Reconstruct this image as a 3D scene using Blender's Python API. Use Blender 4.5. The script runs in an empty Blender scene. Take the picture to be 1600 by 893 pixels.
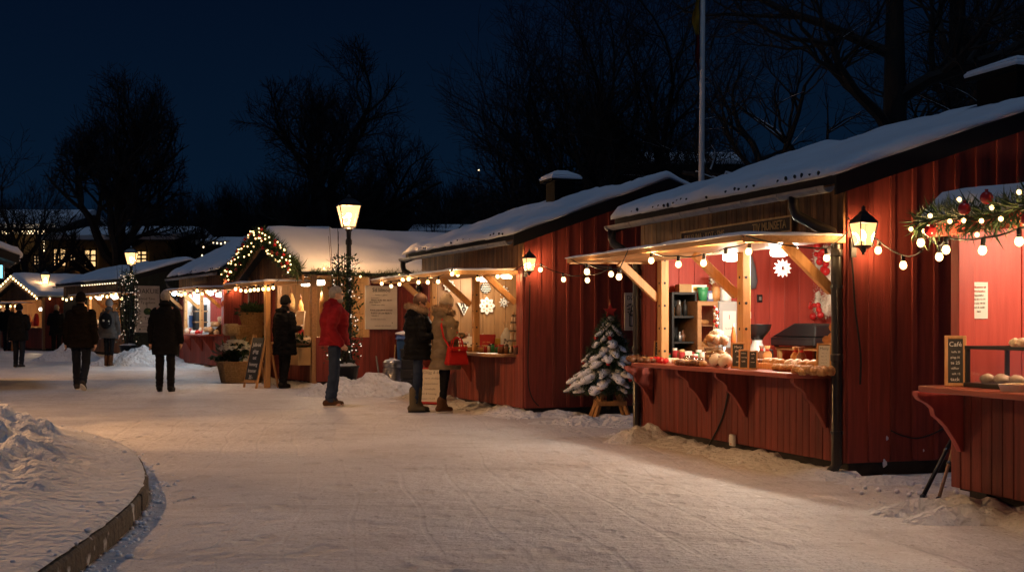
SKYT=(.03,.08,.16); SKYS=.42; MOON=.23; OFFL=430; OFFB=8; LK=4.8
import bpy, math, random
from math import sin, cos, pi, radians, sqrt, atan2
from mathutils import Vector, Matrix, noise, Euler
V = Vector
rnd = random.Random(11)
sc = bpy.context.scene
col = sc.collection
BK = bpy.data.scenes.new('bake')   # empty side scene, only used to apply modifiers quickly; removed at the end
# ------------------------------------------------------------------ camera model (45 mm lens, eye 1.25 m)
F, HZ, CH = 2000.0, 507.0, 1.25
CAM = V((0, 0, CH))
def sstep(a, b, x):
    t = max(0.0, min(1.0, (x-a)/(b-a))); return t*t*(3-2*t)
def gz(Y):                       # the lane climbs very gently away from the camera
    return 0.008*max(0.0, min(Y, 58)-18)
def G(px, py):                   # where a sight line meets the lane
    Y = F*CH/(py-HZ)
    for _ in range(30): Y = F*(CH-gz(Y))/(py-HZ)
    return V(((px-800)/F*Y, Y, gz(Y)))
def atY(px, py, Y): return V(((px-800)/F*Y, Y, CH+(HZ-py)/F*Y))

# ------------------------------------------------------------------ mesh builder
class MB:
    def __init__(s): s.v=[]; s.f=[]; s.m=[]; s.cm=0; s.T=None
    def add(s, vs, fs):
        b=len(s.v)
        if s.T is not None: vs=[s.T@V(p) for p in vs]
        s.v += [tuple(p) for p in vs]
        for f in fs: s.f.append(tuple(i+b for i in f)); s.m.append(s.cm)
        return s
    def hexa(s, p):              # 4 bottom (ccw), 4 top
        return s.add(p, [(3,2,1,0),(4,5,6,7),(0,1,5,4),(1,2,6,5),(2,3,7,6),(3,0,4,7)])
    def box(s, x0, x1, y0, y1, z0, z1):
        return s.hexa([(x0,y0,z0),(x1,y0,z0),(x1,y1,z0),(x0,y1,z0),(x0,y0,z1),(x1,y0,z1),(x1,y1,z1),(x0,y1,z1)])
    def beam(s, p, q, w, h, up=(0,0,1)):   # square bar from p to q
        p=V(p); q=V(q); d=(q-p).normalized(); u=V(up)
        if abs(d.dot(u))>.98: u=V((1,0,0))
        sx=d.cross(u).normalized()*w/2; sz=d.cross(sx).normalized()*h/2
        return s.hexa([p-sx-sz,p+sx-sz,p+sx+sz,p-sx+sz,q-sx-sz,q+sx-sz,q+sx+sz,q-sx+sz])
    def tube(s, pts, r, n=8, cap=True):
        pts=[V(p) for p in pts]; rs=r if isinstance(r,(list,tuple)) else [r]*len(pts)
        b=[]; up=None
        for i,p in enumerate(pts):
            d=(pts[min(i+1,len(pts)-1)]-pts[max(i-1,0)])
            d=d.normalized() if d.length>1e-9 else V((0,0,1))
            if up is None:
                up=V((0,0,1)) if abs(d.z)<.9 else V((1,0,0))
            x=d.cross(up)
            x=x.normalized() if x.length>1e-6 else d.orthogonal().normalized()
            y=x.cross(d).normalized(); up=y
            b+=[p+(x*cos(2*pi*k/n)+y*sin(2*pi*k/n))*rs[i] for k in range(n)]
        fs=[]
        for i in range(len(pts)-1):
            for k in range(n):
                a=i*n+k; c=i*n+(k+1)%n; fs.append((a,c,c+n,a+n))
        if cap: fs.append(tuple(range(n-1,-1,-1))); fs.append(tuple((len(pts)-1)*n+k for k in range(n)))
        return s.add(b,fs)
    def lathe(s, prof, n=16, c=(0,0,0), sx=1, sy=1):
        c=V(c); b=[]; fs=[]
        for r,z in prof: b+=[c+V((r*sx*cos(2*pi*k/n), r*sy*sin(2*pi*k/n), z)) for k in range(n)]
        for i in range(len(prof)-1):
            for k in range(n):
                a=i*n+k; d=i*n+(k+1)%n; fs.append((a,d,d+n,a+n))
        fs.append(tuple(range(n-1,-1,-1))); fs.append(tuple((len(prof)-1)*n+k for k in range(n)))
        return s.add(b,fs)
    def prism(s, poly, h0, h1, axis='z'):  # polygon extruded along an axis
        n=len(poly)
        mp={'z':lambda a,b,h:(a,b,h),'y':lambda a,b,h:(a,h,b),'x':lambda a,b,h:(h,a,b)}[axis]
        vs=[mp(a,b,h0) for a,b in poly]+[mp(a,b,h1) for a,b in poly]
        fs=[tuple(range(n-1,-1,-1)),tuple(range(n,2*n))]+[(i,(i+1)%n,(i+1)%n+n,i+n) for i in range(n)]
        return s.add(vs,fs)
    def ball(s, c, r, n=8, m=6, jit=0, sq=(1,1,1)):
        c=V(c); vs=[]; fs=[]
        for i in range(m+1):
            th=pi*i/m
            for k in range(n):
                d=V((sin(th)*cos(2*pi*k/n)*sq[0], sin(th)*sin(2*pi*k/n)*sq[1], cos(th)*sq[2]))
                q=r*(1+(jit*noise.noise((c+d*r)*(2.2/r)) if jit else 0))
                vs.append(c+d*q)
        for i in range(m):
            for k in range(n):
                a=i*n+k; b=i*n+(k+1)%n; fs.append((a,a+n,b+n,b))
        return s.add(vs,fs)
    def capsule(s, p, q, r0, r1, n=10):
        p=V(p); q=V(q); d=(q-p)
        d=d.normalized() if d.length>1e-6 else V((0,0,1))
        pts=[];rs=[]
        for t in (-1,-.85,-.5,0): pts.append(p+d*r0*t); rs.append(max(.001,r0*sqrt(max(0,1-t*t))))
        for t in (0,.5,.85,1): pts.append(q+d*r1*t); rs.append(max(.001,r1*sqrt(max(0,1-t*t))))
        return s.tube(pts,rs,n)
    def mesh(s, name, mats, smooth=False):
        me=bpy.data.meshes.new(name); me.from_pydata(s.v,[],s.f)
        for m in (mats if isinstance(mats,(list,tuple)) else [mats]): me.materials.append(m)
        if any(s.m): me.polygons.foreach_set('material_index', s.m)
        if smooth: me.polygons.foreach_set('use_smooth',[True]*len(me.polygons))
        me.update(); return me

def link(name, data, parent=None, loc=(0,0,0), rot=(0,0,0)):
    o=bpy.data.objects.new(name,data); col.objects.link(o); o.parent=parent
    o.location=loc; o.rotation_euler=rot; return o
def part(mb, name, mats, parent, loc=(0,0,0), rot=(0,0,0), smooth=False, bevel=0, label=None):
    o=link(name, mb.mesh(name,mats,smooth) if isinstance(mb,MB) else mb, parent, loc, rot)
    if bevel:
        b=o.modifiers.new('bevel','BEVEL'); b.width=bevel; b.segments=1; b.limit_method='ANGLE'; b.angle_limit=.7
    if label: o['label']=label
    return o
def tag(o, label, cat, group=None, kind=None):
    o['label']=label; o['category']=cat
    if group: o['group']=group
    if kind: o['kind']=kind
    return o
def thing(name, label, cat, loc=(0,0,0), rz=0, group=None):
    return tag(link(name,None,None,loc,(0,0,rz)),label,cat,group)
def solo(mb, name, mats, label, cat, loc=(0,0,0), rz=0, group=None, smooth=False, bevel=0, rot=None):
    o=part(mb,name,mats,None,loc,rot or (0,0,rz),smooth,bevel); return tag(o,label,cat,group)
def struct(mb, name, mats, smooth=False, loc=(0,0,0), rz=0):
    o=part(mb,name,mats,None,loc,(0,0,rz),smooth); o['kind']='structure'; return o
def dup(o, loc, rz=None, label=None, group=None, scale=None):
    c=o.copy(); col.objects.link(c); c.location=loc
    if rz is not None: c.rotation_euler=(0,0,rz)
    if scale: c.scale=(scale,)*3 if not hasattr(scale,'__len__') else scale
    if label: c['label']=label
    if group: c['group']=group
    for ch in list(o.children):
        d=ch.copy(); col.objects.link(d); d.parent=c
        for g in list(ch.children):
            e=g.copy(); col.objects.link(e); e.parent=d
    return c
def baked(obj):                  # mesh of an object with its modifiers applied
    col.objects.unlink(obj); BK.collection.objects.link(obj)
    dg=BK.view_layers[0].depsgraph; dg.update()
    me=bpy.data.meshes.new_from_object(obj.evaluated_get(dg)); return me
def remesh(mb, name, mats, voxel=.014, smooth=3, post=None):
    o=link('tmp',mb.mesh('tmp',mats if isinstance(mats,(list,tuple)) else [mats]))
    m=o.modifiers.new('r','REMESH'); m.mode='VOXEL'; m.voxel_size=voxel
    if smooth:
        m=o.modifiers.new('s','SMOOTH'); m.iterations=smooth; m.factor=.5
    me=baked(o); me.name=name; bpy.data.objects.remove(o)
    if post:
        nv=len(me.vertices); cs=[0.]*(3*nv); ns_=[0.]*(3*nv); me.vertices.foreach_get('co',cs); me.vertices.foreach_get('normal',ns_)
        for i in range(0,3*nv,3): cs[i:i+3]=post(V(cs[i:i+3]),V(ns_[i:i+3]))
        me.vertices.foreach_set('co',cs)
    me.polygons.foreach_set('use_smooth',[True]*len(me.polygons)); me.update()
    return me
def text(s, size, mat, parent, loc, rot=(pi/2,0,0), name='lettering', align='CENTER', ext=.001, sx=1):
    cu=bpy.data.curves.new('t','FONT'); cu.body=s; cu.size=size; cu.align_x=align; cu.align_y='CENTER'; cu.extrude=ext
    cu.resolution_u=2
    o=link('tmp',cu); me=baked(o); bpy.data.objects.remove(o)
    if len(me.materials)==0: me.materials.append(mat)
    else: me.materials[0]=mat
    o=link(name,me,parent,loc,rot); o.scale=(sx,1,1); return o
def nz(p, s=1.0): return noise.noise(V(p)*s)
def fbm(p, s=1.0, o=4):
    a=0; k=1; q=V(p)*s
    for _ in range(o): a+=k*noise.noise(q); q=q*2.03; k*=.5
    return a

# ------------------------------------------------------------------ materials
def mk(name, c1, c2=None, scale=4., rough=.7, bump=0., bscale=30., stretch=(1,1,1), metal=0., island=0., emit=None, es=0.,
       detail=4., contrast=(.3,.7), spec=.4, bdist=.01, c3=None, c3scale=9., c3cut=(.62,.72), transmission=0., weave=None, sheen=0.):
    m=bpy.data.materials.new(name); m.use_nodes=True; nt=m.node_tree; N=nt.nodes; Lk=nt.links
    b=N['Principled BSDF']; b.inputs['Roughness'].default_value=rough; b.inputs['Metallic'].default_value=metal
    b.inputs['Specular IOR Level'].default_value=spec
    b.inputs['Base Color'].default_value=(*c1,1)
    if transmission: b.inputs['Transmission Weight'].default_value=transmission
    if sheen: b.inputs['Sheen Weight'].default_value=sheen
    tc=N.new('ShaderNodeTexCoord'); mp=N.new('ShaderNodeMapping'); Lk.new(tc.outputs['Object'],mp.inputs['Vector'])
    mp.inputs['Scale'].default_value=stretch
    outc=None
    def mix(a, bcol, fac, mode='MIX'):
        x=N.new('ShaderNodeMix'); x.data_type='RGBA'; x.blend_type=mode
        for sock,val in ((x.inputs[6],a),(x.inputs[7],bcol),(x.inputs[0],fac)):
            if hasattr(val,'is_output'): Lk.new(val,sock)
            elif hasattr(val,'__len__'): sock.default_value=(*val,1)
            else: sock.default_value=val
        return x.outputs[2]
    def ns(sc_, det=detail, vec=None):
        n=N.new('ShaderNodeTexNoise'); n.inputs['Scale'].default_value=sc_; n.inputs['Detail'].default_value=det
        Lk.new(vec or mp.outputs[0],n.inputs['Vector']); return n.outputs['Fac']
    def rng(v,a,c):
        r=N.new('ShaderNodeMapRange'); r.inputs['From Min'].default_value=a; r.inputs['From Max'].default_value=c
        Lk.new(v,r.inputs['Value']); return r.outputs[0]
    if c2: outc=mix(c1,c2,rng(ns(scale),*contrast))
    if c3: outc=mix(outc if outc else c1,c3,rng(ns(c3scale,3),*c3cut))
    if island:
        g=N.new('ShaderNodeNewGeometry'); r=N.new('ShaderNodeMapRange'); Lk.new(g.outputs['Random Per Island'],r.inputs['Value'])
        r.inputs['To Min'].default_value=1-island; r.inputs['To Max'].default_value=1+island*.4
        cc=N.new('ShaderNodeCombineColor'); [Lk.new(r.outputs[0],cc.inputs[i]) for i in range(3)]
        outc=mix(outc if outc else c1,cc.outputs[0],1.,'MULTIPLY')
    if outc: Lk.new(outc,b.inputs['Base Color'])
    if bump or weave:
        bp=N.new('ShaderNodeBump'); bp.inputs['Strength'].default_value=bump or .8; bp.inputs['Distance'].default_value=bdist
        if weave:
            w=N.new('ShaderNodeTexWave'); w.inputs['Scale'].default_value=weave; w.bands_direction='Z'; Lk.new(tc.outputs['Object'],w.inputs['Vector'])
            k=N.new('ShaderNodeTexBrick'); k.inputs['Scale'].default_value=weave*.6
            Lk.new(w.outputs['Fac'],bp.inputs['Height'])
        else: Lk.new(ns(bscale,5),bp.inputs['Height'])
        Lk.new(bp.outputs[0],b.inputs['Normal'])
    if emit: b.inputs['Emission Color'].default_value=(*emit,1); b.inputs['Emission Strength'].default_value=es
    return m
def emat(name, c, s):
    m=bpy.data.materials.new(name); m.use_nodes=True; nt=m.node_tree; nt.nodes.clear()
    e=nt.nodes.new('ShaderNodeEmission'); e.inputs[0].default_value=(*c,1); e.inputs[1].default_value=s
    o=nt.nodes.new('ShaderNodeOutputMaterial'); nt.links.new(e.outputs[0],o.inputs[0]); return m
def glassmat(name, tint=(1,1,1), emit=None, es=0, fac=.12):   # thin clear pane: mostly see-through, a little gloss, optional frosted glow
    m=bpy.data.materials.new(name); m.use_nodes=True; nt=m.node_tree; N=nt.nodes; N.clear(); Lk=nt.links
    t=N.new('ShaderNodeBsdfTransparent'); t.inputs[0].default_value=(*tint,1)
    g=N.new('ShaderNodeBsdfGlossy'); g.inputs['Roughness'].default_value=.08
    x=N.new('ShaderNodeMixShader'); x.inputs[0].default_value=fac; Lk.new(t.outputs[0],x.inputs[1]); Lk.new(g.outputs[0],x.inputs[2])
    out=x.outputs[0]
    if emit:
        e=N.new('ShaderNodeEmission'); e.inputs[0].default_value=(*emit,1); e.inputs[1].default_value=es
        a=N.new('ShaderNodeAddShader'); Lk.new(out,a.inputs[0]); Lk.new(e.outputs[0],a.inputs[1]); out=a.outputs[0]
    o=N.new('ShaderNodeOutputMaterial'); Lk.new(out,o.inputs[0]); return m

grain=(9,9,.7)
M={}
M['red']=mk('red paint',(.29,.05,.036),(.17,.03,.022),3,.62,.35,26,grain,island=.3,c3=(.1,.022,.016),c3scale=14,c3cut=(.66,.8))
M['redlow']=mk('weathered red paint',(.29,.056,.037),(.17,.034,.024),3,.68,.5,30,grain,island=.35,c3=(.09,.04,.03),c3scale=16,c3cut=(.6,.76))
M['redin']=mk('lit red paint',(.46,.075,.052),(.36,.052,.038),2.5,.5,.2,20,grain,island=.16,c3=(.26,.035,.028),c3scale=10,c3cut=(.7,.8))  # brighter copy of the wall red, strong lamp light put into its colour
M['band']=mk('worn brown boards',(.34,.16,.055),(.13,.05,.02),2.5,.6,.6,24,grain,island=.5,c3=(.05,.018,.01),c3scale=11,c3cut=(.55,.72))  # worn boards, base colour lifted to stand in for warm light on them
M['pine']=mk('pine wood',(.6,.32,.12),(.46,.22,.075),2.6,.5,.2,30,(14,14,1.2),island=.2)
M['pineh']=mk('pine planks',(.62,.34,.14),(.46,.23,.08),2.6,.5,.2,30,(1.2,14,14),island=.25)
M['tan']=mk('tan boards',(.34,.18,.075),(.25,.125,.05),2.5,.5,.2,26,grain,island=.2)
M['counter']=mk('varnished red counter',(.34,.07,.04),(.24,.05,.03),3,.32,.15,30,(1,9,9))
M['oak']=mk('oak counter',(.4,.22,.1),(.28,.14,.06),3,.4,.15,30,(1,9,9))
M['darkwood']=mk('dark stained wood',(.06,.035,.02),(.035,.02,.012),3,.6,.3,24,grain)
M['green']=mk('dark green boards',(.028,.034,.022),(.018,.022,.015),3,.6,.3,24,grain,island=.3)
M['black']=mk('black metal',(.018,.018,.02),rough=.35,spec=.6)
M['blackmat']=mk('black paint',(.01,.0095,.009),(.006,.006,.006),6,.6,.2,40)
M['pipe']=mk('dark brown pipe',(.022,.018,.015),rough=.28,spec=.6)
M['zinc']=mk('zinc gutter',(.34,.33,.32),(.22,.21,.21),9,.42,.2,30,metal=.6)
M['steel']=mk('brushed steel',(.5,.5,.5),(.36,.36,.36),4,.34,.1,60,(1,1,12),metal=.85)
M['stone']=mk('granite',(.15,.115,.085),(.07,.055,.042),14,.85,1.,22,bdist=.03,c3=(.6,.58,.57),c3scale=7,c3cut=(.6,.68))
M['plinth']=mk('dark plinth',(.05,.045,.04),(.025,.022,.02),6,.8,.4,20)
M['roof']=mk('roofing felt',(.03,.028,.028),(.02,.02,.02),12,.8,.4,60)
M['cap']=mk('chimney dark sheet',(.009,.009,.009),(.006,.006,.006),5,.8,.2,20,spec=.1)
M['bark']=mk('bark',(.035,.028,.022),(.018,.015,.012),8,.9,.7,16,(3,3,.6))
M['twig']=mk('dark bark twigs',(.022,.018,.015),(.013,.011,.01),8,.9)
M['needle']=mk('spruce needles',(.035,.075,.03),(.018,.04,.018),7,.6,island=.5)
M['needlelit']=mk('fir garland',(.06,.11,.035),(.03,.06,.02),9,.6,island=.5)
M['leaf']=mk('dark leaves',(.05,.1,.03),(.025,.055,.02),9,.5,island=.5)
M['petal']=mk('white petals',(.8,.76,.66),(.7,.64,.52),9,.6,island=.15)
M['wicker']=mk('wicker',(.6,.38,.17),(.36,.2,.075),30,.6,weave=42,bdist=.012)
M['white']=mk('white paint',(.78,.76,.72),(.7,.68,.64),5,.45)
M['enamel']=mk('white enamel',(.42,.42,.41),(.36,.36,.35),4,.4)
M['paper']=mk('paper',(.78,.75,.69),(.7,.67,.6),4,.7)
M['notice']=mk('weathered notice board',(.6,.55,.5),(.48,.43,.38),3,.6)
M['ink']=mk('black ink',(.02,.018,.018),rough=.7)
M['redink']=mk('red ink',(.4,.04,.03),rough=.7)
M['grey']=mk('grey ink',(.2,.19,.18),rough=.7)
M['gold']=mk('faded gilt',(.72,.5,.22),(.45,.28,.1),20,.45,.2,60)
M['chalkb']=mk('blackboard',(.022,.024,.022),(.04,.042,.04),5,.6)
M['chalk']=mk('chalk',(.72,.72,.68),rough=.8)
M['redball']=mk('red glass bauble',(.5,.02,.02),rough=.12,spec=.7)
M['redmat']=mk('red felt',(.42,.03,.03),(.3,.02,.02),8,.8)
M['dough']=mk('baked dough',(.56,.29,.1),(.32,.13,.04),14,.55,.3,30)
M['pale']=mk('powdered pastry',(.75,.62,.48),(.6,.42,.26),14,.7,.4,40)
M['brown']=mk('brown glaze',(.16,.06,.025),(.09,.035,.015),14,.4)
M['orange']=mk('orange label',(.6,.17,.04),rough=.4)
M['greenbox']=mk('green tin',(.04,.25,.1),rough=.4)
M['bluebox']=mk('blue tin',(.06,.08,.2),rough=.4)
M['card']=mk('cardboard',(.45,.28,.12),(.38,.22,.09),4,.7)
M['yellow']=mk('yellow print',(.6,.42,.06),rough=.6)
M['plastic']=mk('black plastic',(.012,.013,.015),rough=.4,spec=.4)
M['screen']=mk('glossy lid glass',(.1,.06,.05),(.06,.04,.04),3,.1,spec=.8)
M['blue']=mk('blue plastic',(.02,.07,.2),rough=.4)
M['navy']=mk('blue cloth',(.04,.09,.25),rough=.7)
M['gpaper']=mk('grey cloth bag',(.16,.18,.2),(.1,.11,.13),5,.7,.3,20)
M['rubber']=mk('cable rubber',(.012,.012,.012),rough=.5)
M['glass']=glassmat('clear glass')
M['jar']=glassmat('jar glass',(.9,.9,.88),fac=.2)
M['bulb']=emat('warm bulb',(1,.62,.25),5)
M['fairy']=emat('fairy light',(1,.6,.22),5)
M['fairyd']=emat('dim fairy light',(1,.74,.42),2.4)
M['fairyt']=emat('tiny fairy light',(1,.78,.58),1.1)
M['pendant']=emat('pendant glow',(1,.86,.68),7)
M['coldlamp']=emat('cool pendant glow',(.75,.92,1),20)
M['lampbulb']=emat('lantern flame bulb',(1,.66,.28),14)
M['pane']=glassmat('lantern frosted glass',(.92,.85,.7),(1,.52,.2),.75,.06)
M['pane2']=glassmat('street lantern frosted glass',(.92,.85,.7),(1,.54,.2),1.1,.06)
M['window']=emat('lit window',(1,.6,.25),1.0)
M['windim']=emat('dim lit window',(1,.62,.3),.35)
M['cyan']=emat('cyan screen',(.25,.75,.9),1.5)
M['ochre']=mk('ochre plaster',(.26,.17,.07),(.2,.13,.055),1,.8,.2,10)
M['tile']=mk('dark ridge tile',(.03,.022,.02),(.018,.014,.013),8,.7)
def snowmat(name, c1, c2, s=1.2, bump=.5, bscale=14., bdist=.03, dirt=None, stretch=(1,1,1)):
    m=mk(name,c1,c2,s,.62,bump,bscale,stretch,spec=.3,bdist=bdist,c3=dirt,c3scale=2.2,c3cut=(.58,.8))
    return m
M['snow']=snowmat('roof snow',(.78,.79,.82),(.7,.71,.74),bump=.35,bscale=9,bdist=.02)
M['drift']=snowmat('piled snow',(.76,.76,.78),(.62,.6,.6),2.5,1.,11,.12,dirt=(.56,.53,.52))
M['bank']=snowmat('trodden bank snow',(.74,.74,.77),(.6,.59,.6),3,.9,13,.09)
M['clump']=snowmat('fresh snow',(.82,.82,.85),(.76,.76,.8),3,.4,30,.02)
# ------------------------------------------------------------------ camera, sky, moonlight
cam=bpy.data.cameras.new('camera'); co=bpy.data.objects.new('camera',cam); col.objects.link(co)
co.location=CAM; co.rotation_euler=(pi/2,0,0); cam.sensor_width=36; cam.lens=F/1600*36
cam.shift_y=(HZ-446.5)/1600; cam.clip_start=.05; cam.clip_end=3000; sc.camera=co
cam.dof.use_dof=True; cam.dof.focus_distance=13.0; cam.dof.aperture_fstop=11
w=bpy.data.worlds.new('World'); sc.world=w; w.use_nodes=True; nt=w.node_tree; N=nt.nodes; Lk=nt.links
bg=N['Background']
sky=N.new('ShaderNodeTexSky'); sky.sky_type='NISHITA'; sky.sun_disc=False; sky.sun_elevation=radians(-3.5); sky.sun_rotation=radians(215)
sky.air_density=1.0; sky.dust_density=.6; sky.ozone_density=5
mx=N.new('ShaderNodeMix'); mx.data_type='RGBA'; mx.blend_type='MULTIPLY'; mx.inputs[0].default_value=1
Lk.new(sky.outputs[0],mx.inputs[6]); mx.inputs[7].default_value=(SKYT[0],SKYT[1],SKYT[2],1)
ad=N.new('ShaderNodeMix'); ad.data_type='RGBA'; ad.blend_type='ADD'; ad.inputs[0].default_value=1
tcw=N.new('ShaderNodeTexCoord'); sp=N.new('ShaderNodeSeparateXYZ'); Lk.new(tcw.outputs['Generated'],sp.inputs[0])
cr=N.new('ShaderNodeValToRGB'); Lk.new(sp.outputs[2],cr.inputs[0])
cr.color_ramp.elements[0].position=0; cr.color_ramp.elements[0].color=(.0045,.0195,.05,1)
cr.color_ramp.elements[1].position=.33; cr.color_ramp.elements[1].color=(.001,.0042,.014,1)
Lk.new(mx.outputs[2],ad.inputs[6]); Lk.new(cr.outputs[0],ad.inputs[7]); Lk.new(ad.outputs[2],bg.inputs[0])
bg.inputs[1].default_value=SKYS
sun=bpy.data.lights.new('moonlight','SUN'); sun.energy=MOON; sun.angle=radians(12); sun.color=(.45,.66,1)
so=bpy.data.objects.new('moonlight',sun); col.objects.link(so); so.rotation_euler=(radians(14),0,radians(-38))
sc.view_settings.view_transform='Standard'; sc.view_settings.look='None'; sc.view_settings.gamma=1; sc.view_settings.exposure=.48
sc.render.engine='CYCLES'; cy=sc.cycles
cy.use_denoising=True
try: cy.denoiser='OPENIMAGEDENOISE'
except Exception: pass
cy.use_adaptive_sampling=True; cy.adaptive_threshold=.02
cy.max_bounces=6; cy.diffuse_bounces=3; cy.glossy_bounces=2; cy.transmission_bounces=3; cy.transparent_max_bounces=12
cy.caustics_reflective=False; cy.caustics_refractive=False; cy.sample_clamp_indirect=4; cy.use_light_tree=True
def lamp(loc, power, color=(1,.72,.42), r=.05, parent=None, name='lamp_light'):
    l=bpy.data.lights.new(name,'POINT'); l.energy=power*LK; l.color=color; l.shadow_soft_size=r
    o=bpy.data.objects.new(name,l); col.objects.link(o); o.parent=parent; o.location=loc; return o

# ------------------------------------------------------------------ ground: one sheet of trodden snow
def groundmat():
    m=bpy.data.materials.new('trodden snow'); m.use_nodes=True; nt=m.node_tree; N=nt.nodes; Lk=nt.links; b=N['Principled BSDF']
    tc=N.new('ShaderNodeTexCoord')
    def mp(scale, rot=0):
        a=N.new('ShaderNodeMapping'); a.inputs['Scale'].default_value=scale; a.inputs['Rotation'].default_value=(0,0,rot); Lk.new(tc.outputs['Object'],a.inputs[0]); return a.outputs[0]
    def ns(v,s,d=4,r=.55):
        n=N.new('ShaderNodeTexNoise'); n.inputs['Scale'].default_value=s; n.inputs['Detail'].default_value=d; n.inputs['Roughness'].default_value=r; Lk.new(v,n.inputs['Vector']); return n.outputs['Fac']
    def rg(v,a,c,lo=0,hi=1):
        r=N.new('ShaderNodeMapRange'); r.inputs['From Min'].default_value=a; r.inputs['From Max'].default_value=c; r.inputs['To Min'].default_value=lo; r.inputs['To Max'].default_value=hi; Lk.new(v,r.inputs['Value']); return r.outputs[0]
    def mix(a,c,f):
        x=N.new('ShaderNodeMix'); x.data_type='RGBA'
        for sk,val in ((x.inputs[6],a),(x.inputs[7],c),(x.inputs[0],f)):
            if hasattr(val,'is_output'): Lk.new(val,sk)
            elif hasattr(val,'__len__'): sk.default_value=(*val,1)
            else: sk.default_value=val
        return x.outputs[2]
    iso=mp((1,1,1)); st=mp((1,.16,1),radians(-14)); sx=mp((.3,1,1),radians(9))
    c=mix((.72,.7,.71),(.57,.54,.54),rg(ns(iso,.55,5),.35,.68))
    c=mix(c,(.46,.42,.41),rg(ns(sx,2.6,6,.65),.52,.78))
    c=mix(c,(.3,.26,.235),rg(ns(iso,30,4),.6,.7)); c=mix(c,(.5,.46,.45),rg(ns(iso,75,2),.5,.66))        # grit and trodden dirt
    c=mix(c,(.8,.79,.8),rg(ns(iso,7,5,.7),.58,.74))     # fresh loose crumbs
    c=mix(c,(.16,.14,.12),rg(ns(mp((1,1.6,1),.4),9,2),.735,.75))  # a few leaves and stones trodden in
    Lk.new(c,b.inputs['Base Color']); b.inputs['Roughness'].default_value=.6; b.inputs['Specular IOR Level'].default_value=.35
    def math(op,a,c):
        x=N.new('ShaderNodeMath'); x.operation=op
        for i,val in enumerate((a,c)):
            if hasattr(val,'is_output'): Lk.new(val,x.inputs[i])
            else: x.inputs[i].default_value=val
        return x.outputs[0]
    h=math('MULTIPLY',ns(iso,1.6,6,.6),1.1)
    h=math('ADD',h,math('MULTIPLY',ns(iso,9,6,.65),.55))
    h=math('ADD',h,math('MULTIPLY',ns(st,4.2,5,.6),.5))     # ruts and sledge tracks along the lane
    h=math('ADD',h,math('MULTIPLY',ns(sx,14,3,.6),.22))
    h=math('ADD',h,math('MULTIPLY',ns(iso,60,2),.08))
    def ruts(vec,scale,dist,amt):
        w=N.new('ShaderNodeTexWave'); w.inputs['Scale'].default_value=scale; w.inputs['Distortion'].default_value=dist; w.inputs['Detail'].default_value=3; w.inputs['Detail Scale'].default_value=.45; Lk.new(vec,w.inputs['Vector'])
        return math('MULTIPLY',rg(w.outputs['Fac'],.972,1.),-amt)
    rt=ruts(mp((1,.3,1),radians(-26)),.8,11,.08)
    vo=N.new('ShaderNodeTexVoronoi'); vo.inputs['Scale'].default_value=2.6; Lk.new(mp((1.3,.75,1),radians(25)),vo.inputs['Vector'])
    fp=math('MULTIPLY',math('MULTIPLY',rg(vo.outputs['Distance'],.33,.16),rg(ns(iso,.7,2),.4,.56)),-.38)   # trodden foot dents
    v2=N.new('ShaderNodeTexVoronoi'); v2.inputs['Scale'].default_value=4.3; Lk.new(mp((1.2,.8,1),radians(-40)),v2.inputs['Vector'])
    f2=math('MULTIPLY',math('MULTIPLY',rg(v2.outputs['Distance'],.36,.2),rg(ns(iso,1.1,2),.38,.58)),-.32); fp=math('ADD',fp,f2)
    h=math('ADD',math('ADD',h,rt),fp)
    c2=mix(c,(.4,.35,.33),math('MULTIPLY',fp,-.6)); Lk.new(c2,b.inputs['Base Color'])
    bp=N.new('ShaderNodeBump'); bp.inputs['Strength'].default_value=1.; bp.inputs['Distance'].default_value=.055
    Lk.new(h,bp.inputs['Height']); Lk.new(bp.outputs[0],b.inputs['Normal']); return m
def axis(vals):
    out=[vals[0][0]]
    for (a,st),(b,_) in zip(vals,vals[1:]):
        n=max(1,round((b-a)/st)); out+=[a+(b-a)*(i+1)/n for i in range(n)]
    return out
xs=axis([(-900,200),(-60,10),(-20,1.2),(-6,.12),(6,.5),(12,6),(60,200),(900,1)])
ys=axis([(-300,60),(-6,1.),(3,.1),(16,.22),(30,1),(70,10),(130,100),(1200,1)])
mb=MB(); nx=len(xs)
for y in ys:
    for x in xs:
        near=1-sstep(24,40,abs(y))
        z=gz(y)+near*(.012*fbm((x*.9,y*.5,3),1.,3)+.006*nz((x*4,y*2.2,1)))-.004
        mb.v.append((x,y,z))
for j in range(len(ys)-1):
    for i in range(nx-1):
        a=j*nx+i; mb.f.append((a,a+1,a+nx+1,a+nx)); mb.m.append(0)
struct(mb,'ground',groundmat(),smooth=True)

def grid(name, nu, nv, fn, mats, parent=None, label=None, smooth=True):
    mb=MB()
    for j in range(nv+1):
        for i in range(nu+1): mb.v.append(tuple(fn(i/nu,j/nv)))
    for j in range(nv):
        for i in range(nu):
            a=j*(nu+1)+i; mb.f.append((a,a+1,a+nu+2,a+nu+1)); mb.m.append(0)
    if parent=='struct': return struct(mb,name,mats,smooth)
    return part(mb,name,mats,parent,smooth=smooth)

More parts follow.
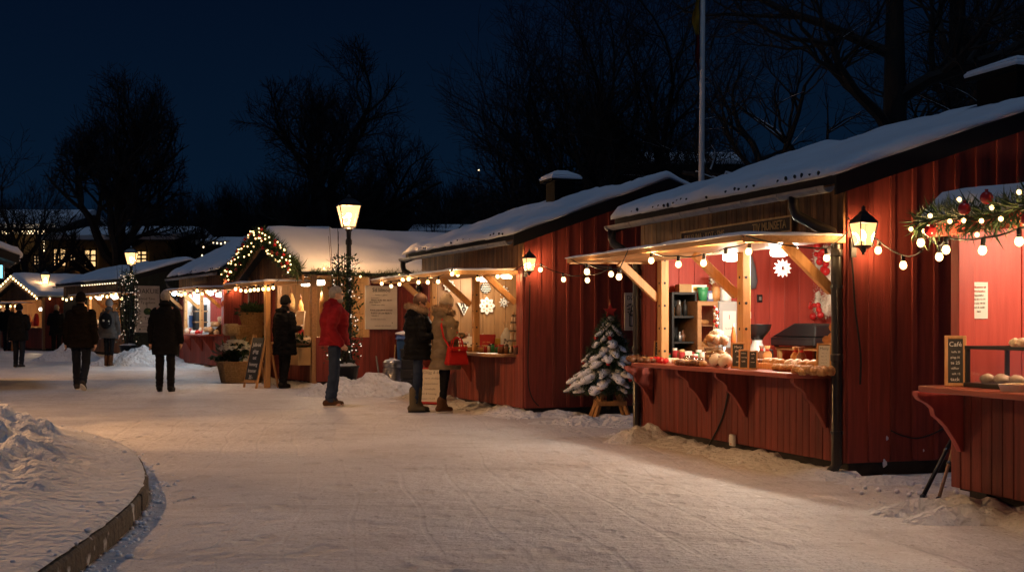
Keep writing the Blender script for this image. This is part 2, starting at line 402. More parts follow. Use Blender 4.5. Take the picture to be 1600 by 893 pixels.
# raised plaza on the left with its curved granite kerb
KY=[(-3,-1.55),(3,-1.85),(5,-2.05),(5.85,-2.13),(6.57,-2.2),(6.89,-2.22),(7.71,-2.32),(8.56,-2.46),(9.53,-2.7),(10.2,-2.92),(11.07,-3.22),(11.9,-3.57),(12.55,-3.92),(13.3,-4.38),(14.1,-4.95),(15,-5.8),(15.8,-6.9),(16.6,-8.6),(17.2,-11),(17.6,-15)]
def kx(y):
    for (a,b),(c,d) in zip(KY,KY[1:]):
        if y<=c: 
            t=(y-a)/(c-a); return b+(d-b)*t
    return KY[-1][1]
def kxs(y): return (kx(y-.4)+kx(y-.15)+kx(y+.15)+kx(y+.4))/4
kpts=[]; y=-3.
while y<17.5:
    kpts.append(V((kxs(y),y,0))); y+=.02 if y>13 else .08
# resample to stones
arc=[0]
for a,b in zip(kpts,kpts[1:]): arc.append(arc[-1]+(b-a).length)
def kat(s):
    for i in range(len(arc)-1):
        if arc[i+1]>=s: return kpts[i].lerp(kpts[i+1],(s-arc[i])/max(1e-6,arc[i+1]-arc[i]))
    return kpts[-1]
mb=MB(); s0=0.; KH=.125
while s0<arc[-1]-1.3:
    L=rnd.uniform(.85,1.15); e=s0+L-.014; k=6; dz=rnd.uniform(-.006,.006); off=rnd.uniform(-.006,.006)
    ring=[]
    for i in range(k+1):
        s=s0+(e-s0)*i/k; p=kat(s); t=(kat(s+.05)-kat(max(0,s-.05))).normalized(); nrm=V((-t.y,t.x,0))
        o=p-nrm*off; q=p+nrm*.15
        ring.append([V((o.x,o.y,-.05)),V((o.x,o.y,KH+dz-.015)),V((o.x,o.y,KH+dz))+nrm*.015,V((q.x,q.y,KH+dz)),V((q.x,q.y,-.05))])
    b=len(mb.v); vs=[p for r in ring for p in r]; fs=[]
    for i in range(k):
        for j in range(4):
            a=i*5+j; fs.append((a,a+5,a+6,a+1))
    fs+= [(0,1,2,3,4),tuple(k*5+4-j for j in range(5))]
    mb.add(vs,fs); s0+=L
struct(mb,'kerb',M['stone'])
def moundh(x,y,d):
    wv=sstep(5.2,8.2,y)*(1-sstep(12.2,15.2,y))
    edge=.5+.35*nz((y*.9,2,7))
    h=(.31*sstep(edge*.55,1.9,d)+.05*sstep(.1,.6,d))*wv
    lump=fbm((x*1.4,y*1.4,5),1,4)*.22+(abs(nz((x*2.6,y*2.6,1)))-.15)*.3+(abs(nz((x*5.5,y*5.5,2)))-.1)*.17+nz((x*13,y*13,2))*.035
    return h+lump*min(1,h*3.2+.03)*sstep(.25,.8,d)
def plaz(u,v):
    y=-2.5+19.8*v; k=kxs(y); d=.025+14*u**2.2
    x=k-d; h=moundh(x,y,d)
    return (x+.02*nz((y*5,1,1))*(u<.01),y,KH+.004+(.02*sstep(0,.08,d)+.012*fbm((x*2,y*2,0),1,3)*sstep(.0,.3,d)+max(-.01,h)))
grid('plaza',170,300,plaz,M['drift'],'struct')

def mound(c, rx, ry, h, rot=0, name='snow_pile', lump=.35, n=44, mat='drift', seed=0):
    c=V(c); cr,sr=cos(rot),sin(rot)
    def fn(u,v):
        a=(u*2-1); b=(v*2-1); r=sqrt(a*a+b*b); x=a*rx; y=b*ry
        hh=max(0,1-r)**.8 if r<1 else 0
        w=V((c.x+x*cr-y*sr, c.y+x*sr+y*cr,0))
        l=fbm((w.x*2.4,w.y*2.4,seed+4),1,4)*lump+abs(nz((w.x*5,w.y*5,seed)))*lump*.6
        z=h*hh*(1+l*1.1)+.04*nz((w.x*9,w.y*9,seed))*min(1,hh*4)*h*2 -.03
        return (w.x,w.y,gz(w.y)+z)
    return grid(name,n,n,fn,M[mat],'struct')
# loose clods of snow thrown up along walls and kerb
clods=MB()
def clod_line(fn, n, r0=.015, r1=.06):
    for _ in range(n):
        p=fn(rnd.random()); r=rnd.uniform(r0,r1)*rnd.uniform(.5,1)
        clods.ball((p[0],p[1],gz(p[1])+p[2]+r*.35),r,7,5,.5,(1,1,.75))
def kerb_clods(t):
    s=t*(arc[-1]-4); p=kat(s); return (p.x+abs(rnd.gauss(0,.09))+.0,p.y+rnd.gauss(0,.05),-.006)
clod_line(kerb_clods,800,.006,.028)
clod_line(lambda t:(kat(t*(arc[-1]-4)).x-abs(rnd.gauss(.1,.35)),kat(t*(arc[-1]-4)).y,KH+.02),120,.01,.03)

# ------------------------------------------------------------------ market stalls
class Stall:
    def __init__(s, px, py, yaw, farpx=None, L=None):
        s.o=G(px,py); a=radians(yaw); s.ex=V((sin(a),-cos(a),0)); s.ey=V((cos(a),sin(a),0)); s.rz=a-pi/2
        if L is None:
            k=(farpx-800)/F; L=(s.o.x-k*s.o.y)/(s.ex.x-k*s.ex.y)
        s.L=L
    def w(s,x,y,z): return s.o+s.ex*x+s.ey*y+V((0,0,z))
    def py_(s,px,py,y):          # sight line meets the plane y=const -> local x, z
        d=V(((px-800)/F,1,(HZ-py)/F)); t=((s.o-CAM).dot(s.ey)+y)/d.dot(s.ey); p=CAM+d*t-s.o
        return p.dot(s.ex),p.z
    def px_(s,px,py,x):          # sight line meets the plane x=const -> local y, z
        d=V(((px-800)/F,1,(HZ-py)/F)); t=((s.o-CAM).dot(s.ex)+x)/d.dot(s.ex); p=CAM+d*t-s.o
        return p.dot(s.ey),p.z
    def pz_(s,px,py,z):          # sight line meets the height z -> local x, y
        d=V(((px-800)/F,1,(HZ-py)/F)); t=(s.o.z+z-CH)/d.z; p=CAM+d*t-s.o
        return p.dot(s.ex),p.dot(s.ey)

def boards(mb, ax, a0, a1, off, z0, z1, w=.12, t=.022, gap=.006, top=None, batten=0, out=-1, bevel=True):
    """vertical boards along ax ('x' or 'y'); faces towards `out` on the other axis."""
    n=max(1,round((a1-a0)/w)); w=(a1-a0)/n
    for i in range(n):
        p=a0+i*w+gap/2; q=a0+(i+1)*w-gap/2
        zp=top(p) if top else z1; zq=top(q) if top else z1
        j=rnd.uniform(-.0025,.0025); b0=off; b1=off+out*(t+j)
        lo,hi=min(b0,b1),max(b0,b1)
        if ax=='x': mb.hexa([(p,lo,z0),(q,lo,z0),(q,hi,z0),(p,hi,z0),(p,lo,zp),(q,lo,zq),(q,hi,zq),(p,hi,zp)])
        else: mb.hexa([(lo,p,z0),(hi,p,z0),(hi,q,z0),(lo,q,z0),(lo,p,zp),(hi,p,zp),(hi,q,zq),(lo,q,zq)])
        if batten and i:
            c=a0+i*w; p,q=c-batten/2,c+batten/2; zc=top(c)-.01 if top else z1-.01
            b0=off+out*(t-.004); b1=off+out*(t+.018); lo,hi=min(b0,b1),max(b0,b1)
            if ax=='x': mb.box(p,q,lo,hi,z0+.01,zc)
            else: mb.box(lo,hi,p,q,z0+.01,zc)
    # backing sheet so no light leaks through the seams
    b0=off-out*.012; b1=off-out*.002; lo,hi=min(b0,b1),max(b0,b1)
    if top is None:
        if ax=='x': mb.box(a0,a1,lo,hi,z0,z1)
        else: mb.box(lo,hi,a0,a1,z0,z1)
    else:
        k=24
        for i in range(k):
            p=a0+(a1-a0)*i/k; q=a0+(a1-a0)*(i+1)/k
            mb.hexa([(lo,p,z0),(hi,p,z0),(hi,q,z0),(lo,q,z0),(lo,p,top(p)),(hi,p,top(p)),(hi,q,top(q)),(lo,q,top(q))] if ax=='y' else
                    [(p,lo,z0),(q,lo,z0),(q,hi,z0),(p,hi,z0),(p,lo,top(p)),(q,lo,top(q)),(q,hi,top(q)),(p,hi,top(p))])

def snow_slab(u0,u1,v0,v1,zf,T,seed=0,nu=70,nv=50,ax='x',edge=.13,lumpy=.02,minT=.03,wob=.03):
    """snow lying on a surface z=zf(v); u along the eave, v across. ax says which local axis u is."""
    mb=MB()
    def P(i,j,top):
        u=u0+(u1-u0)*i/nu; v=v0+(v1-v0)*j/nv
        e=min(u-u0,u1-u,v-v0,v1-v)
        if i in(0,nu): u+=wob*nz((v*3,seed,2))*1
        if j in(0,nv): v+=wob*nz((u*3,seed,9))+wob*.5*nz((u*9,seed,1))
        z=zf(v)+.003
        if top:
            k=min(1,e/edge); k=sqrt(max(0,1-(1-k)**2))
            z+=minT+(T-minT)*k+lumpy*fbm((u*1.3,v*1.3,seed),1,3)*(.3+.7*k)+lumpy*.25*nz((u*6,v*6,seed))
        return (u,v,z) if ax=='x' else (v,u,z)
    for top in (1,0):
        for j in range(nv+1):
            for i in range(nu+1): mb.v.append(P(i,j,top))
    n1=(nu+1)*(nv+1)
    def add(f): mb.f.append(f if ax=='x' else tuple(reversed(f))); mb.m.append(0)
    for j in range(nv):
        for i in range(nu):
            a=j*(nu+1)+i; add((a,a+1,a+nu+2,a+nu+1)); b=a+n1; add((b,b+nu+1,b+nu+2,b+1))
    for i in range(nu):
        a=i; add((a,a+n1,a+n1+1,a+1)); a=nv*(nu+1)+i; add((a,a+1,a+1+n1,a+n1))
    for j in range(nv):
        a=j*(nu+1); b=a+nu+1; add((a,b,b+n1,a+n1)); a+=nu; b+=nu; add((a,a+n1,b+n1,b))
    return mb

def bracket(root, x, cz, d=.34, drop=.42, t=.05, mat='redlow'):
    pf=[(0,0),(-d,0),(-d,-.03),(-d*.93,-.06),(-d*.78,-.085),(-d*.66,-.12),(-d*.62,-.17),(-d*.5,-.2),(-d*.36,-.25),(-d*.2,-.33),(-d*.1,-drop+.03),(-d*.06,-drop),(0,-drop)]
    mb=MB(); mb.prism(pf,-t/2,t/2,'x'); return part(mb,'counter_bracket',M[mat],root,(x,-.03,cz),bevel=.004)

def build_stall(S, label, D=4.6, ez=2.5, rz=3.4, cz=.85, uz=2.02, cd=1.0, cx=None, cout=1.98, open_=None, posts=(), braces=(), brk=(),
                wall='red', low='redlow', inner='redin', band='band', cnt='counter', cntx=None, cnt_d=.4, inD=2.3, pipes=(True,True), guard=True, low_n=.11,
                ov=.24, detail=1, gutter=True, name='market_stall', gov=.2, eave_lights=0):
    L=S.L; root=thing(name,label,'market stall',S.o,S.rz)
    x0,x1=open_ or (-L+.12,-.1)
    cx=cx or (-L-.1,.0); cntx=cntx or (x0-.05,x1)
    half=D/2
    top=lambda y: ez-.02+(rz-ez)*(1-abs(y-half)/half)
    # plinth, floor
    mb=MB(); mb.box(-L+.03,-.03,.04,D-.04,-.1,.12); part(mb,'plinth',M['plinth'],root)
    mb=MB(); boards(mb,'x',-L,0,0,.11,cz-.035,low_n); part(mb,'lower_wall',M[low],root,bevel=.003)
    for a,b in ((-L,x0),(x1,0)):
        if b-a>.02: mb=MB(); boards(mb,'x',a,b,0,cz-.035,uz,.12); part(mb,'corner_boarding',M[wall],root,bevel=.003)
    mb=MB(); boards(mb,'x',-L,0,0,uz,ez+.02,.1); part(mb,'upper_wall',M[band],root,bevel=.003)
    mb=MB(); boards(mb,'y',.0,D,0,.11,0,.21,.022,.005,top,.045,1); part(mb,'gable_wall',M[wall],root,bevel=.003)
    mb=MB(); boards(mb,'y',.0,D,-L,.11,0,.21,.022,.005,top,.045,-1); part(mb,'gable_wall',M[wall],root)
    mb=MB(); boards(mb,'x',-L,0,D,.11,ez,.2,.022,.005,None,.045,1); part(mb,'rear_wall',M[wall],root)
    # inside
    iw=.2; ih=uz+.32
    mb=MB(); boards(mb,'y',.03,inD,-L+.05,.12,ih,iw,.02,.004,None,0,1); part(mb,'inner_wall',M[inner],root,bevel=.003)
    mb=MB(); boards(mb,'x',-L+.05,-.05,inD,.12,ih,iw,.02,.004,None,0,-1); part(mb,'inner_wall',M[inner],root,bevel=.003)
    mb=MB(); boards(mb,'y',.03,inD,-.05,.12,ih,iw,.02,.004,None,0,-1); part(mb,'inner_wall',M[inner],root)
    mb=MB(); mb.box(-L+.03,-.03,.03,inD+.03,ih,ih+.03); part(mb,'inner_ceiling',M['pineh'],root)
    mb=MB(); mb.box(-L+.03,-.03,.05,inD+.03,.121,.14); part(mb,'floor',M['darkwood'],root)
    # roof, snow
    sl=(rz-ez)/half; zf=lambda y: (ez+.03)+sl*(half-abs(y-half))
    mb=MB()
    for a,b in ((-ov,half),(half,D+ov)):
        za,zb=zf(a),zf(b); mb.hexa([(-L-gov,a,za-.07),(gov,a,za-.07),(gov,b,zb-.07),(-L-gov,b,zb-.07),(-L-gov,a,za),(gov,a,za),(gov,b,zb),(-L-gov,b,zb)])
    roof=part(mb,'roof',M['roof'],root)
    part(snow_slab(-L-gov-.02,gov+.02,-ov-.05,D+ov+.03,zf,.1,S.L,int(46+20*detail),int(50+30*detail),lumpy=.06,wob=.07),'roof_snow',M['snow'],roof,smooth=True)
    for x in (gov,-L-gov-.03):
        for a,b in ((-ov,half),(half,D+ov)):
            mb=MB(); za,zb=zf(a),zf(b); mb.hexa([(x,a,za-.16),(x+.03,a,za-.16),(x+.03,b,zb-.16),(x,b,zb-.16),(x,a,za-.005),(x+.03,a,za-.005),(x+.03,b,zb-.005),(x,b,zb-.005)]); part(mb,'bargeboard',M['blackmat'],roof)
    if guard:
        mb=MB(); mb.ball((0,0,0),.0095,6,5,.4,(.9,1.6,1.6)); sgm=mb.mesh('snow_guard',M['roof'],True); x=-L-gov+.12
        while x<gov-.1:
            if nz((x*.7,S.L,3))>-.1:
                y=-ov-.045; o=link('snow_guard',sgm,roof,(x,y+rnd.uniform(-.004,.012),zf(y)+rnd.uniform(.036,.06))); o.scale=(rnd.uniform(.6,1.3),1,rnd.uniform(.6,1.5))
            x+=rnd.choice((.13,.15,.14,.31,.42,.09))
    if gutter:
        mb=MB(); gy=-ov-.07; gzz=zf(-ov)-.09; n=8
        prof=[(gy+.055*cos(pi+pi*k/n),gzz+.055*sin(pi+pi*k/n)) for k in range(n+1)]
        inn=[(gy+.048*cos(pi+pi*k/n),gzz+.048*sin(pi+pi*k/n)) for k in range(n,-1,-1)]
        mb.prism(prof+inn,-L-gov-.05,gov+.03,'x')
        x=-L-gov
        while x<gov: mb.prism([(a*1.0+(a-gy)*.1,b-.004) for a,b in prof]+inn,x,x+.025,'x'); x+=.62
        gut=part(mb,'gutter',M['zinc'],root)
        for k,xx in enumerate((-L+.02,-.06)):
            if not pipes[k]: continue
            s=-1 if k==0 else 1
            px_=-L-gov+.05 if k==0 else -.3
            wx=-L+.0 if k==0 else -.03
            pts=[V((px_,gy,gzz-.04)),V((px_,gy,gzz-.13)),V((px_+(wx-px_)*.12,gy+.01,gzz-.2)),V((px_+(wx-px_)*.5,gy*.55,gzz-.29)),V((wx-(wx-px_)*.1,-.1,gzz-.35)),V((wx,-.075,gzz-.44)),V((wx,-.07,1.2)),V((wx,-.07,.1)),V((wx,-.12,.04))]
            mb=MB(); mb.tube(pts,.045,12)
            mb.lathe([(.05,0),(.053,.01),(.053,.05),(.05,.06)],12,(wx,-.07,gzz-.55)); mb.lathe([(.05,0),(.053,.01),(.053,.05),(.05,.06)],12,(wx,-.07,.95))
            dp=part(mb,'downpipe',M['pipe'],root,smooth=True)
            for z in (.35,1.55): mb=MB(); mb.lathe([(.052,0),(.052,.025)],12,(wx,-.07,z)); mb.box(wx-.01,wx+.01,-.05,.0,z,z+.025); part(mb,'pipe_clamp',M['black'],dp)
    # canopy
    if cd:
        a,b=cx; cw=cout+.015; ct=.035
        cf=lambda y: cout+ct+(cw-cout)*(y+cd)/cd
        mb=MB(); n=9
        for i in range(n):
            p=-cd+(cd-.03)*i/n+.002; q=-cd+(cd-.03)*(i+1)/n-.002
            mb.hexa([(a,p,cf(p)-ct),(b,p,cf(p)-ct),(b,q,cf(q)-ct),(a,q,cf(q)-ct),(a,p,cf(p)),(b,p,cf(p)),(b,q,cf(q)),(a,q,cf(q))])
        can=part(mb,'canopy',M['pineh'],root)
        mb=MB(); mb.box(a-.02,b+.02,-cd-.025,-cd-.002,cout-.008,cout+ct+.004)
        for xx in (a-.022,b):
            mb.hexa([(xx,-cd,cout-.02),(xx+.022,-cd,cout-.02),(xx+.022,-.03,cw-.02),(xx,-.03,cw-.02),(xx,-cd,cout+ct+.002),(xx+.022,-cd,cout+ct+.002),(xx+.022,-.03,cw+ct+.002),(xx,-.03,cw+ct+.002)])
        part(mb,'fascia',M['pineh'],can,bevel=.004)
        part(snow_slab(a-.03,b+.03,-cd-.04,-.05,cf,.034,S.L*3+1,int(60+50*detail),14,edge=.1,lumpy=.02,minT=.012,wob=.035),'canopy_snow',M['clump'],can,smooth=True)
    for x in posts:
        mb=MB(); mb.box(x-.055,x+.055,-.03,.06,cz,uz+.0)
        po=part(mb,'post',M['pine'],root,bevel=.006)
        z=cz+.12
        while z<uz-.05:
            for a,b in (((x,-.026,z),(x,-.0325,z)),((x+.05,.01,z),(x+.0575,.01,z))): mb=MB(); mb.tube([a,b],.014,8); part(mb,'bolt_hole',M['ink'],po)
            z+=.245
    for x in braces:
        mb=MB(); mb.beam((x,-.02,uz-.5),(x,-.47,cout-.005),.06,.085); part(mb,'brace',M['pine'],root,bevel=.006)
    # counter
    mb=MB(); a,b=cntx
    mb.prism([(a,-cnt_d+.02),(a+.02,-cnt_d),(b-.14,-cnt_d),(b,-cnt_d+.16),(b,.3),(a,.3)],cz-.04,cz); part(mb,'counter',M[cnt],root,bevel=.005)
    for x in brk: bracket(root,x,cz-.042,cnt_d-.07)
    return root
def snow_bank(S, x0, x1, y0=-.62, y1=.1, h=.16, name='snow_bank', seed=0):
    n=int((x1-x0)*22); 
    def fn(u,v):
        x=x0+(x1-x0)*u; y=y0+(y1-y0)*v
        y-=.12*nz((x*1.3,seed,4))*(1-v)
        w=S.w(x,y,0); k=sin(pi*min(1,v*.62+.0))**1.2*sstep(0,.06,u)*(1-sstep(.94,1,u))
        hh=h*k*(.55+.6*nz((x*1.1,seed,1))+.5*abs(nz((x*4,y*4,seed)))+.35*nz((x*9,y*9,seed+2)))
        return (w.x,w.y,gz(w.y)+max(-.03,hh-.018))
    grid(name,n,16,fn,M['bank'],'struct')
    clod_line(lambda t:(lambda q:(q.x,q.y,.0))(S.w(x0+(x1-x0)*t,y0+.1+abs(rnd.gauss(0,.22)),0)),int((x1-x0)*16),.008,.032)
# ------------------------------------------------------------------ small builders
def wall_lantern(label, loc, rz, s=1., power=14):
    """carriage lantern on a bracket; local -y faces away from the wall"""
    t=thing('wall_lantern',label,'lantern',loc,rz,'wall lanterns on the stall corners'); t.scale=(s,)*3
    fr=MB()
    w0,w1,h=.075,.115,.27
    for a in range(4):
        c=[(-1,-1),(1,-1),(1,1),(-1,1)][a]; fr.beam((c[0]*w0,c[1]*w0,0),(c[0]*w1,c[1]*w1,h),.014,.014)
        d=[(-1,-1),(1,-1),(1,1),(-1,1)][(a+1)%4]
        fr.beam((c[0]*w0,c[1]*w0,0),(d[0]*w0,d[1]*w0,0),.016,.016); fr.beam((c[0]*w1,c[1]*w1,h),(d[0]*w1,d[1]*w1,h),.018,.018)
    fr.lathe([(.03,-.1),(.012,-.085),(.03,-.06),(.045,-.03),(.1,-.012),(.107,0)],12)
    fr.tube([(0,.075,.07),(0,.2,.0),(0,.2,-.02)],.012,8); fr.box(-.035,.035,.19,.215,-.12,.12)
    part(fr,'frame',M['black'],t)
    rf=MB()
    pr=[(.17,h-.006),(.165,h+.012),(.1,h+.075),(.07,h+.095),(.045,h+.13),(.03,h+.135),(.02,h+.16),(.026,h+.175),(.004,h+.2)]
    for i,(r,z) in enumerate(pr): pass
    rf.lathe(pr,4); rf.v=[tuple(Matrix.Rotation(pi/4,3,'Z')@V(p)) for p in rf.v]
    part(rf,'lantern_roof',M['black'],t)
    for a in range(4):
        pm=MB(); q=Matrix.Rotation(a*pi/2,3,'Z')
        pts=[(-w0+.008,-w0,.008),(w0-.008,-w0,.008),(w1-.008,-w1,h-.006),(-w1+.008,-w1,h-.006)]
        pm.add([q@V(p) for p in pts],[(0,1,2,3)]); part(pm,'glass_pane',M['pane'],t)
    bm=MB(); bm.lathe([(.012,.06),(.03,.09),(.034,.12),(.024,.16),(.004,.185)],10); part(bm,'bulb',M['lampbulb'],t,smooth=True)
    lamp((0,0,.13),power*1.1,(1,.6,.3),.06,t); return t

def street_lamp(label, loc, H, power=120, s=1., group='street lamps along the lane', hood=False):
    t=thing('street_lamp',label,'street lamp',loc,rnd.uniform(0.1,.35),group)
    m=MB(); m.lathe([(.16,-.1),(.16,.06),(.12,.1),(.1,.5),(.115,.53),(.07,.6),(.055,.75),(.045,H-.75),(.06,H-.73),(.06,H-.66),(.04,H-.62),(.045,H-.5),(.07,H-.46),(.03,H-.42)],16)
    part(m,'pole',M['black'],t,smooth=True)
    b=H-.42; h=.36*s; w0,w1=.1*s,.175*s; cs=[(-1,-1),(1,-1),(1,1),(-1,1)]
    fr=MB()
    for a in range(4):
        c=cs[a]; d=cs[(a+1)%4]
        fr.beam((c[0]*w0,c[1]*w0,b),(c[0]*w1,c[1]*w1,b+h),.018,.018); fr.beam((c[0]*w0,c[1]*w0,b),(d[0]*w0,d[1]*w0,b),.022,.022); fr.beam((c[0]*w1,c[1]*w1,b+h),(d[0]*w1,d[1]*w1,b+h),.026,.026)
    part(fr,'lantern_frame',M['black'],t)
    rf=MB(); rf.lathe([(w1*1.52,b+h-.003),(w1*1.5,b+h+.02),(w1*.75,b+h+.11),(w1*.35,b+h+.13),(w1*.3,b+h+.16),(.01,b+h+.21)],4)
    rf.v=[tuple(Matrix.Rotation(pi/4,3,'Z')@V(p)) for p in rf.v]; rp=part(rf,'lantern_roof',M['black'],t)
    for a in range(4):
        pm=MB(); q=Matrix.Rotation(a*pi/2,3,'Z'); pm.add([q@V(p) for p in [(-w0+.01,-w0,b+.01),(w0-.01,-w0,b+.01),(w1-.01,-w1,b+h-.01),(-w1+.01,-w1,b+h-.01)]],[(0,1,2,3)]); part(pm,'glass_pane',M['pane2'],t)
    if hood:  # opaque hood added out of view to keep the lamp's light off the roofs
        hm=MB(); hm.lathe([(.34,b+h*.55-.07),(.345,b+h*.55-.07),(.2,b+h+.05),(.19,b+h+.05)],24); hm.f=hm.f[:-2]; part(hm,'added_light_shield',M['black'],t)
    bm=MB(); bm.ball((0,0,b+h*.55),.03 if hood else .048*s,12,8); part(bm,'bulb',M['lampbulb'],t,smooth=True)
    lamp((0,0,b+h*.55),power,(1,.56,.27),.04 if hood else .09,t); return t

_bulb=None
def string_lights(label, runs, r=.035, group='strings of warm bulbs', ends=True, emis='bulb', sock=True, light=3.0):
    """runs: list of lists of world points; each run is one drooping cable, bulbs hang at its middle points (first/last = fixings)"""
    t=thing('string_light',label,'string lights',runs[0][0],0,group); o=V(runs[0][0])
    cab=MB(); bl=MB(); bl.lathe([(.01,-.012),(r*.5,-.02),(r*.8,-r*.75-.01),(r,-r*1.45-.01),(r*.82,-r*2.05-.01),(r*.4,-r*2.4-.01),(.002,-r*2.5-.01)],10)
    bl.f=[tuple(reversed(f)) for f in bl.f]
    bme=bl.mesh('bulb',M[emis],True); sm=MB(); sm.lathe([(r*.42,.03),(r*.55,.025),(r*.55,-.03),(r*.5,-.034)][::-1],8); sme=sm.mesh('socket',M['rubber'],True)
    cnt=[0]
    for run in runs:
        run=[V(p) for p in run]; pts=[]
        for a,b in zip(run,run[1:]):
            sag=.035*min(1.2,(b-a).length)+.0
            for k in range(6):
                u=k/6; pts.append(a.lerp(b,u)-o-V((0,0,sag*4*u*(1-u))))
        pts.append(run[-1]-o); cab.tube([p+V((0,0,.028)) for p in pts],.006,5)
        for p in (run[1:-1] if ends else run):
            b=link('bulb',bme,t,p-o,(rnd.uniform(-.12,.12),rnd.uniform(-.12,.12),0))
            if sock: link('socket',sme,b); cnt[0]+=1
            if sock and light and cnt[0]%2: lamp((0,0,-r*1.4),light*2/LK,(1,.58,.25),r*1.3,b)
    part(cab,'cable',M['rubber'],t); return t

def chalkboard(label, loc, rz, w, h, tilt=.2, rows=5, heading='', group=None, stand=True, name='chalkboard', body=None, inkc='chalk', face='chalkb', fr='pine', fw=.022):
    t=thing(name,label,'chalkboard' if face=='chalkb' else 'menu board',loc,rz,group)
    m=MB(); m.box(-w/2+fw,w/2-fw,-.004,.006,fw,h-fw); p=part(m,'panel',M[face],t,rot=(-tilt,0,0))
    m=MB(); m.box(-w/2,-w/2+fw,-.012,.01,0,h); m.box(w/2-fw,w/2,-.012,.01,0,h); m.box(-w/2+fw,w/2-fw,-.0115,.0095,0,fw); m.box(-w/2+fw,w/2-fw,-.0115,.0095,h-fw,h)
    part(m,'frame',M[fr],t,rot=(-tilt,0,0),bevel=.003)
    if stand:
        m=MB(); d=h*sin(tilt); m.beam((0,h*.9*sin(tilt)+.012,h*.9*cos(tilt)),(0,h*.9*sin(tilt)+.012+h*.3,0.004),w*.3,.01); part(m,'prop',M[fr],t)
    wr=random.Random(len(label))
    words=['kaffe','glogg','te 25','kakor','bulle','vafflor','saft','choklad','lussekatt','ost','honung','korv']
    z=h-fw-h*.11
    if heading: text(heading,min(h*.13,w*1.3/len(heading)),M[inkc],p,(0,-.0055,z)); z-=h*.15
    for i in range(rows):
        s=body[i%len(body)] if body else wr.choice(words)
        text(s,min(h*.1,(w-2*fw)*1.5/max(4,len(s))),M[inkc],p,(wr.uniform(-.03,.03)*w,-.0055,z),(pi/2,0,0)); z-=(h-2*fw)*.74/rows
    return t

def flower_heads(mb, c, rx, ry, rz_, n, r, rr):
    for _ in range(n):
        a=rr.uniform(0,2*pi); q=sqrt(rr.random()); p=V(c)+V((cos(a)*q*rx,sin(a)*q*ry,rz_*(1-q*q)+rr.uniform(-.02,.02)))
        for k in range(7):
            b=k*2*pi/7+a; d=V((cos(b),sin(b),.5)).normalized(); s=d.cross(V((0,0,1))).normalized()*r*.45
            mb.add([p,p+d*r*.6+s,p+d*r,p+d*r*.6-s],[(0,1,2,3)])
        mb.ball(p+V((0,0,r*.15)),r*.3,6,4)
def leaves(mb, c, rx, ry, rz_, n, l, rr, up=.6):
    for _ in range(n):
        d=V((rr.gauss(0,1),rr.gauss(0,1),rr.gauss(up,.6))).normalized(); q=rr.random()**.5
        p=V(c)+V((d.x*rx*q,d.y*ry*q,abs(d.z)*rz_*q)); e=(d+V((rr.gauss(0,.4),rr.gauss(0,.4),rr.gauss(0,.3)))).normalized()
        s=e.cross(V((rr.random(),rr.random(),1))).normalized()*l*.22; L=l*rr.uniform(.6,1.2)
        mb.add([p,p+e*L*.5+s,p+e*L,p+e*L*.5-s],[(0,1,2,3)])
def needles_along(mb, pts, R, n, l, rr, droop=0.):
    pts=[V(p) for p in pts]; seg=[(b-a).length for a,b in zip(pts,pts[1:])]; T=sum(seg)
    for _ in range(n):
        s=rr.random()*T; i=0
        while i<len(seg)-1 and s>seg[i]: s-=seg[i]; i+=1
        a,b=pts[i],pts[i+1]; d=(b-a).normalized(); p=a.lerp(b,s/max(1e-6,seg[i]))
        o=d.orthogonal().normalized(); o.rotate(Matrix.Rotation(rr.random()*2*pi,3,d)) if False else None
        o=(Matrix.Rotation(rr.random()*2*pi,3,d)@o)
        c=p+o*R*rr.random()**.6*.55; e=(o+d*rr.uniform(-.7,.9)+V((0,0,-droop))).normalized(); L=l*rr.uniform(.6,1.2)
        w=e.cross(V((rr.uniform(-1,1),rr.uniform(-1,1),rr.uniform(-1,1)))).normalized()*L*.07
        mb.add([c-w,c+w,c+e*L],[(0,1,2)])
def garland(label, pts, R=.12, dens=900, l=.09, balls=0, lights=0, group=None, seed=1, lr=.014, bracken='needlelit'):
    rr=random.Random(seed); o=V(pts[0]); P=[V(p)-o for p in pts]; t=thing('fir_garland',label,'garland',o,0,group)
    T=sum((b-a).length for a,b in zip(P,P[1:]))
    m=MB(); needles_along(m,P,R,int(dens*T),l,rr); needles_along(m,P,R*1.5,int(dens*T*.25),l*1.2,rr)
    part(m,'needles',M[bracken],t)
    m=MB(); m.tube(P,.012,6); part(m,'core_wire',M['bark'],t)
    def at(s):
        s*=T
        for a,b in zip(P,P[1:]):
            L=(b-a).length
            if s<=L: return a.lerp(b,s/L),(b-a).normalized()
            s-=L
        return P[-1],(P[-1]-P[-2]).normalized()
    bm=MB(); bm.ball((0,0,0),.038,12,8); bm.lathe([(.01,.035),(.01,.05)],8); bme=bm.mesh('bauble',M['redball'],True)
    lm=MB(); lm.ball((0,0,0),lr,6,4); lme=lm.mesh('fairy_light',M['fairy'],True)
    front=V((-.5,-1,.1)).normalized()
    for n,me,nm in ((balls,bme,'bauble'),(min(95,lights),lme,'fairy_light')):
        for i in range(n):
            p,d=at((i+.5+rr.uniform(-.3,.3))/n); q=V((rr.gauss(0,1),rr.gauss(0,1),rr.gauss(0,1))); q-=d*q.dot(d); q.normalize()
            if q.dot(front)<0: q=-q
            q=(q+front*.4).normalized(); link(nm,me,t,p+q*R*rr.uniform(.75,1.05),(0,0,0))
    return t
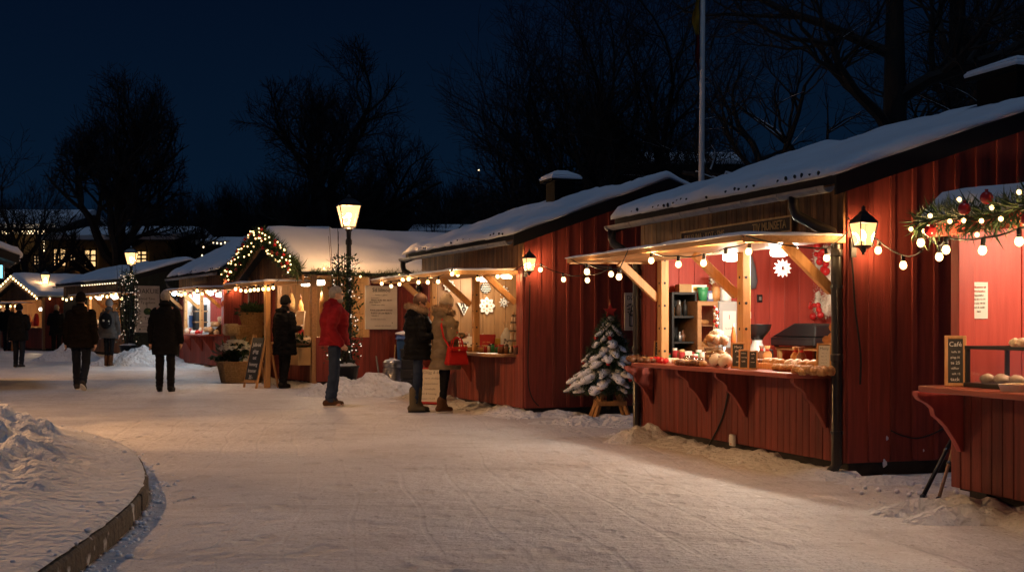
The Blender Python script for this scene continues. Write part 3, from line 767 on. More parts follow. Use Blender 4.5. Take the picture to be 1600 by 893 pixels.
def basket(name,label,loc,r0,r1,h,rz=0,sx=1,sy=1,handle=False,group=None,square=False):
    t=thing(name,label,'basket',loc,rz,group); m=MB(); n=28; k=max(6,int(h/.022))
    prof=[(r0+(r1-r0)*i/k+(.006 if i%2 else -.002), h*i/k) for i in range(k+1)]
    if square:
        def sq(p):
            a=atan2(p[1],p[0]); r=sqrt(p[0]**2+p[1]**2); f=1/max(abs(cos(a)),abs(sin(a))); f=min(f,1.28); return (p[0]*f,p[1]*f,p[2])
    m.lathe(prof+[(r1-.025,h),(r0-.02,.03),(.01,.03)],n,(0,0,0),sx,sy)
    st=MB()
    for i in range(n):
        a=2*pi*i/n; st.tube([((r0+.006)*cos(a)*sx,(r0+.006)*sin(a)*sy,0),((r1+.006)*cos(a)*sx,(r1+.006)*sin(a)*sy,h+.005)],.007,5)
    st.tube([((r1-.004)*cos(2*pi*i/24)*sx,(r1-.004)*sin(2*pi*i/24)*sy,h+.006) for i in range(25)],.016,6)
    if square: m.v=[sq(p) for p in m.v]; st.v=[sq(p) for p in st.v]
    part(m,'basket_wall',M['wicker'],t); part(st,'rim_and_stakes',M['wicker'],t)
    if handle:
        for s in (-1,1):
            h_=MB(); h_.tube([(s*(r1*sx)*1.02,-.1,h-.01),(s*r1*sx*1.1,-.07,h+.06),(s*r1*sx*1.12,0,h+.09),(s*r1*sx*1.1,.07,h+.06),(s*r1*sx*1.02,.1,h-.01)],.012,6); part(h_,'handle',M['wicker'],t)
    return t
def snowflake(label, loc, rz, R, kind=0, mat='white', group='snowflake ornaments', accents=None):
    t=thing('snowflake_ornament',label,'ornament',loc,rz,group); m=MB()
    if kind==0:
        n=8; pts=[]
        for i in range(n*4):
            a=2*pi*i/(n*4); r=R*(1,.86,.7,.86)[i%4]; pts.append((r*sin(a),r*cos(a)))
        m.prism(pts,-.012,.012,'y')
    elif kind==1:   # star with pointed rays
        n=8; pts=[]
        for i in range(n*2): a=pi*i/n; r=R*(1 if i%2==0 else .5); pts.append((r*sin(a),r*cos(a)))
        m.prism(pts,-.01,.01,'y')
    elif kind==2:   # paper-petal flower
        for ring,(k,rr_,yy) in enumerate(((12,1,.0),(12,.72,-.02),(8,.45,-.04))):
            for i in range(k):
                a=2*pi*(i+.5*(ring%2))/k; c=V((sin(a),0,cos(a))); s=V((cos(a),0,-sin(a)))*R*.17
                p=c*R*.15+V((0,yy,0)); q=c*R*rr_+V((0,yy-.015,0)); mm=c*R*rr_*.65+V((0,yy-.03,0))
                b=V((0,.008,0)); m.add([p,mm+s,q,mm-s,p+b,mm+s+b,q+b,mm-s+b],[(0,1,2,3),(7,6,5,4),(0,4,5,1),(1,5,6,2),(2,6,7,3),(3,7,4,0)])
    elif kind==3:   # kite-shaped heart of openwork
        m.prism([(0,-R),(R*.78,R*.42),(R*.1,R*.22),(0,R*.62),(-R*.1,R*.25),(-R*.78,R*.5)],-.012,.012,'y')
    part(m,'body',M[mat],t,bevel=.002 if kind!=2 else 0)
    if accents:
        a_=MB()
        if kind==3:
            for x,z in ((-.3,.25),(0,.0),(.3,.2),(-.15,-.25),(.14,-.25),(0,-.55),(-.05,.3)): a_.box(x*R-.012,x*R+.012,-.016,-.0125,z*R-.03,z*R+.03)
        else:
            for i in range(8):
                a=pi*i/4; a_.ball((R*.52*sin(a),-.011,R*.52*cos(a)),.014,6,4)
            a_.ball((0,-.012,0),R*.16,8,6)
        part(a_,'piped_dots',M[accents],t)
    return t
def pendant(label, loc, r=.1, h=.1, power=16, color=(1,.85,.66), drop=.25, mat='pendant', group='pendant lamps in the stalls'):
    t=thing('pendant_lamp',label,'pendant lamp',loc,0,group)
    m=MB(); m.lathe([(r*.55,0),(r*.95,.012),(r,.03),(r,h*.72),(r*.9,h)],16); part(m,'glowing_shade',M[mat],t,smooth=True)
    m=MB(); m.lathe([(r*.92,h),(r*.92,h+.025),(r*.4,h+.05),(.02,h+.06)],16); m.tube([(0,0,h+.05),(0,0,h+drop)],.006,6); part(m,'cap',M['black'],t)
    lamp((0,0,-.06),power*.72,color,.08,t); return t

def sign_text(parent, lines, w, h, y=-.012, mat='ink', heads=1):
    """lines: list of (string,size,x,z,align) in fractions of the board"""
    for s,sz,x,z,al in lines: text(s,sz*h,M[mat],parent,(x*w,y,z*h),(pi/2,0,0),'lettering',al)
# ================================================================== STALL A (large food stall, right)
SA=Stall(1322,744,18.6,farpx=1004)
pxA=lambda px,y=0,py=500: SA.py_(px,py,y)[0]
CZ=.845
A=build_stall(SA,'large red stall with lit pastry counter and a name board under its eave',D=4.7,ez=2.5,rz=3.27,cz=CZ,uz=2.03,cd=.97,cout=1.925,
  cx=(pxA(890,-.97),pxA(1160,-.97)),open_=(pxA(1027),pxA(1304)),posts=(pxA(1034),pxA(1160)),braces=(pxA(1030),pxA(1154),pxA(1303)),
  brk=(pxA(1023),pxA(1108),pxA(1170),pxA(1296)),cntx=(pxA(985,-.4),pxA(1309)),inD=2.35,low_n=.105,detail=1.4)
LA=SA.L
snow_bank(SA,-LA-.4,.25,-.5,.08,.1,seed=3)
# chimney
def chimney(parent,x,y,z0,w=.5,d=.5,h=.55,name='chimney'):
    m=MB(); m.box(x-w/2,x+w/2,y-d/2,y+d/2,z0-.5,z0+h); c=part(m,name,M['cap'],parent)
    m=MB(); m.box(x-w/2-.08,x+w/2+.08,y-d/2-.08,y+d/2+.08,z0+h,z0+h+.04); part(m,'chimney_cap',M['cap'],parent)
    q=MB(); W,Dd=w/2+.1,d/2+.1; z=z0+h+.041
    q.hexa([(x-W,y-Dd,z),(x+W,y-Dd,z),(x+W,y+Dd,z),(x-W,y+Dd,z),(x-W*.96,y-Dd*.96,z+.05),(x+W*.96,y-Dd*.96,z+.05),(x+W*.96,y+Dd*.96,z+.05),(x-W*.96,y+Dd*.96,z+.05)])
    q.hexa([(x-W*.96,y-Dd*.96,z+.05),(x+W*.96,y-Dd*.96,z+.05),(x+W*.96,y+Dd*.96,z+.05),(x-W*.96,y+Dd*.96,z+.05),(x-.08,y-.08,z+.15),(x+.08,y-.08,z+.15),(x+.08,y+.08,z+.15),(x-.08,y+.08,z+.15)])
    part(q,'chimney_snow',M['snow'],parent,bevel=.02); return c
roofA=[c for c in A.children if c.name.startswith('roof')][0]
xc,zA=SA.py_(1592,122,2.3); chimney(roofA,xc,2.3,3.2,.55,.5,zA-3.2)
# name board
bx0,bx1=pxA(1065,-.05,360),pxA(1238,-.05,350); bz0=SA.py_(1238,362,-.05)[1]; bz1=SA.py_(1238,335.5,-.05)[1]; bw=bx1-bx0; bh=bz1-bz0
sg=thing('name_board','long gilt lettered wooden name board under the eave of the large stall','sign',SA.w((bx0+bx1)/2,-.045,bz0),SA.rz)
m=MB(); m.box(-bw/2,bw/2,-.012,.018,0,bh); part(m,'panel',M['darkwood'],sg,bevel=.003)
m=MB(); q=.016
m.box(-bw/2,bw/2,-.02,-.0125,0,q); m.box(-bw/2,bw/2,-.02,-.0125,bh-q,bh); m.box(-bw/2,-bw/2+q,-.02,-.0125,q,bh-q); m.box(bw/2-q,bw/2,-.02,-.0125,q,bh-q)
part(m,'border',M['gold'],sg)
text('FAUSUNA · KOT · SMS',bh*.6,M['gold'],sg,(-bw*.46,-.0145,bh*.47),align='LEFT',ext=.003,sx=.78*bw/1.75); text('TIV MUNSETA',bh*.72,M['gold'],sg,(bw*.46,-.0145,bh*.5),align='RIGHT',ext=.003,sx=.72*bw/1.75)
# lantern on the gable corner of A and of B (local -y of the lantern points out of the gable = local +x of the stall)
def lantern_on(S,px,py,s,label,power,out=.2):
    y,z=S.px_(px,py,out); return wall_lantern(label,S.w(out,y,z-.15*s),S.rz+pi/2,s,power)
lantern_on(SA,1349,364,.7,'black carriage lantern glowing on the corner of the large food stall, above its downpipe',4)

# --- inside A: far wall plane x=-LA+.07
fx=-LA+.08
def onA(px,y,z=CZ,py=560): return SA.w(pxA(px,y,py),y,z)
def sizeA(npx,y,px=1150): 
    p=onA(px,y); return npx*p.y/F
# tall dark shelf with goods
def box_on_far(px0,px1,pyt,depth,z0=.14):
    y0,z1=SA.px_(px0,pyt,fx+depth); y1,_=SA.px_(px1,pyt,fx+depth); return y0,y1,z1
y0,y1,z1=box_on_far(1050,1089,456,.42)
t=thing('shelf_unit','tall black open shelf unit of jars and bags against the red inside wall','shelf',SA.w(fx+.0,(y0+y1)/2,.141),SA.rz+pi/2)
W=y1-y0; H=z1-.141; Dp=.42
m=MB(); m.box(-W/2,-W/2+.025,-Dp,0,0,H); m.box(W/2-.025,W/2,-Dp,0,0,H); m.box(-W/2+.025,W/2-.025,-.02,0,0,H); m.box(-W/2+.025,W/2-.025,-Dp,-.021,H-.025,H); part(m,'case',M['blackmat'],t)
shz=[H-.28*(i+1) for i in range(4)]
for z in shz+[.05]:
    m=MB(); m.box(-W/2+.026,W/2-.026,-Dp+.01,-.021,z,z+.02); part(m,'shelf_board',M['blackmat'],t)
gm=rnd
for z in shz:
    for k in range(5):
        x=-W/2+.07+(W-.14)*k/4; m=MB(); h=gm.uniform(.08,.19); r=gm.uniform(.02,.035)
        m.lathe([(r,0),(r,h*.65),(r*.4,h*.8),(r*.35,h),(r*.4,h+.01)],8)
        solo(m,'bottle',M[gm.choice(['blackmat','steel','brown','dough','steel','darkwood'])],'small bottle or jar standing in the tall black shelf unit','bottle',SA.w(fx+Dp-.12-gm.random()*.1,(y0+y1)/2+x,.141+z+.02),SA.rz,'jars and bottles in the black shelf unit',smooth=True)
# stuff on top of the shelf
def box_thing(name,label,cat,loc,rz,w,d,h,mat,extra=None,group=None,bev=.004):
    t=thing(name,label,cat,loc,rz,group); m=MB(); m.box(-w/2,w/2,-d/2,d/2,0,h); part(m,'carton',M[mat],t,bevel=bev)
    m=MB(); m.box(-w/2-.002,w/2+.002,-d/2-.002,d/2+.002,h-.0,h+.006); part(m,'lid_flap',M[mat],t)
    if extra: m=MB(); m.box(-w*.3,w*.3,-d/2-.003,-d/2-.0005,h*.25,h*.8); part(m,'printed_label',M[extra],t)
    return t
zt=z1+.001
def farpt(px,off): y,_=SA.px_(px,450,fx+off); return SA.w(fx+off,y,zt)
box_thing('cardboard_box','brown cardboard box on top of the black shelf unit','box',farpt(1068,.2),0.1,.14,.2,.085,'card')
box_thing('white_box','white box with yellow print beside the cardboard box on the black shelf unit','box',farpt(1089,.18),.05,.19,.16,.08,'white','yellow')
# display cabinet with glass doors
y0,y1,z1=box_on_far(1090,1122,470,.5)
t=thing('display_cabinet','beige framed glass door cabinet of pastries beside the black shelf unit','cabinet',SA.w(fx,(y0+y1)/2,.141),SA.rz+pi/2)
W=y1-y0; H=z1-.141; Dp=.5
m=MB(); m.box(-W/2,-W/2+.02,-Dp+.03,0,0,H); m.box(W/2-.02,W/2,-Dp+.03,0,0,H); m.box(-W/2+.02,W/2-.02,-.02,0,0,H); m.box(-W/2+.02,W/2-.02,-Dp+.03,-.021,H-.02,H); m.box(-W/2+.02,W/2-.02,-Dp+.03,-.021,0,.3); part(m,'case',M['oak'],t)
for a,b in ((.32,H*.58),(H*.6,H)):
    d=MB(); d.box(-W/2,W/2,-Dp,-Dp+.028,a,a+.05); d.box(-W/2,W/2,-Dp,-Dp+.028,b-.05,b); d.box(-W/2,-W/2+.05,-Dp,-Dp+.028,a+.05,b-.05); d.box(W/2-.05,W/2,-Dp,-Dp+.028,a+.05,b-.05)
    dd=part(d,'door',M['oak'],t,bevel=.003); g=MB(); g.box(-W/2+.05,W/2-.05,-Dp+.01,-Dp+.014,a+.05,b-.05); part(g,'glass_pane',M['glass'],dd)
    h_=MB(); h_.tube([(-.05,-Dp-.02,a+.025),(.05,-Dp-.02,a+.025)],.008,6); part(h_,'handle',M['black'],dd)
for z in (H*.62,H*.8):
    s=MB(); s.box(-W/2+.021,W/2-.021,-Dp+.04,-.021,z,z+.012); part(s,'shelf_board',M['oak'],t)
    for k in range(4):
        m=MB(); m.ball((0,0,.03),.045,10,6,.25,(1.1,1,.7)); solo(m,'pastry',M['dough'],'golden bun behind the glass of the beige cabinet','pastry',SA.w(fx+Dp-.15,(y0+y1)/2-W/2+.09+k*(W-.18)/3,.141+z+.012),k,'buns in the glass cabinet',smooth=True)
zt=z1+.001
t=thing('tin_cup','green tin beaker with pale rim on top of the glass cabinet','tin',farpt(1098,.35)); m=MB(); m.lathe([(.045,0),(.062,.15),(.055,.15),(.04,.02),(.005,.02)],14); part(m,'beaker',M['greenbox'],t,smooth=True); m=MB(); m.lathe([(.064,.13),(.064,.155),(.058,.156)],14); part(m,'rim',M['greenbox'],t); 
box_thing('blue_tin','small dark blue tin on top of the glass cabinet','tin',farpt(1109,.3),.1,.07,.07,.11,'bluebox','white')
t=thing('flower_vase','tan jar of dried pale flowers on the glass cabinet','vase',farpt(1118,.32)); m=MB(); m.lathe([(.04,0),(.055,.05),(.055,.12),(.045,.15),(.05,.16),(.04,.15),(.03,.02)],14); part(m,'jar_body',M['dough'],t,smooth=True)
m=MB(); rr=random.Random(5); flower_heads(m,(0,0,.2),.09,.09,.08,16,.045,rr); part(m,'dried_flowers',M['petal'],t); m=MB()
for k in range(8): a=k*.8; m.tube([(0,0,.1),(cos(a)*.05,sin(a)*.05,.22)],.003,4)
part(m,'stems',M['dough'],t)
# white fridge
y0,y1,z1=box_on_far(1124,1152,470,.5)
t=thing('white_fridge','white upright fridge with a notice stuck on its door, next to the glass cabinet','fridge',SA.w(fx,(y0+y1)/2,.141),SA.rz+pi/2)
W=y1-y0; H=z1-.141
m=MB(); m.box(-W/2,W/2,-.46,0,0,H); part(m,'body',M['enamel'],t,bevel=.008)
m=MB(); m.box(-W/2,W/2,-.5,-.465,.04,H-.005); d=part(m,'door',M['enamel'],t,bevel=.008)
m=MB(); m.tube([(-W/2+.04,-.505,H*.55),(-W/2+.04,-.53,H*.57),(-W/2+.04,-.53,H*.72),(-W/2+.04,-.505,H*.74)],.01,6); part(m,'handle',M['steel'],d)
m=MB(); m.box(-.07,.09,-.504,-.5015,H*.72,H*.92); n=part(m,'notice',M['paper'],d); text('I',.07,M['redink'],n,(.01,-.5055,H*.87)); text('Ta en kaka',.025,M['grey'],n,(.01,-.5055,H*.78)); 
m=MB(); m.box(-.07,.1,-.504,-.5015,H*.34,H*.62); n=part(m,'notice',M['chalkb'],d); text('OBS',.05,M['white'],n,(.01,-.5055,H*.55)); text('**',.09,M['pale'],n,(.01,-.5055,H*.42))
zt=z1+.001
t=thing('white_canister','white enamel canister on top of the fridge, next to the vase','canister',farpt(1134,.3)); m=MB(); m.lathe([(.06,0),(.064,.02),(.064,.14),(.05,.16)],16); part(m,'can',M['white'],t,smooth=True); m=MB(); m.lathe([(.066,.135),(.066,.155),(.015,.175),(.015,.19),(.004,.195)],16); part(m,'lid',M['white'],t,smooth=True)
# grey cloth bag hanging behind the middle post
y_,z_=SA.px_(1172,452,fx+.1)
t=thing('cloth_bag','grey cloth bag hanging on the red wall behind the middle post','bag',SA.w(fx+.06,y_,z_),SA.rz+pi/2)
m=MB(); m.lathe([(.02,.0),(.1,.015),(.12,.1),(.095,.25),(.05,.38),(.02,.44)],14,(0,0,0),1,.38); part(m,'bag_body',M['gpaper'],t,smooth=True); m=MB(); m.tube([(-.03,0,.42),(0,.0,.52),(.03,0,.42)],.008,6); part(m,'strap',M['gpaper'],t)
y_,z_=SA.px_(1187,466,fx)
t=thing('wall_switch','small dark wall switch on the red inside wall','switch',SA.w(fx-.009,y_,z_),SA.rz+pi/2); m=MB(); m.box(-.035,.035,-.018,0,-.045,.045); part(m,'plate',M['plastic'],t,bevel=.004); m=MB(); m.box(-.015,.015,-.024,-.018,-.02,.02); part(m,'rocker',M['grey'],t)
y_,z_=SA.px_(1167,492,fx); t=thing('wall_socket','small white socket on the red inside wall beside the post','socket',SA.w(fx-.009,y_,z_),SA.rz+pi/2); m=MB(); m.box(-.05,.05,-.02,0,-.04,.04); part(m,'plate',M['white'],t,bevel=.004); m=MB(); m.lathe([(.025,0),(.025,.004)],12); m.v=[(p[0],-.02-p[2],p[1]) for p in m.v]; part(m,'face',M['white'],t)
# paper snowflake hung from the ceiling, lamps
y_=.95; x_,z_=SA.py_(1222,419,y_); snowflake('white folded paper star flower hanging below the pendant lamps in the large stall',SA.w(x_,y_,z_),0.1,sizeA(15,y_,1222),2)
m=MB(); 
for k,(px,py,y_,pw) in enumerate(((1142,408,.3,9),(1217,401,.42,18),(1235,398,.42,13))):
    x_,z_=SA.py_(px,py,y_); pendant(('white glowing pendant lamp left of the middle post in the large stall','white glowing pendant lamp just above the paper star','second glowing pendant lamp at the right above the paper star')[k],SA.w(x_,y_,z_),.085 if k<2 else .075,.075,pw,(1,.86,.68),.3)
# wreath on the back wall, baubles, bead chain
x_,z_=SA.py_(1297,440,2.3)
t=thing('wreath','large frosted white wreath with red baubles on the back wall of the large stall','wreath',SA.w(x_,2.22,z_),SA.rz)
rr=random.Random(8); m=MB(); ring=[(.2*cos(2*pi*i/28),0,.34*sin(2*pi*i/28)) for i in range(29)]; needles_along(m,ring,.13,6500,.05,rr); m.tube(ring,[.05+.02*rr.random() for _ in ring],9,False); part(m,'frosted_needles',M['petal'],t)
for k in range(20):
    a=rr.random()*2*pi; m=MB(); m.ball((0,0,0),rr.uniform(.026,.05),10,7); part(m,'bauble',M['redball'],t,(.2*cos(a)+rr.gauss(0,.03),-.1,.34*sin(a)+rr.gauss(0,.04)),smooth=True)
t=thing('bead_chain','hanging chain of small white beads beside the wreath','bead chain',SA.w(*[ (lambda q:(q[0],2.2,q[1]))(SA.py_(1262,400,2.2))][0]),SA.rz); m=MB()
for k in range(22): m.ball((.06*sin(k*.14),0,-.02*k),.009,6,4)
part(m,'beads',M['white'],t)
# wooden side table with tabletop grill
yb=1.5
xa,zt_=SA.py_(1214,541,yb); xb,_=SA.py_(1290,541,yb); 
t=thing('side_table','low pine shelf table behind the counter under the black grill','table',SA.w((xa+xb)/2,yb+.2,.141),SA.rz); W=xb-xa; H=zt_-.141
m=MB(); m.box(-W/2,W/2,-.22,.3,H-.035,H); part(m,'table_top',M['pine'],t,bevel=.004)
for sx_ in (-1,0,1):
    for sy_ in (-.19,.27): m=MB(); m.box(sx_*(W/2-.04)-.025,sx_*(W/2-.04)+.025,sy_-.02,sy_+.02,0,H-.036); part(m,'leg',M['pine'],t)
m=MB(); m.box(-W/2+.04,W/2-.04,.25,.262,.2,H-.036); part(m,'back_panel',M['plastic'],t); m=MB(); m.box(-W/2+.04,W/2-.04,-.19,.24,.5,.52); part(m,'lower_shelf',M['pine'],t)
gx=(pxA(1212,yb,520)+pxA(1284,yb,520))/2; gw=(pxA(1284,yb,520)-pxA(1212,yb,520))*.96
t=thing('tabletop_grill','black tabletop grill with a sloping glass lid on the pine shelf table','grill',SA.w(gx,yb+.12,.141+H),SA.rz)
hh=SA.py_(1270,505,yb)[1]-.141-H; m=MB(); m.box(-gw/2,gw/2,-.2,.2,.015,hh*.42); b_=part(m,'base',M['plastic'],t,bevel=.012)
m=MB(); m.box(-gw/2+.02,gw/2-.02,-.204,-.2005,hh*.1,hh*.3); part(m,'front_tray',M['black'],t); 
m=MB(); m.prism([(-.5*gw,hh*.43),(.5*gw,hh*.43),(.5*gw,hh*.9),(.42*gw,hh),(0.02*gw,hh)],-.19,.19,'y'); part(m,'lid',M['plastic'],t,bevel=.012)
m=MB(); q=V((.52*gw,0,hh*.57)); m.hexa([(-.46*gw,-.14,hh*.51),(-.02*gw,-.14,hh*1.0),(-.02*gw,.14,hh*1.0),(-.46*gw,.14,hh*.51),(-.465*gw,-.14,hh*.52),(-.025*gw,-.14,hh*1.015),(-.025*gw,.14,hh*1.015),(-.465*gw,.14,hh*.52)]); part(m,'lid_glass',M['screen'],t)
for k in range(4): m=MB(); m.box(-.02,.02,-.02,.02,0,.016); part(m,'foot',M['rubber'],t,((-1)**k*(gw/2-.05),(-.15 if k<2 else .15),0))
m=MB(); m.box(.2*gw,.34*gw,-.203,-.2005,hh*.2,hh*.26); part(m,'badge',M['white'],t)
# black bowl mixer / grinder
y_=.55; p=onA(1183,y_); s=sizeA(1,y_,1183)
t=thing('stand_mixer','white table machine with a wide black bowl on top, beside the middle post','mixer',p,.0)
m=MB(); m.lathe([(17*s,0),(18*s,2*s),(17*s,14*s),(12*s,26*s),(8*s,34*s),(8*s,38*s)],18); part(m,'base',M['enamel'],t,smooth=True)
m=MB(); m.lathe([(7*s,37*s),(12*s,44*s),(20*s,54*s),(22*s,62*s),(23*s,63*s),(21*s,63*s),(18*s,54*s),(4*s,45*s)],22); part(m,'bowl',M['black'],t,smooth=True)
m=MB(); m.tube([(18*s,0,6*s),(24*s,0,12*s),(24*s,0,22*s),(15*s,0,24*s)],1.6*s,8); part(m,'handle',M['plastic'],t)
# nutcracker bottle / orange bottle beside the post
p=onA(1146,.2); s=sizeA(1,.2,1146)
t=thing('orange_bottle','slim bottle with orange sleeve standing left of the middle post','bottle',p,0); m=MB(); m.lathe([(3.5*s,0),(4*s,2*s),(4*s,26*s)],12); part(m,'lower_half',M['pale'],t,smooth=True); m=MB(); m.lathe([(4.4*s,20*s),(4.4*s,46*s),(2.6*s,54*s),(1.6*s,60*s)],12); part(m,'sleeve',M['orange'],t,smooth=True); m=MB(); m.lathe([(1.9*s,60*s),(1.9*s,65*s)],10); part(m,'stopper',M['white'],t)
# striped candy rope
p=onA(1119,.05); t=thing('candy_stand','tall thin stand of wrapped red and white sweets on the counter','sweets',p,0); s=sizeA(1,.05,1119)
m=MB(); m.tube([(0,0,0),(0,0,80*s)],.006,6); m.lathe([(.05,0),(.05,.01)],12); part(m,'rod',M['steel'],t)
for k in range(14): m=MB(); m.ball((0,0,0),.017,8,5); part(m,'sweet',M['redball' if k%2 else 'white'],t,(.016*cos(k*2.2),.016*sin(k*2.2),.28+k*.023),smooth=True)
# glasses, cookie jar, trays
gl=MB(); gl.lathe([(.024,0),(.03,.075),(.028,.075),(.022,.006)],12); gm_=gl.mesh('drinking_glass',M['jar'],True)
for k,px in enumerate((982,989,996,1003,1008,1071,1077,1083,1089,1095)):
    y_=-.12 if k<5 else .0
    o=link('drinking_glass',gm_,None,onA(px,y_)); tag(o,'small clear drinking glass in the row on the left of the counter' if k<5 else 'small clear drinking glass standing behind the cookies near the cookie jar','glass','drinking glasses on the counter')
bun=MB(); bun.ball((0,0,.026),.042,10,7,.22,(1,1,.75)); bme=bun.mesh('pastry',M['dough'],True)
bun2=MB(); bun2.ball((0,0,.024),.04,9,6,.5,(1.2,.9,.8)); bme2=bun2.mesh('pastry',M['brown'],True)
bun3=MB(); bun3.ball((0,0,.02),.034,9,6,.3); bme3=bun3.mesh('pastry',M['pale'],True)
redm=MB(); redm.ball((0,0,.03),.03,8,6); rme=redm.mesh('apple',M['redball'],True)
def scatter(me,name,label,cat,grp,pxs,ys,z=CZ,jz=0.0,sc_=1.):
    for px in pxs:
        o=link(name,me,None,onA(px+rnd.uniform(-1.5,1.5),rnd.uniform(*ys),z+rnd.random()*jz),(0,0,rnd.random()*6)); o.scale=(sc_*rnd.uniform(.85,1.15),)*3; tag(o,label,cat,grp)
scatter(bme2,'pastry','small dark cookie at the far left end of the counter','pastry','dark cookies at the left of the counter',[985,991,997,1003,1009,1015,1019,988,1000,1012],(-.3,-.16))
scatter(bme,'pastry','golden cookie at the far left end of the counter','pastry','golden cookies at the left of the counter',[994,1006,1017,1013],(-.2,-.1),jz=.02)
scatter(rme,'apple','small glossy red sweet beside the leaning chalkboard','sweet','red sweets on the counter',[1019,1024,1028,1033,1038,1042,1030],(-.26,-.1))
scatter(bme3,'pastry','pale sugared cookie in front of the drinking glasses','pastry','pale cookies on the counter',[1046,1050,1055,1060,1066,1073,1079,1085],(-.1,.02))
scatter(bme,'pastry','golden cookie in the front row near the cookie jar','pastry','golden cookies by the jar',[1058,1064,1071,1077,1083,1090,1095,1099],(-.3,-.18))
scatter(bme2,'pastry','dark cookie in the front row near the cookie jar','pastry','dark cookies by the jar',[1061,1068,1074,1086,1093],(-.34,-.24))
for px,l in ((997,'tiny white price card among the drinking glasses on the left'),(1076,'tiny white price card above the row of cookies')):
    t=thing('price_card',l,'price card',onA(px,-.05)); m=MB(); m.tube([(0,0,0),(0,0,.1)],.004,5); m.lathe([(.02,0),(.02,.008)],8); part(m,'stand',M['steel'],t); m=MB(); m.box(-.035,.035,-.003,.0,.09,.135); part(m,'card',M['paper'],t)
s=sizeA(1,-.08,1122); p=onA(1121,-.1)
t=thing('cookie_jar','wide glass jar heaped with pale round cookies at the middle of the counter','jar',p,0); m=MB(); m.lathe([(18*s,0),(20*s,3*s),(21*s,30*s),(20*s,30*s),(19*s,4*s),(.01,3*s)],22); part(m,'glass',M['jar'],t,smooth=True)
for k in range(34):
    a=k*2.4; q=sqrt((k%17)/17)*16*s; z=(6 if k<17 else 33)*s+rnd.random()*8*s
    o=link('pastry',bme3 if k%3 else bme,None,p+V((cos(a)*q,sin(a)*q,z)),(0,0,a)); o.scale=(1.25,)*3; tag(o,'pale round cookie heaped in the wide glass jar','pastry','cookies in the wide jar')
for px,l in ((1119,'large iced gingerbread ball in front of the cookie jar, left one'),(1133,'large iced gingerbread ball in front of the cookie jar, right one')):
    t=thing('iced_ball',l,'pastry',onA(px,-.3)); m=MB(); m.ball((0,0,11*s),11*s,14,10,.06); part(m,'cake',M['pale'],t,smooth=True); m=MB()
    for k in range(12): m.ball((9.5*s*sin(k*1.9)*cos(k*.7),-abs(9.5*s*cos(k*1.9)),11*s+7*s*sin(k*2.3)),1.4*s,6,4)
    part(m,'icing_dots',M['brown'],t)
p=onA(1120,-.08,CZ+40*s); t=tag(link('pastry',bme3,None,p),'single large pale cookie topping the heap of the jar','pastry'); t.scale=(2.2,)*3
rr=random.Random(31)
for k in range(13):
    h=rr.uniform(.09,.15); r=rr.uniform(.026,.036); px=1044+k*5.3
    t=thing('preserve_jar','small lidded jar in the back row on the left half of the food counter','jar',onA(px,.1+.06*(k%2)),rr.random(),'jars in the back row of the food counter'); m=MB(); m.lathe([(r,0),(r,h*.8),(r*.85,h*.86)],12); part(m,'glass_body',M[rr.choice(['brown','redmat','dough','orange','pale','greenbox'])],t,smooth=True); m=MB(); m.lathe([(r*.95,h*.86),(r*.95,h),(r*.9,h+.004)],12); part(m,'lid',M[rr.choice(['redmat','white','gold','paper'])],t)
for k,px in enumerate((1190,1199,1243,1252)):
    t=thing('sweet_bag',('clear bag of brown sweets left of the long pine tray' if k==0 else 'bag of pale sweets standing before the grill, second from the left' if k==1 else 'bag of pale sweets right of the grill middle' if k==2 else 'rightmost small bag of brown sweets behind the tray'),'sweets',onA(px,.33),0); m=MB(); m.lathe([(.04,0),(.05,.03),(.045,.12),(.015,.16),(.03,.2)],10,(0,0,0),1,.7); part(m,'bag_body',M['dough' if k%3 else 'brown'],t,smooth=True); m=MB(); m.lathe([(.018,.15),(.02,.16),(.018,.17)],8); part(m,'ribbon',M['redmat'],t)
# chalkboards on the counter
chalkboard('tall narrow chalkboard leaning beside the left post of the large stall',onA(1029,-.02),-.35,sizeA(17,0,1030),sizeA(32,0,1030)*1.05,.22,5,'',None,True,fw=.014)
chalkboard('largest of the three small chalkboards on the middle of the counter',onA(1153,-.16),-.22,sizeA(22,-.1,1150),sizeA(40,-.1,1150),.2,3,'Meny',None,True,fw=.016)
chalkboard('narrow orange framed chalkboard in front of the largest one',onA(1162,-.26),-.25,sizeA(16,-.2,1160),sizeA(31,-.2,1160),.2,3,'',None,True,fw=.015)
chalkboard('small chalkboard at the right of the three on the counter',onA(1176,-.24),-.3,sizeA(15,-.2,1170),sizeA(30,-.2,1170),.2,3,'',None,True,fw=.013)
# tray of pastries and loaves
x0_,x1_=pxA(1180,.1,572),pxA(1285,.1,572)
t=thing('pastry_tray','long pine tray of buns along the back edge of the counter','tray',SA.w((x0_+x1_)/2,.1,CZ),SA.rz); W=x1_-x0_
m=MB(); m.box(-W/2,W/2,-.13,.15,.0,.015); m.box(-W/2,W/2,-.14,-.125,0,.055); m.box(-W/2,W/2,.15,.165,0,.055); m.box(-W/2-.012,-W/2,-.14,.165,0,.055); m.box(W/2,W/2+.012,-.14,.165,0,.055); part(m,'tray_body',M['pine'],t,bevel=.003)
for k in range(26):
    px=1184+k*3.7; o=link('pastry',(bme2 if px<1205 else bme if px<1235 or px>1262 else bme3),None,SA.w(pxA(px,.1,565)+.0,.1+rnd.uniform(-.08,.1),CZ+.016+.02*rnd.random()),(0,0,k)); o.scale=(1.2,)*3
    tag(o,'bun lying in the long pine tray','pastry','buns in the long tray')
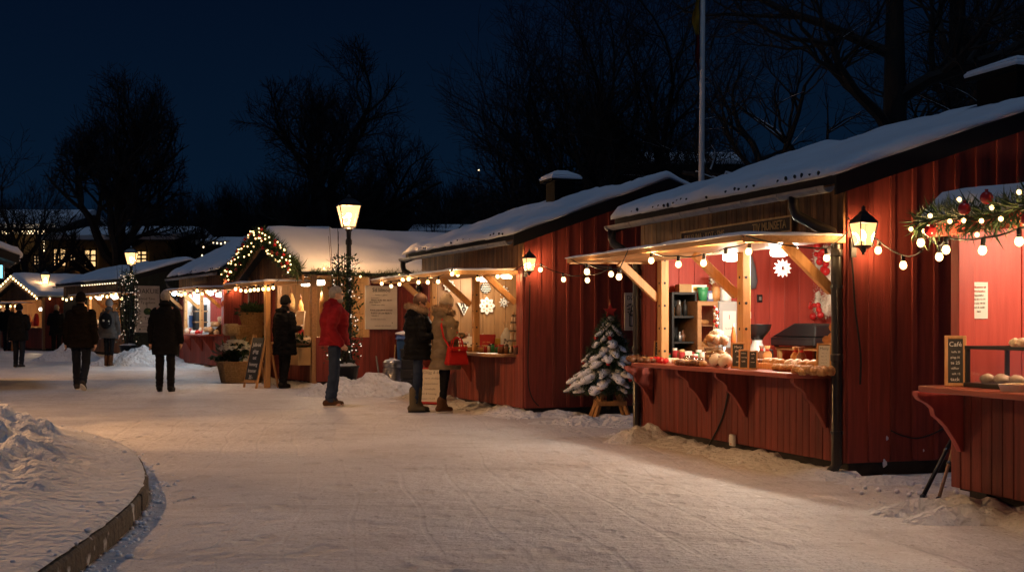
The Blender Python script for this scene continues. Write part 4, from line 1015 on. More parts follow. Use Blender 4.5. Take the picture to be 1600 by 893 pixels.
for px,l in ((1217,'smaller braided orange loaf lying flat on the counter'),(1229,'larger braided orange loaf lying flat on the counter')):
    t=thing('braided_loaf',l,'bread',onA(px,-.2),SA.rz); m=MB(); s=sizeA(1,-.2,1225)
    for k in range(6): m.ball((( k-2.5)*5.0*s*2.2/2.2,(-1)**k*.008,5.5*s),6.3*s,10,7,.15,(.85,1.2,.9))
    part(m,'crust',M['orange' if False else 'dough'],t,smooth=True); m=MB()
    for k in range(14): m.ball((rnd.uniform(-13,13)*s,rnd.uniform(-.03,.03),11.2*s),.006,5,4)
    part(m,'seeds',M['pale'],t)
t=thing('twisted_wreath_bread','twisted nutty bread ring at the right end of the counter','bread',onA(1270,-.22),SA.rz); m=MB(); s=sizeA(1,-.2,1265)
for k in range(70):
    a=2*pi*k/35; off=.35*cos(k*pi/1.0); m.ball((.2*cos(a)+.03*cos(a)*(-1)**k,.085*sin(a)+.02*sin(a)*(-1)**k,.028+.012*sin(k*2.1)),.03,8,5,.3)
part(m,'twists',M['dough'],t,smooth=True)
for px,l,dw in ((1287,'large pine framed paper menu board on the right of the counter',0),(1300,'second pine framed paper menu board, right behind the first one',.05)):
    chalkboard(l,onA(px,-.13+dw*2),-.35,sizeA(24,-.1,1285),sizeA(48,-.1,1285),.24,6,'Meny',None,True,'menu_board',['kaffe ....... 30','glögg ..... 35','te ........ 25','lussekatt .. 25','våffla .... 45','pepparkaka . 10'],'grey','paper','pine',.018)
t=thing('gingerbread_figure','tall gingerbread man cutout leaning at the right end of the counter','gingerbread',onA(1303,.08),-.4)
s=sizeA(1,0,1300); m=MB()
for c,r in (((0,72),9),((0,54),11),((0,36),12),((-8,12),7),((8,12),7),((-13,52),6),((13,52),6)):
    m.lathe([(r*s,-.008),(r*s,.008)],14,(c[0]*s,c[1]*s,0))
m.v=[(p[0],-p[2],p[1]) for p in m.v]; part(m,'body',M['dough'],t,rot=(-.12,0,0)); m=MB()
for c in ((-3,75),(3,75),(0,58),(0,50),(0,42)): m.ball((c[0]*s,-.01,c[1]*s),.012,6,4)
part(m,'icing',M['white'],t,rot=(-.12,0,0))
# socket on the lower wall and cables
t=thing('outdoor_socket','white outdoor socket low on the front wall of the large stall','socket',SA.w(*(lambda q:(q[0],-.03,q[1]))(SA.py_(1147,687,-.03))),SA.rz); m=MB(); m.box(-.04,.04,-.035,0,-.055,.055); part(m,'housing',M['white'],t,bevel=.006); m=MB(); m.box(-.028,.028,-.042,-.0355,-.02,.035); part(m,'flap',M['white'],t,bevel=.003); m=MB(); m.box(-.012,.012,-.0355,-.0352,-.04,-.03); part(m,'mark',M['orange'],t)
def cable(label,pts,r=.009):
    o=V(pts[0]); m=MB(); P=[V(p)-o for p in pts]; Q=[]
    for i in range(len(P)-1):
        a=P[max(0,i-1)];b=P[i];c=P[i+1];d=P[min(len(P)-1,i+2)]
        for k in range(6):
            u=k/6; Q.append(.5*((2*b)+(c-a)*u+(2*a-5*b+4*c-d)*u*u+(3*b-a-3*c+d)*u**3))
    Q.append(P[-1]); m.tube(Q,r,6); return solo(m,'power_cable',M['rubber'],label,'cable',o,smooth=True)
cable('black cable hanging below the counter down the front of the large stall',[SA.w(*(lambda q:(q[0],-.035,q[1]))(SA.py_(px,py,-.035))) for px,py in ((1140,606),(1136,622),(1131,645),(1122,668),(1113,685),(1107,697))])
cable('black cable down the gable wall below the lantern of the large stall',[SA.w(.045,*SA.px_(px,py,.045)) for px,py in ((1330,395),(1333,430),(1336,480),(1341,520),(1345,560),(1344,600))],.008)
# string lights of A
c0=SA.w(pxA(1160,-1.0),-1.0,1.95); fl=lambda px,py,y=-.97: SA.w(*(lambda q:(q[0],y,q[1]+.05))(SA.py_(px,py,y)))
string_lights('string of warm bulbs along the canopy edge of the large food stall',[[SA.w(pxA(985,-.97),-.99,1.92),fl(1018,407),fl(1060,413),fl(1100,411),fl(1134,402),fl(1171,393,-.9),SA.w(pxA(1160,-.97)+.02,-.98,1.93)],[SA.w(pxA(1160,-.97)+.02,-.95,1.93),fl(1291,403,-.25),SA.w(.05,-.02,1.98)]],.028,light=13)
# ================================================================== STALL B (craft stall in the middle)
SB=Stall(819,650,21.3,farpx=661)
pxB=lambda px,y=0,py=500: SB.py_(px,py,y)[0]
LB=SB.L; CZB=.845
B=build_stall(SB,'red stall in the middle with tan boarded inside full of white snowflake ornaments',D=4.25,ez=2.52,rz=3.28,cz=CZB,uz=2.05,cd=.98,cout=1.945,
  cx=(pxB(583,-.98),pxB(706,-.98)),open_=(pxB(671),pxB(809)),posts=(pxB(676),pxB(742)),braces=(pxB(673),pxB(737),pxB(807)),brk=(pxB(676),pxB(738)),cntx=(pxB(655,-.35),pxB(809)),
  cnt='oak',cnt_d=.36,inner='tan',inD=2.3,pipes=(True,False),low_n=.1,detail=1)
snow_bank(SB,-LB-.2,.5,-.5,.06,.13,seed=9)
roofB=[c for c in B.children if c.name.startswith('roof')][0]
chimney(roofB,-2.9,1.8,3.1,.36,.36,.46)
lantern_on(SB,827,412,.64,'black carriage lantern glowing on the corner of the middle stall of snowflakes',4)
cable('black cable trailing down the gable wall of the middle stall',[SB.w(.045,*SB.px_(px,py,.045)) for px,py in ((828,440),(827,500),(825,560),(826,600),(832,622),(842,634))],.008)
fb=-LB+.08
def onB(px,y,z=CZB,py=540): return SB.w(pxB(px,y,py),y,z)
def sizeB(npx,y,px=740): return npx*onB(px,y).y/F
def farB(px,py): y,z=SB.px_(px,py,fb+.02); return SB.w(fb+.02,y,z)
r90=SB.rz+pi/2; sB=farB(750,480).y/F
snowflake('white eight pointed gingerbread star at the upper left of the tan wall',farB(701.5,446),r90,10*sB,0,accents='grey')
snowflake('white kite shaped heart ornament on the tan wall left of the middle post',farB(724.5,479),r90,14*sB,3,accents='ink')
snowflake('largest white snowflake with tan centre on the tan wall',farB(760.5,477.5),r90,14.2*sB,0,accents='dough')
snowflake('small white star, upper one of the pair at the right of the tan wall',farB(787.5,454.5),r90,9*sB,1,accents='grey')
snowflake('small white star, lower one of the pair at the right of the tan wall',farB(787.5,472),r90,9.2*sB,1,accents='grey')
t=thing('cone_ornament','round black and white cone ornament on the tan wall under a lamp','ornament',farB(758.5,450),r90); m=MB(); R=8.6*sB; m.ball((0,0,0),R,14,10,0,(1,.5,1)); part(m,'core',M['ink'],t,smooth=True); m=MB()
for i in range(6):
    for k in range(7):
        x=(k-3+(i%2)*.5)*R*.29; z=(i-2.5)*R*.32; 
        if x*x+z*z<R*R*.85: m.ball((x,-.5*sqrt(max(0,R*R-x*x-z*z))-.002,z),R*.1,6,4,0,(1.3,.5,.8))
part(m,'scales',M['white'],t)
for k,(px,py,pw,rr_) in enumerate(((734,448,5,.15),(754,437,4,.05),(763,437,4,.05),(790,432,6,.075))):
    x_,z_=SB.py_(px,py,.9); pendant(('wide flat white pendant lamp in the middle stall','left one of two close pendant lamps above the cone ornament','right one of two close pendant lamps above the cone ornament','bright pendant lamp at the right in the middle stall')[k],SB.w(x_,.9,z_-.03),rr_,.07,pw,(1,.8,.55),.25)
# goods on B's counter
rr=random.Random(21)
for k in range(26):
    px=(716+k*3.6); h=rr.uniform(.07,.13); r=rr.uniform(.025,.036); y_=rr.uniform(-.14,.12)
    kind='dark' if px>764 else 'pale'
    m=MB(); m.lathe([(r,0),(r,h*.8),(r*.85,h*.86)],12)
    t=thing('preserve_jar',f'{"dark" if kind=="dark" else "pale"} preserve jar standing on the {"right" if kind=="dark" else "middle"} part of the craft counter','jar',onB(px,y_),rr.random(),f'{kind} jars on the craft counter')
    part(m,'glass_body',M[rr.choice(['pale','paper','redmat','dough','white'] if kind=='pale' else ['brown','darkwood','greenbox','brown','redmat'])],t,smooth=True)
    m=MB(); m.lathe([(r*.95,h*.86),(r*.95,h),(r*.9,h+.004)],12); part(m,'lid',M[rr.choice(['redmat','white','gold','darkwood'])],t)
def book(label,px,y,w,h,tilt,mat,title,tm='gold',rz=-.3,name='book'):
    t=thing(name,label,'book' if name=='book' else name.replace('_',' '),onB(px,y,CZB+.0),rz); m=MB(); m.box(-w/2,w/2,-.012,.012,0,h); part(m,'cover',M[mat],t,rot=(-tilt,0,0),bevel=.003)
    m=MB(); m.box(-w/2+.008,w/2-.004,-.009,.009,-.0015,-.0005); part(m,'pages',M['paper'],t,rot=(-tilt,0,0)); text(title,min(h*.24,w*1.4/len(title)),M[tm],t,(0,-.014*cos(tilt)+h*.55*sin(tilt)-.001,h*.55*cos(tilt)),(pi/2-tilt,0,0)); return t
book('red book with gold lettering propped up on the craft counter',759,.25,.26,.27,.35,'redmat','Jul i stan')
book('white card rack standing behind the pale jars on the left of the middle post',726,.3,.3,.22,.3,'white','TACK','navy' )
book('yellow greeting card propped behind the jars, right of the red book',776,.4,.27,.2,.2,'yellow','God Jul','redink',name='greeting_card')
p=onB(791,.2); s=sizeB(1,.2)
t=thing('gift_bag','clear bag of pale sweets tied at the top on the craft counter','gift bag',p,0); m=MB(); m.lathe([(7*s,0),(8.5*s,6*s),(8*s,24*s),(3*s,34*s),(2*s,36*s)],12,(0,0,0),1,.7); part(m,'bag_body',M['white'],t,smooth=True); m=MB(); m.lathe([(2*s,36*s),(6*s,44*s),(5*s,45*s)],10,(0,0,0),1,.6); part(m,'gathered_top',M['glass'],t); m=MB()
for k in range(9): m.ball((rr.uniform(-4,4)*s,-6.2*s,rr.uniform(4,20)*s),1.5*s,6,4)
part(m,'printed_dots',M['grey'],t)
t=thing('white_angel','white folded paper angel standing by the middle post','ornament',onB(747,.3),0); m=MB(); m.lathe([(8*s,0),(1.6*s,22*s),(.5*s,24*s)],10); part(m,'skirt',M['white'],t); m=MB(); m.ball((0,0,26*s),3*s,10,7); part(m,'head',M['pale'],t,smooth=True); m=MB()
for q in(-1,1): m.hexa([(0,.01,14*s),(q*9*s,.01,20*s),(q*9*s,.013,20*s),(0,.013,14*s),(0,.01,20*s),(q*8*s,.01,28*s),(q*8*s,.013,28*s),(0,.013,20*s)])
part(m,'wings',M['white'],t)
p=onB(803,.0); t=thing('wooden_pyramid','tiered dark wooden candle pyramid at the right end of the craft counter','ornament',p,0); s=sizeB(1,0)
m=MB()
for k,(r,z) in enumerate(((9,0),(8,18),(7,32),(5.5,44),(4,54))): m.lathe([(r*s,z*s),(r*s,(z+2)*s)],8)
part(m,'discs',M['darkwood'],t); m=MB(); m.tube([(0,0,0),(0,0,60*s)],1.2*s,6); part(m,'spindle',M['dough'],t); m=MB()
for z,r in ((2,6),(20,5),(34,4.5),(46,3)):
    for k in range(5): a=k*1.256; m.lathe([(1.2*s,0),(1.5*s,5*s),(.8*s,8*s),(1*s,10*s)],6,(r*s*cos(a),r*s*sin(a),z*s))
part(m,'figures',M['pale'],t)
# paper stack and yellow candle near the woman in black
t=thing('yellow_candle','stout yellow candle on the left end of the craft counter','candle',onB(669,-.2),0); m=MB(); m.lathe([(.05,0),(.05,.16),(.03,.165)],12); part(m,'wax',M['dough'],t,smooth=True); m=MB(); m.tube([(0,0,.16),(0,0,.18)],.004,5); part(m,'wick',M['ink'],t)
# leaning red-backed sign at B
p=G(648,637); q=G(672,637)
t=thing('leaning_sign','white price board with red edge leaning against the lower wall between the two women','sign',SB.w(pxB(668,-.5,620),-.5,.02),SB.rz+.75)
W=.5; H=.6; m=MB(); m.box(-W/2,W/2,-.02,.05,0,H); p_=part(m,'board_body',M['redmat'],t,rot=(-.42,0,0),bevel=.004); m=MB(); m.box(-W/2+.03,W/2-.03,-.0235,-.0205,.03,H-.03); f_=part(m,'white_face',M['notice'],p_)
for k,(s_,z_) in enumerate((('Glögg & kaffe',.86),('varm choklad',.7),('pepparkakor',.55),('lussebulle',.4),('ost & honung',.27),('öppet 11-19',.13))): text(s_,.07 if k==0 else .05,M['grey'],p_,(0,-.0245,z_*H))
# B string lights
flB=lambda px,py,y=-1.0: SB.w(*(lambda q:(q[0],y,q[1]+.05))(SB.py_(px,py,y)))
string_lights('string of warm bulbs along the canopy of the middle stall of snowflakes',[[SB.w(pxB(584,-.98),-1.0,2.0),flB(597,443),flB(611,447),flB(624,444),SB.w(pxB(632,-.98),-1.0,1.98),flB(638,436),flB(654,441),flB(668,441),flB(685,440),flB(706,428),SB.w(pxB(706,-.98)+.02,-.98,2.0)],
   [SB.w(pxB(706,-.98)+.02,-.96,2.0),flB(716,429,-.8),flB(746,436,-.5),flB(777,432,-.3),flB(798,433,-.12),SB.w(.04,-.02,2.05)]],.027,light=5)
# string between B's lantern and A's canopy
a=SB.w(.05,-.02,2.05); b=SA.w(pxA(890,-.97),-.98,1.95); L2=lambda px,py,t: atY(px,py-6,a.y+(b.y-a.y)*t)
string_lights('string of warm bulbs slung from the middle stall to the large food stall',[[a,L2(845,421,.12),L2(880,436,.3),L2(917,437,.55),L2(954,427,.85),b],[b,fl(917,424,-1.05),fl(968,432,-1.05),SA.w(pxA(985,-.97),-.99,1.95)]],.03)
string_lights('string of warm bulbs slung across the dark gable to the right hand kiosk',[[SA.w(.05,-.02,2.1),atY(1373,381,10.4),atY(1411,404,10.0),atY(1440,398,9.4)]],.03)
# ================================================================== KIOSK C (cut by the right edge)
fc=G(1490,786); SC=Stall(1490,786,14.5,L=3.6); SC.o=fc+SC.ex*3.6
pxC=lambda px,y=0,py=500: SC.py_(px,py,y)[0]
C=thing('market_kiosk','low red kiosk at the right edge with fir garland on its canopy','market stall',SC.o,SC.rz); L=3.6; D=2.2; czc=.84
m=MB(); m.box(-L+.1,-.05,.06,D-.1,-.1,.1); part(m,'plinth',M['plinth'],C)
m=MB(); m.box(-L+.28,-L+.38,.0,.1,-.08,.12); part(m,'support_foot',M['blackmat'],C)
m=MB(); boards(m,'x',-L,0,0,.12,czc-.035,.115); part(m,'lower_wall',M['redlow'],C,bevel=.004)
m=MB(); boards(m,'y',0,D,-L,.12,2.1,.2,.022,.005,None,.045,-1); part(m,'gable_wall',M['red'],C)
m=MB(); boards(m,'y',0,D,0,.12,2.1,.2,.022,.005,None,.045,1); part(m,'gable_wall',M['red'],C)
m=MB(); boards(m,'x',-L,0,D,.12,2.2,.2,.022,.005,None,.045,1); part(m,'rear_wall',M['red'],C)
m=MB(); m.box(-L,-L+.1,-.024,.1,czc-.035,2.05); part(m,'corner_post',M['redin'],C,bevel=.004)
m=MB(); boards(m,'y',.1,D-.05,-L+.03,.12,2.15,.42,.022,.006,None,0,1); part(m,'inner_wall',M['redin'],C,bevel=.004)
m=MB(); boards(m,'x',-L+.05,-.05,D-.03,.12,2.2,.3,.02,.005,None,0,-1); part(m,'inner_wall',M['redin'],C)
m=MB(); m.box(-L+.03,-.03,.03,D-.03,.1,.125); part(m,'floor',M['darkwood'],C)
cdc=.62; xl=pxC(1446,-cdc,352); zc_=SC.py_(1446,360,-cdc)[1]
zr=lambda y: zc_+.05+(y+cdc)*.09
m=MB(); m.hexa([(xl,-cdc,zr(-cdc)-.05),(.3,-cdc,zr(-cdc)-.05),(.3,D+.2,zr(D+.2)-.05),(xl,D+.2,zr(D+.2)-.05),(xl,-cdc,zr(-cdc)),(.3,-cdc,zr(-cdc)),(.3,D+.2,zr(D+.2)),(xl,D+.2,zr(D+.2))]); rf=part(m,'roof',M['redin'],C)
part(snow_slab(xl-.02,.32,-cdc-.04,D+.22,zr,.17,77,60,30),'roof_snow',M['snow'],rf,smooth=True)
m=MB(); m.box(xl-.01,.31,-cdc-.025,-cdc-.002,zr(-cdc)-.1,zr(-cdc)-.002); part(m,'fascia',M['redin'],C,bevel=.004)
m=MB(); a=pxC(1432,-.42,597); m.prism([(a,-.40),(a+.02,-.42),(0,-.42),(0,.35),(a,.35)],czc-.04,czc); part(m,'counter',M['counter'],C,bevel=.006)
bracket(C,pxC(1508,-.0,640),czc-.042,.36,.42,.06,'redin'); bracket(C,-.9,czc-.042,.36,.42,.06,'redin')
lamp((-L+.9,.7,1.95),21,(1,.75,.5),.1,C)
y_,z_=SC.px_(1529,469,-L+.056); t=thing('paper_notice','sheet of paper notice pinned to the bright red wall of the right hand kiosk','notice',SC.w(-L+.057,y_,z_),SC.rz+pi/2); hh=57*SC.w(-L+.05,y_,z_).y/F; ww=hh*.56
m=MB(); m.box(-ww/2,ww/2,-.003,0,-hh/2,hh/2); part(m,'sheet',M['paper'],t)
for k,s_ in enumerate(('Välkommen till','julmarknaden','öppettider','mån-fre 11-19','lör-sön 10-18','kort & swish','tack')): text(s_,hh*.07,M['redink' if k<2 else 'grey'],t,(0,-.0045,hh*(.36-k*.11)))
def onC(px,y,z=czc,py=590): return SC.w(pxC(px,y,py),y,z)
def sizeC(n,y,px=1520): return n*onC(px,y).y/F
chalkboard('pine framed chalkboard standing on the counter of the right hand kiosk',onC(1493,-.25),-.32,sizeC(30,-.2)*1.1,sizeC(80,-.2)*1.02,.2,6,'Café',None,True,'chalkboard',['kaffe 30','glögg 35','te 25','våfflor','saft 15','tack'],fw=.022)
t=thing('spatula','black spatula leaning on the red wall behind the kiosk counter','spatula',onC(1531,.3),SC.rz); m=MB(); m.tube([(0,0,0),(-.01,.1,.22)],.007,6); part(m,'handle',M['plastic'],t); m=MB(); m.prism([(-.012,.2),(.014,.2),(.02,.36),(-.035,.38)],.095,.103,'y'); part(m,'blade',M['plastic'],t)
x0_=pxC(1543,-.05,590); t=thing('glass_case','black framed glass display case with pale cakes on the kiosk counter','display case',SC.w(x0_+.31,-.05,czc),SC.rz); W=.62; H=.25; Dp=.3
m=MB(); m.box(-W/2-.02,W/2+.02,-Dp/2-.02,Dp/2+.02,0,.03); part(m,'base',M['plastic'],t,bevel=.004)
m=MB()
for sx_ in (-1,1):
    for sy_ in (-1,1): m.box(sx_*W/2-.012,sx_*W/2+.012,sy_*Dp/2-.012,sy_*Dp/2+.012,.03,H)
m.box(-W/2-.014,W/2+.014,-Dp/2-.014,-Dp/2+.014,H,H+.022); m.box(-W/2-.014,W/2+.014,Dp/2-.014,Dp/2+.014,H,H+.022); m.box(-W/2-.014,-W/2+.014,-Dp/2+.014,Dp/2-.014,H,H+.022); m.box(W/2-.014,W/2+.014,-Dp/2+.014,Dp/2-.014,H,H+.022)
part(m,'frame',M['plastic'],t)
for a_,b_,c_,d_ in ((-W/2+.013,W/2-.013,-Dp/2,-Dp/2+.004),(-W/2+.013,W/2-.013,Dp/2-.004,Dp/2)): m=MB(); m.box(a_,b_,c_,d_,.031,H-.001); part(m,'glass_pane',M['glass'],t)
m=MB(); m.box(-W/2,-W/2+.004,-Dp/2+.013,Dp/2-.013,.031,H-.001); part(m,'glass_pane',M['glass'],t)
c0=t.location
for k in range(7): 
    q=t.matrix_basis@V((-.24+.08*k,-.05+.04*(k%2),.032)); o=link('pastry',bme3,None,q,(0,0,k)); o.scale=(1.3,1.3,1.1); tag(o,'pale cake inside the black glass case on the kiosk counter','pastry','cakes in the glass case')
for k in range(2):
    q=t.matrix_basis@V((-.02+.06*k,0,H+.023)); o=link('pastry',bme3,None,q,(0,0,k)); tag(o,'pale cake on top of the black glass case at the right edge','pastry','cakes on the glass case')
t=thing('pie_dish','white fluted pie dish in front of the glass case at the right edge','dish',onC(1586,-.28),0); m=MB(); m.lathe([(.08,0),(.1,.045),(.095,.045),(.02,.03)],22); part(m,'dish',M['white'],t); m=MB(); m.lathe([(.09,.04),(.06,.05),(.005,.054)],18); part(m,'filling',M['pale'],t,smooth=True)
gp=[SC.w(xl+.0+(k/20)*(.2-xl),-cdc-.05,zr(-cdc)-.01+.02*sin(k*1.1)) for k in range(21)]
garland('thick fir garland with red baubles along the kiosk canopy at the right edge',gp,.13,900,.085,9,34,seed=4,lr=.015)
flC=lambda px,py,y=-cdc-.1: SC.w(*(lambda q:(q[0],y,q[1]+.05))(SC.py_(px,py,y)))
string_lights('string of warm bulbs hanging from the garlanded kiosk canopy at the right edge',[[SC.w(xl-.02,-cdc-.08,zr(-cdc)-.06),flC(1438,380),flC(1467,402,-.5),flC(1478,391),flC(1536,392),flC(1592,378),SC.w(-.6,-cdc-.08,zr(-cdc)-.02),SC.w(-.3,-cdc-.08,1.85),SC.w(0,-cdc-.08,1.9)]],.026,light=8)
for k,(pa,pb,mt,l) in enumerate((((1441,777),(1500,660),'plastic','black pole leaning between the large stall and the kiosk'),((1466,781),(1492,690),'oak','pale wooden pole leaning beside the black one at the kiosk'))):
    a=G(*pa); b=atY(pb[0],pb[1],a.y+.5); t=thing('leaning_pole',l,'pole',a); m=MB(); m.tube([(0,0,0),b-a],.016 if k==0 else .013,8); part(m,'shaft',M[mt],t,smooth=True); m=MB(); q=(b-a)*.62; m.ball(q,.022,8,6); m.ball((0,0,.01),.02,8,5); part(m,'fittings',M['black'],t)
mound(G(1460,800),.55,.35,.14,0,lump=.9,seed=31); mound(G(1515,812),.5,.22,.13,.2,lump=.6,seed=33); mound(G(1385,752),.5,.25,.09,.1,lump=.6,seed=34)
snow_bank(SC,-L+.2,.2,-.4,.1,.14,seed=41)
clod_line(lambda t:(lambda q:(q.x,q.y,0))(G(1330+t*170,748+rnd.uniform(-2,40))),40,.008,.03)
# cable on A's gable and paint chips
def chips():
    for px,py,r in ((1382,723,.035),(1386,684,.02),(1443,703,.012)):
        y_,z_=SA.px_(px,py,.024); m=MB(); m.ball((0,0,0),r,8,5,.5,(.35,.6,1)); o=solo(m,'snow_splat','clump' and M['clump'],'small white snow splat sticking to the dark red gable wall','snow splat',SA.w(.026,y_,z_),SA.rz,'snow splats on the dark gable')
chips()
cable('thin cable sagging along the dark gable wall towards the kiosk',[SA.w(.05,*SA.px_(px,py,.05)) for px,py in ((1392,672),(1410,680),(1434,684),(1460,676),(1480,664),(1492,652))],.006)

# ================================================================== gable-fronted stalls D and G
def gable_front(S,label,depth,ez,rz,cz,cd,cout,cx,inner,name='market_stall',side_open=None,ov=.3,wall='red',closed=None):
    L=S.L; root=thing(name,label,'market stall',S.o,S.rz); xm=-L/2
    gt=lambda x: ez+(rz-ez)*(1-abs(x-xm)/(L/2))
    m=MB(); m.box(-L+.03,-.03,.04,depth-.04,-.1,.1); part(m,'plinth',M['plinth'],root)
    m=MB(); boards(m,'x',-L,-.09,0,.1,cz-.035,.1); part(m,'lower_wall',M['redlow'],root)
    m=MB(); boards(m,'x',-L,0,0,cout+.15,0,.14,.022,.005,gt); part(m,'gable_boards',M['band'],root)
    uz=ez-.12
    if closed is not None: m=MB(); boards(m,'x',-L,closed,0,cz-.035,cout+.15,.16,.022,.005,None,.03); part(m,'closed_front',M[wall],root); m=MB(); m.box(closed-.02,closed+.09,-.03,.06,cz,ez-.05); part(m,'inner_post',M['oak'],root,bevel=.006)
    m=MB()
    if side_open:
        a,b,zb=side_open
        boards(m,'y',.03,b,0,.1,zb,.14,.022,.005,None,0,1); boards(m,'y',b,depth,0,.1,ez,.14,.022,.005,None,.03,1); boards(m,'y',.03,b,0,uz,ez,.14,.022,.005,None,0,1)
    else: boards(m,'y',.03,depth,0,.1,ez,.2,.022,.005,None,.04,1)
    part(m,'side_wall',M[wall],root)
    m=MB(); boards(m,'y',.0,depth,-L,.1,ez,.2,.022,.005,None,.04,-1); part(m,'side_wall',M[wall],root)
    m=MB(); boards(m,'x',-L,0,depth,.1,0,.2,.022,.005,gt,.04,1); part(m,'rear_wall',M[wall],root)
    for x in (-L+.06,-.05): m=MB(); m.box(x-.06,x+.055,-.05,.06,.05,ez-.02); part(m,'corner_post',M['oak'],root,bevel=.006)
    m=MB(); boards(m,'y',.06,2.0,-L+.05,.1,ez,.2,.02,.004,None,0,1); part(m,'inner_wall',M[inner],root)
    m=MB(); boards(m,'x',-L+.05,-.04,2.0,.1,ez,.2,.02,.004,None,0,-1); part(m,'inner_wall',M[inner],root)
    m=MB(); m.box(-L+.03,-.03,.03,2.05,ez-.02,ez); part(m,'inner_ceiling',M['pineh'],root)
    m=MB(); m.box(-L+.03,-.03,.03,2.05,.1,.12); part(m,'floor',M['darkwood'],root)
    sl=(rz-ez)/(L/2); zf=lambda x: ez+.04+sl*(L/2-abs(x-xm)); o=.22
    m=MB()
    for a,b in ((-L-o,xm),(xm,o)):
        za,zb=zf(a),zf(b); m.hexa([(a,-ov,za-.06),(b,-ov,zb-.06),(b,depth+.2,zb-.06),(a,depth+.2,za-.06),(a,-ov,za),(b,-ov,zb),(b,depth+.2,zb),(a,depth+.2,za)])
    rf=part(m,'roof',M['roof'],root)
    part(snow_slab(-ov-.03,depth+.23,-L-o-.04,o+.04,zf,.16,S.L*7,60,70,ax='y',lumpy=.03),'roof_snow',M['snow'],rf,smooth=True)
    for (a,b) in ((-L-o,xm),(xm,o)):
        m=MB(); za,zb=zf(a)-.065,zf(b)-.065; m.hexa([(a,-ov,za-.13),(b,-ov,zb-.13),(b,-ov+.03,zb-.13),(a,-ov+.03,za-.13),(a,-ov,za),(b,-ov,zb),(b,-ov+.03,zb),(a,-ov+.03,za)]); part(m,'bargeboard',M['oak'],root)
    # canopy with outer post
    a,b=cx; ct=.035; cw=cout+.015; cf=lambda y: cout+ct+(cw-cout)*(y+cd)/cd
    m=MB()
    for i in range(8):
        p=-cd+(cd-.03)*i/8+.002; q=-cd+(cd-.03)*(i+1)/8-.002
        m.hexa([(a,p,cf(p)-ct),(b,p,cf(p)-ct),(b,q,cf(q)-ct),(a,q,cf(q)-ct),(a,p,cf(p)),(b,p,cf(p)),(b,q,cf(q)),(a,q,cf(q))])
    can=part(m,'canopy',M['pineh'],root)
    m=MB(); m.box(a-.02,b+.02,-cd-.03,-cd-.002,cout-.035,cout+ct); part(m,'fascia',M['pineh'],can)
    part(snow_slab(a-.03,b+.03,-cd-.04,-.05,cf,.04,S.L*5,60,12,edge=.08,lumpy=.015,minT=.014),'canopy_snow',M['clump'],can,smooth=True)
    for x in (b-.05,): m=MB(); m.box(x-.05,x+.05,-cd,-cd+.1,-.02,cout-.002); part(m,'canopy_post',M['pine'],root,bevel=.006)
    m=MB(); m.box((closed or -L)+.1,-.1,-.3,.3,cz-.04,cz); part(m,'counter',M['oak'],root,bevel=.005)
    return root,gt,zf
SD=Stall(491,604,30,L=3.85); LD=SD.L; pxD=lambda px,y=0,py=500: SD.py_(px,py,y)[0]
D_,gtD,zfD=gable_front(SD,'gable fronted stall with snow laden roof and a lit garland on its gable',5.2,2.26,3.02,.84,.95,1.98,(pxD(352,-.95,448),pxD(415,-.95,448)),'tan',side_open=(.05,1.15,.95),ov=.32,closed=pxD(433))
gpl=[SD.w(x,-.42,zfD(x)+.0) for x in [-LD-.2+(LD/2+.2)*k/10 for k in range(11)]]+[SD.w(x,-.42,zfD(x)) for x in [-LD/2+(LD/2+.25)*k/10 for k in range(1,11)]]
garland('fir garland with red baubles and many fairy lights following the gable of the basket stall',gpl,.18,900,.13,24,70,seed=6,lr=.016)
gd=[SD.w(.26,-.2+k*.25,2.2+.02*sin(k)) for k in range(20)]
garland('dark thin fir garland hanging under the long eave of the basket stall',gd,.07,420,.07,0,6,seed=8,lr=.02)
flD=lambda px,py,y=-1.0: SD.w(*(lambda q:(q[0],y,q[1]+.06))(SD.py_(px,py,y)))
string_lights('row of warm bulbs under the porch canopy of the basket stall',[[SD.w(pxD(352,-.95),-.97,1.98)]+[flD(px,py) for px,py in ((368,452),(376,454),(384,455),(391,454),(397,453),(404,453),(411,452),(419,452,),(427,450))]+[SD.w(pxD(432,-.95),-.9,2.0)]],.031,light=4)
for k,(px,py,pw) in enumerate(((478,446,12),(500,445,10))):
    x_,z_=SD.py_(px,py,.6); pendant(('bright pendant lamp inside the basket stall, left of its corner post','second bright pendant lamp inside the basket stall, right of its corner post')[k],SD.w(min(x_,-.2),.6,2.0),.1,.1,pw,(1,.75,.45),.15)
def onD(px,y,z=.84,py=520): return SD.w(min(pxD(px,y,py),-.12),y,z)
rr=random.Random(3)
# hanging baskets, cloths, bread
for k,(px,py,h,r,mt,l) in enumerate(((455,468,26,9,'wicker','pale wicker bag hanging at the left inside the basket stall'),(470,478,24,7,'dough','tan cloth bag hanging second from the left in the basket stall'),(486,470,40,5,'card','long brown apron hanging beside the corner post'),(503,470,34,6,'dough','tan gown shaped bag hanging right of the corner post'),(517,466,30,5,'pale','pale bag hanging furthest right behind the man in red'))):
    y_=.5+.12*(k%2); x_,z_=SD.py_(px,py,y_); s=SD.w(x_,y_,0).y/F; t=thing('hanging_bag',l,'bag',SD.w(x_,y_,z_-h*s*.6),SD.rz+.3)
    m=MB(); m.lathe([(r*s*.7,0),(r*s,h*s*.2),(r*s*.9,h*s*.6),(r*s*.3,h*s)],14,(0,0,0),1,.5); part(m,'bag_body',M[mt],t,smooth=True); m=MB(); m.tube([(-r*s*.3,0,h*s),(0,0,h*s*1.35),(r*s*.3,0,h*s)],.008,6); part(m,'strap',M['leaf' if k==3 else 'brown'],t)
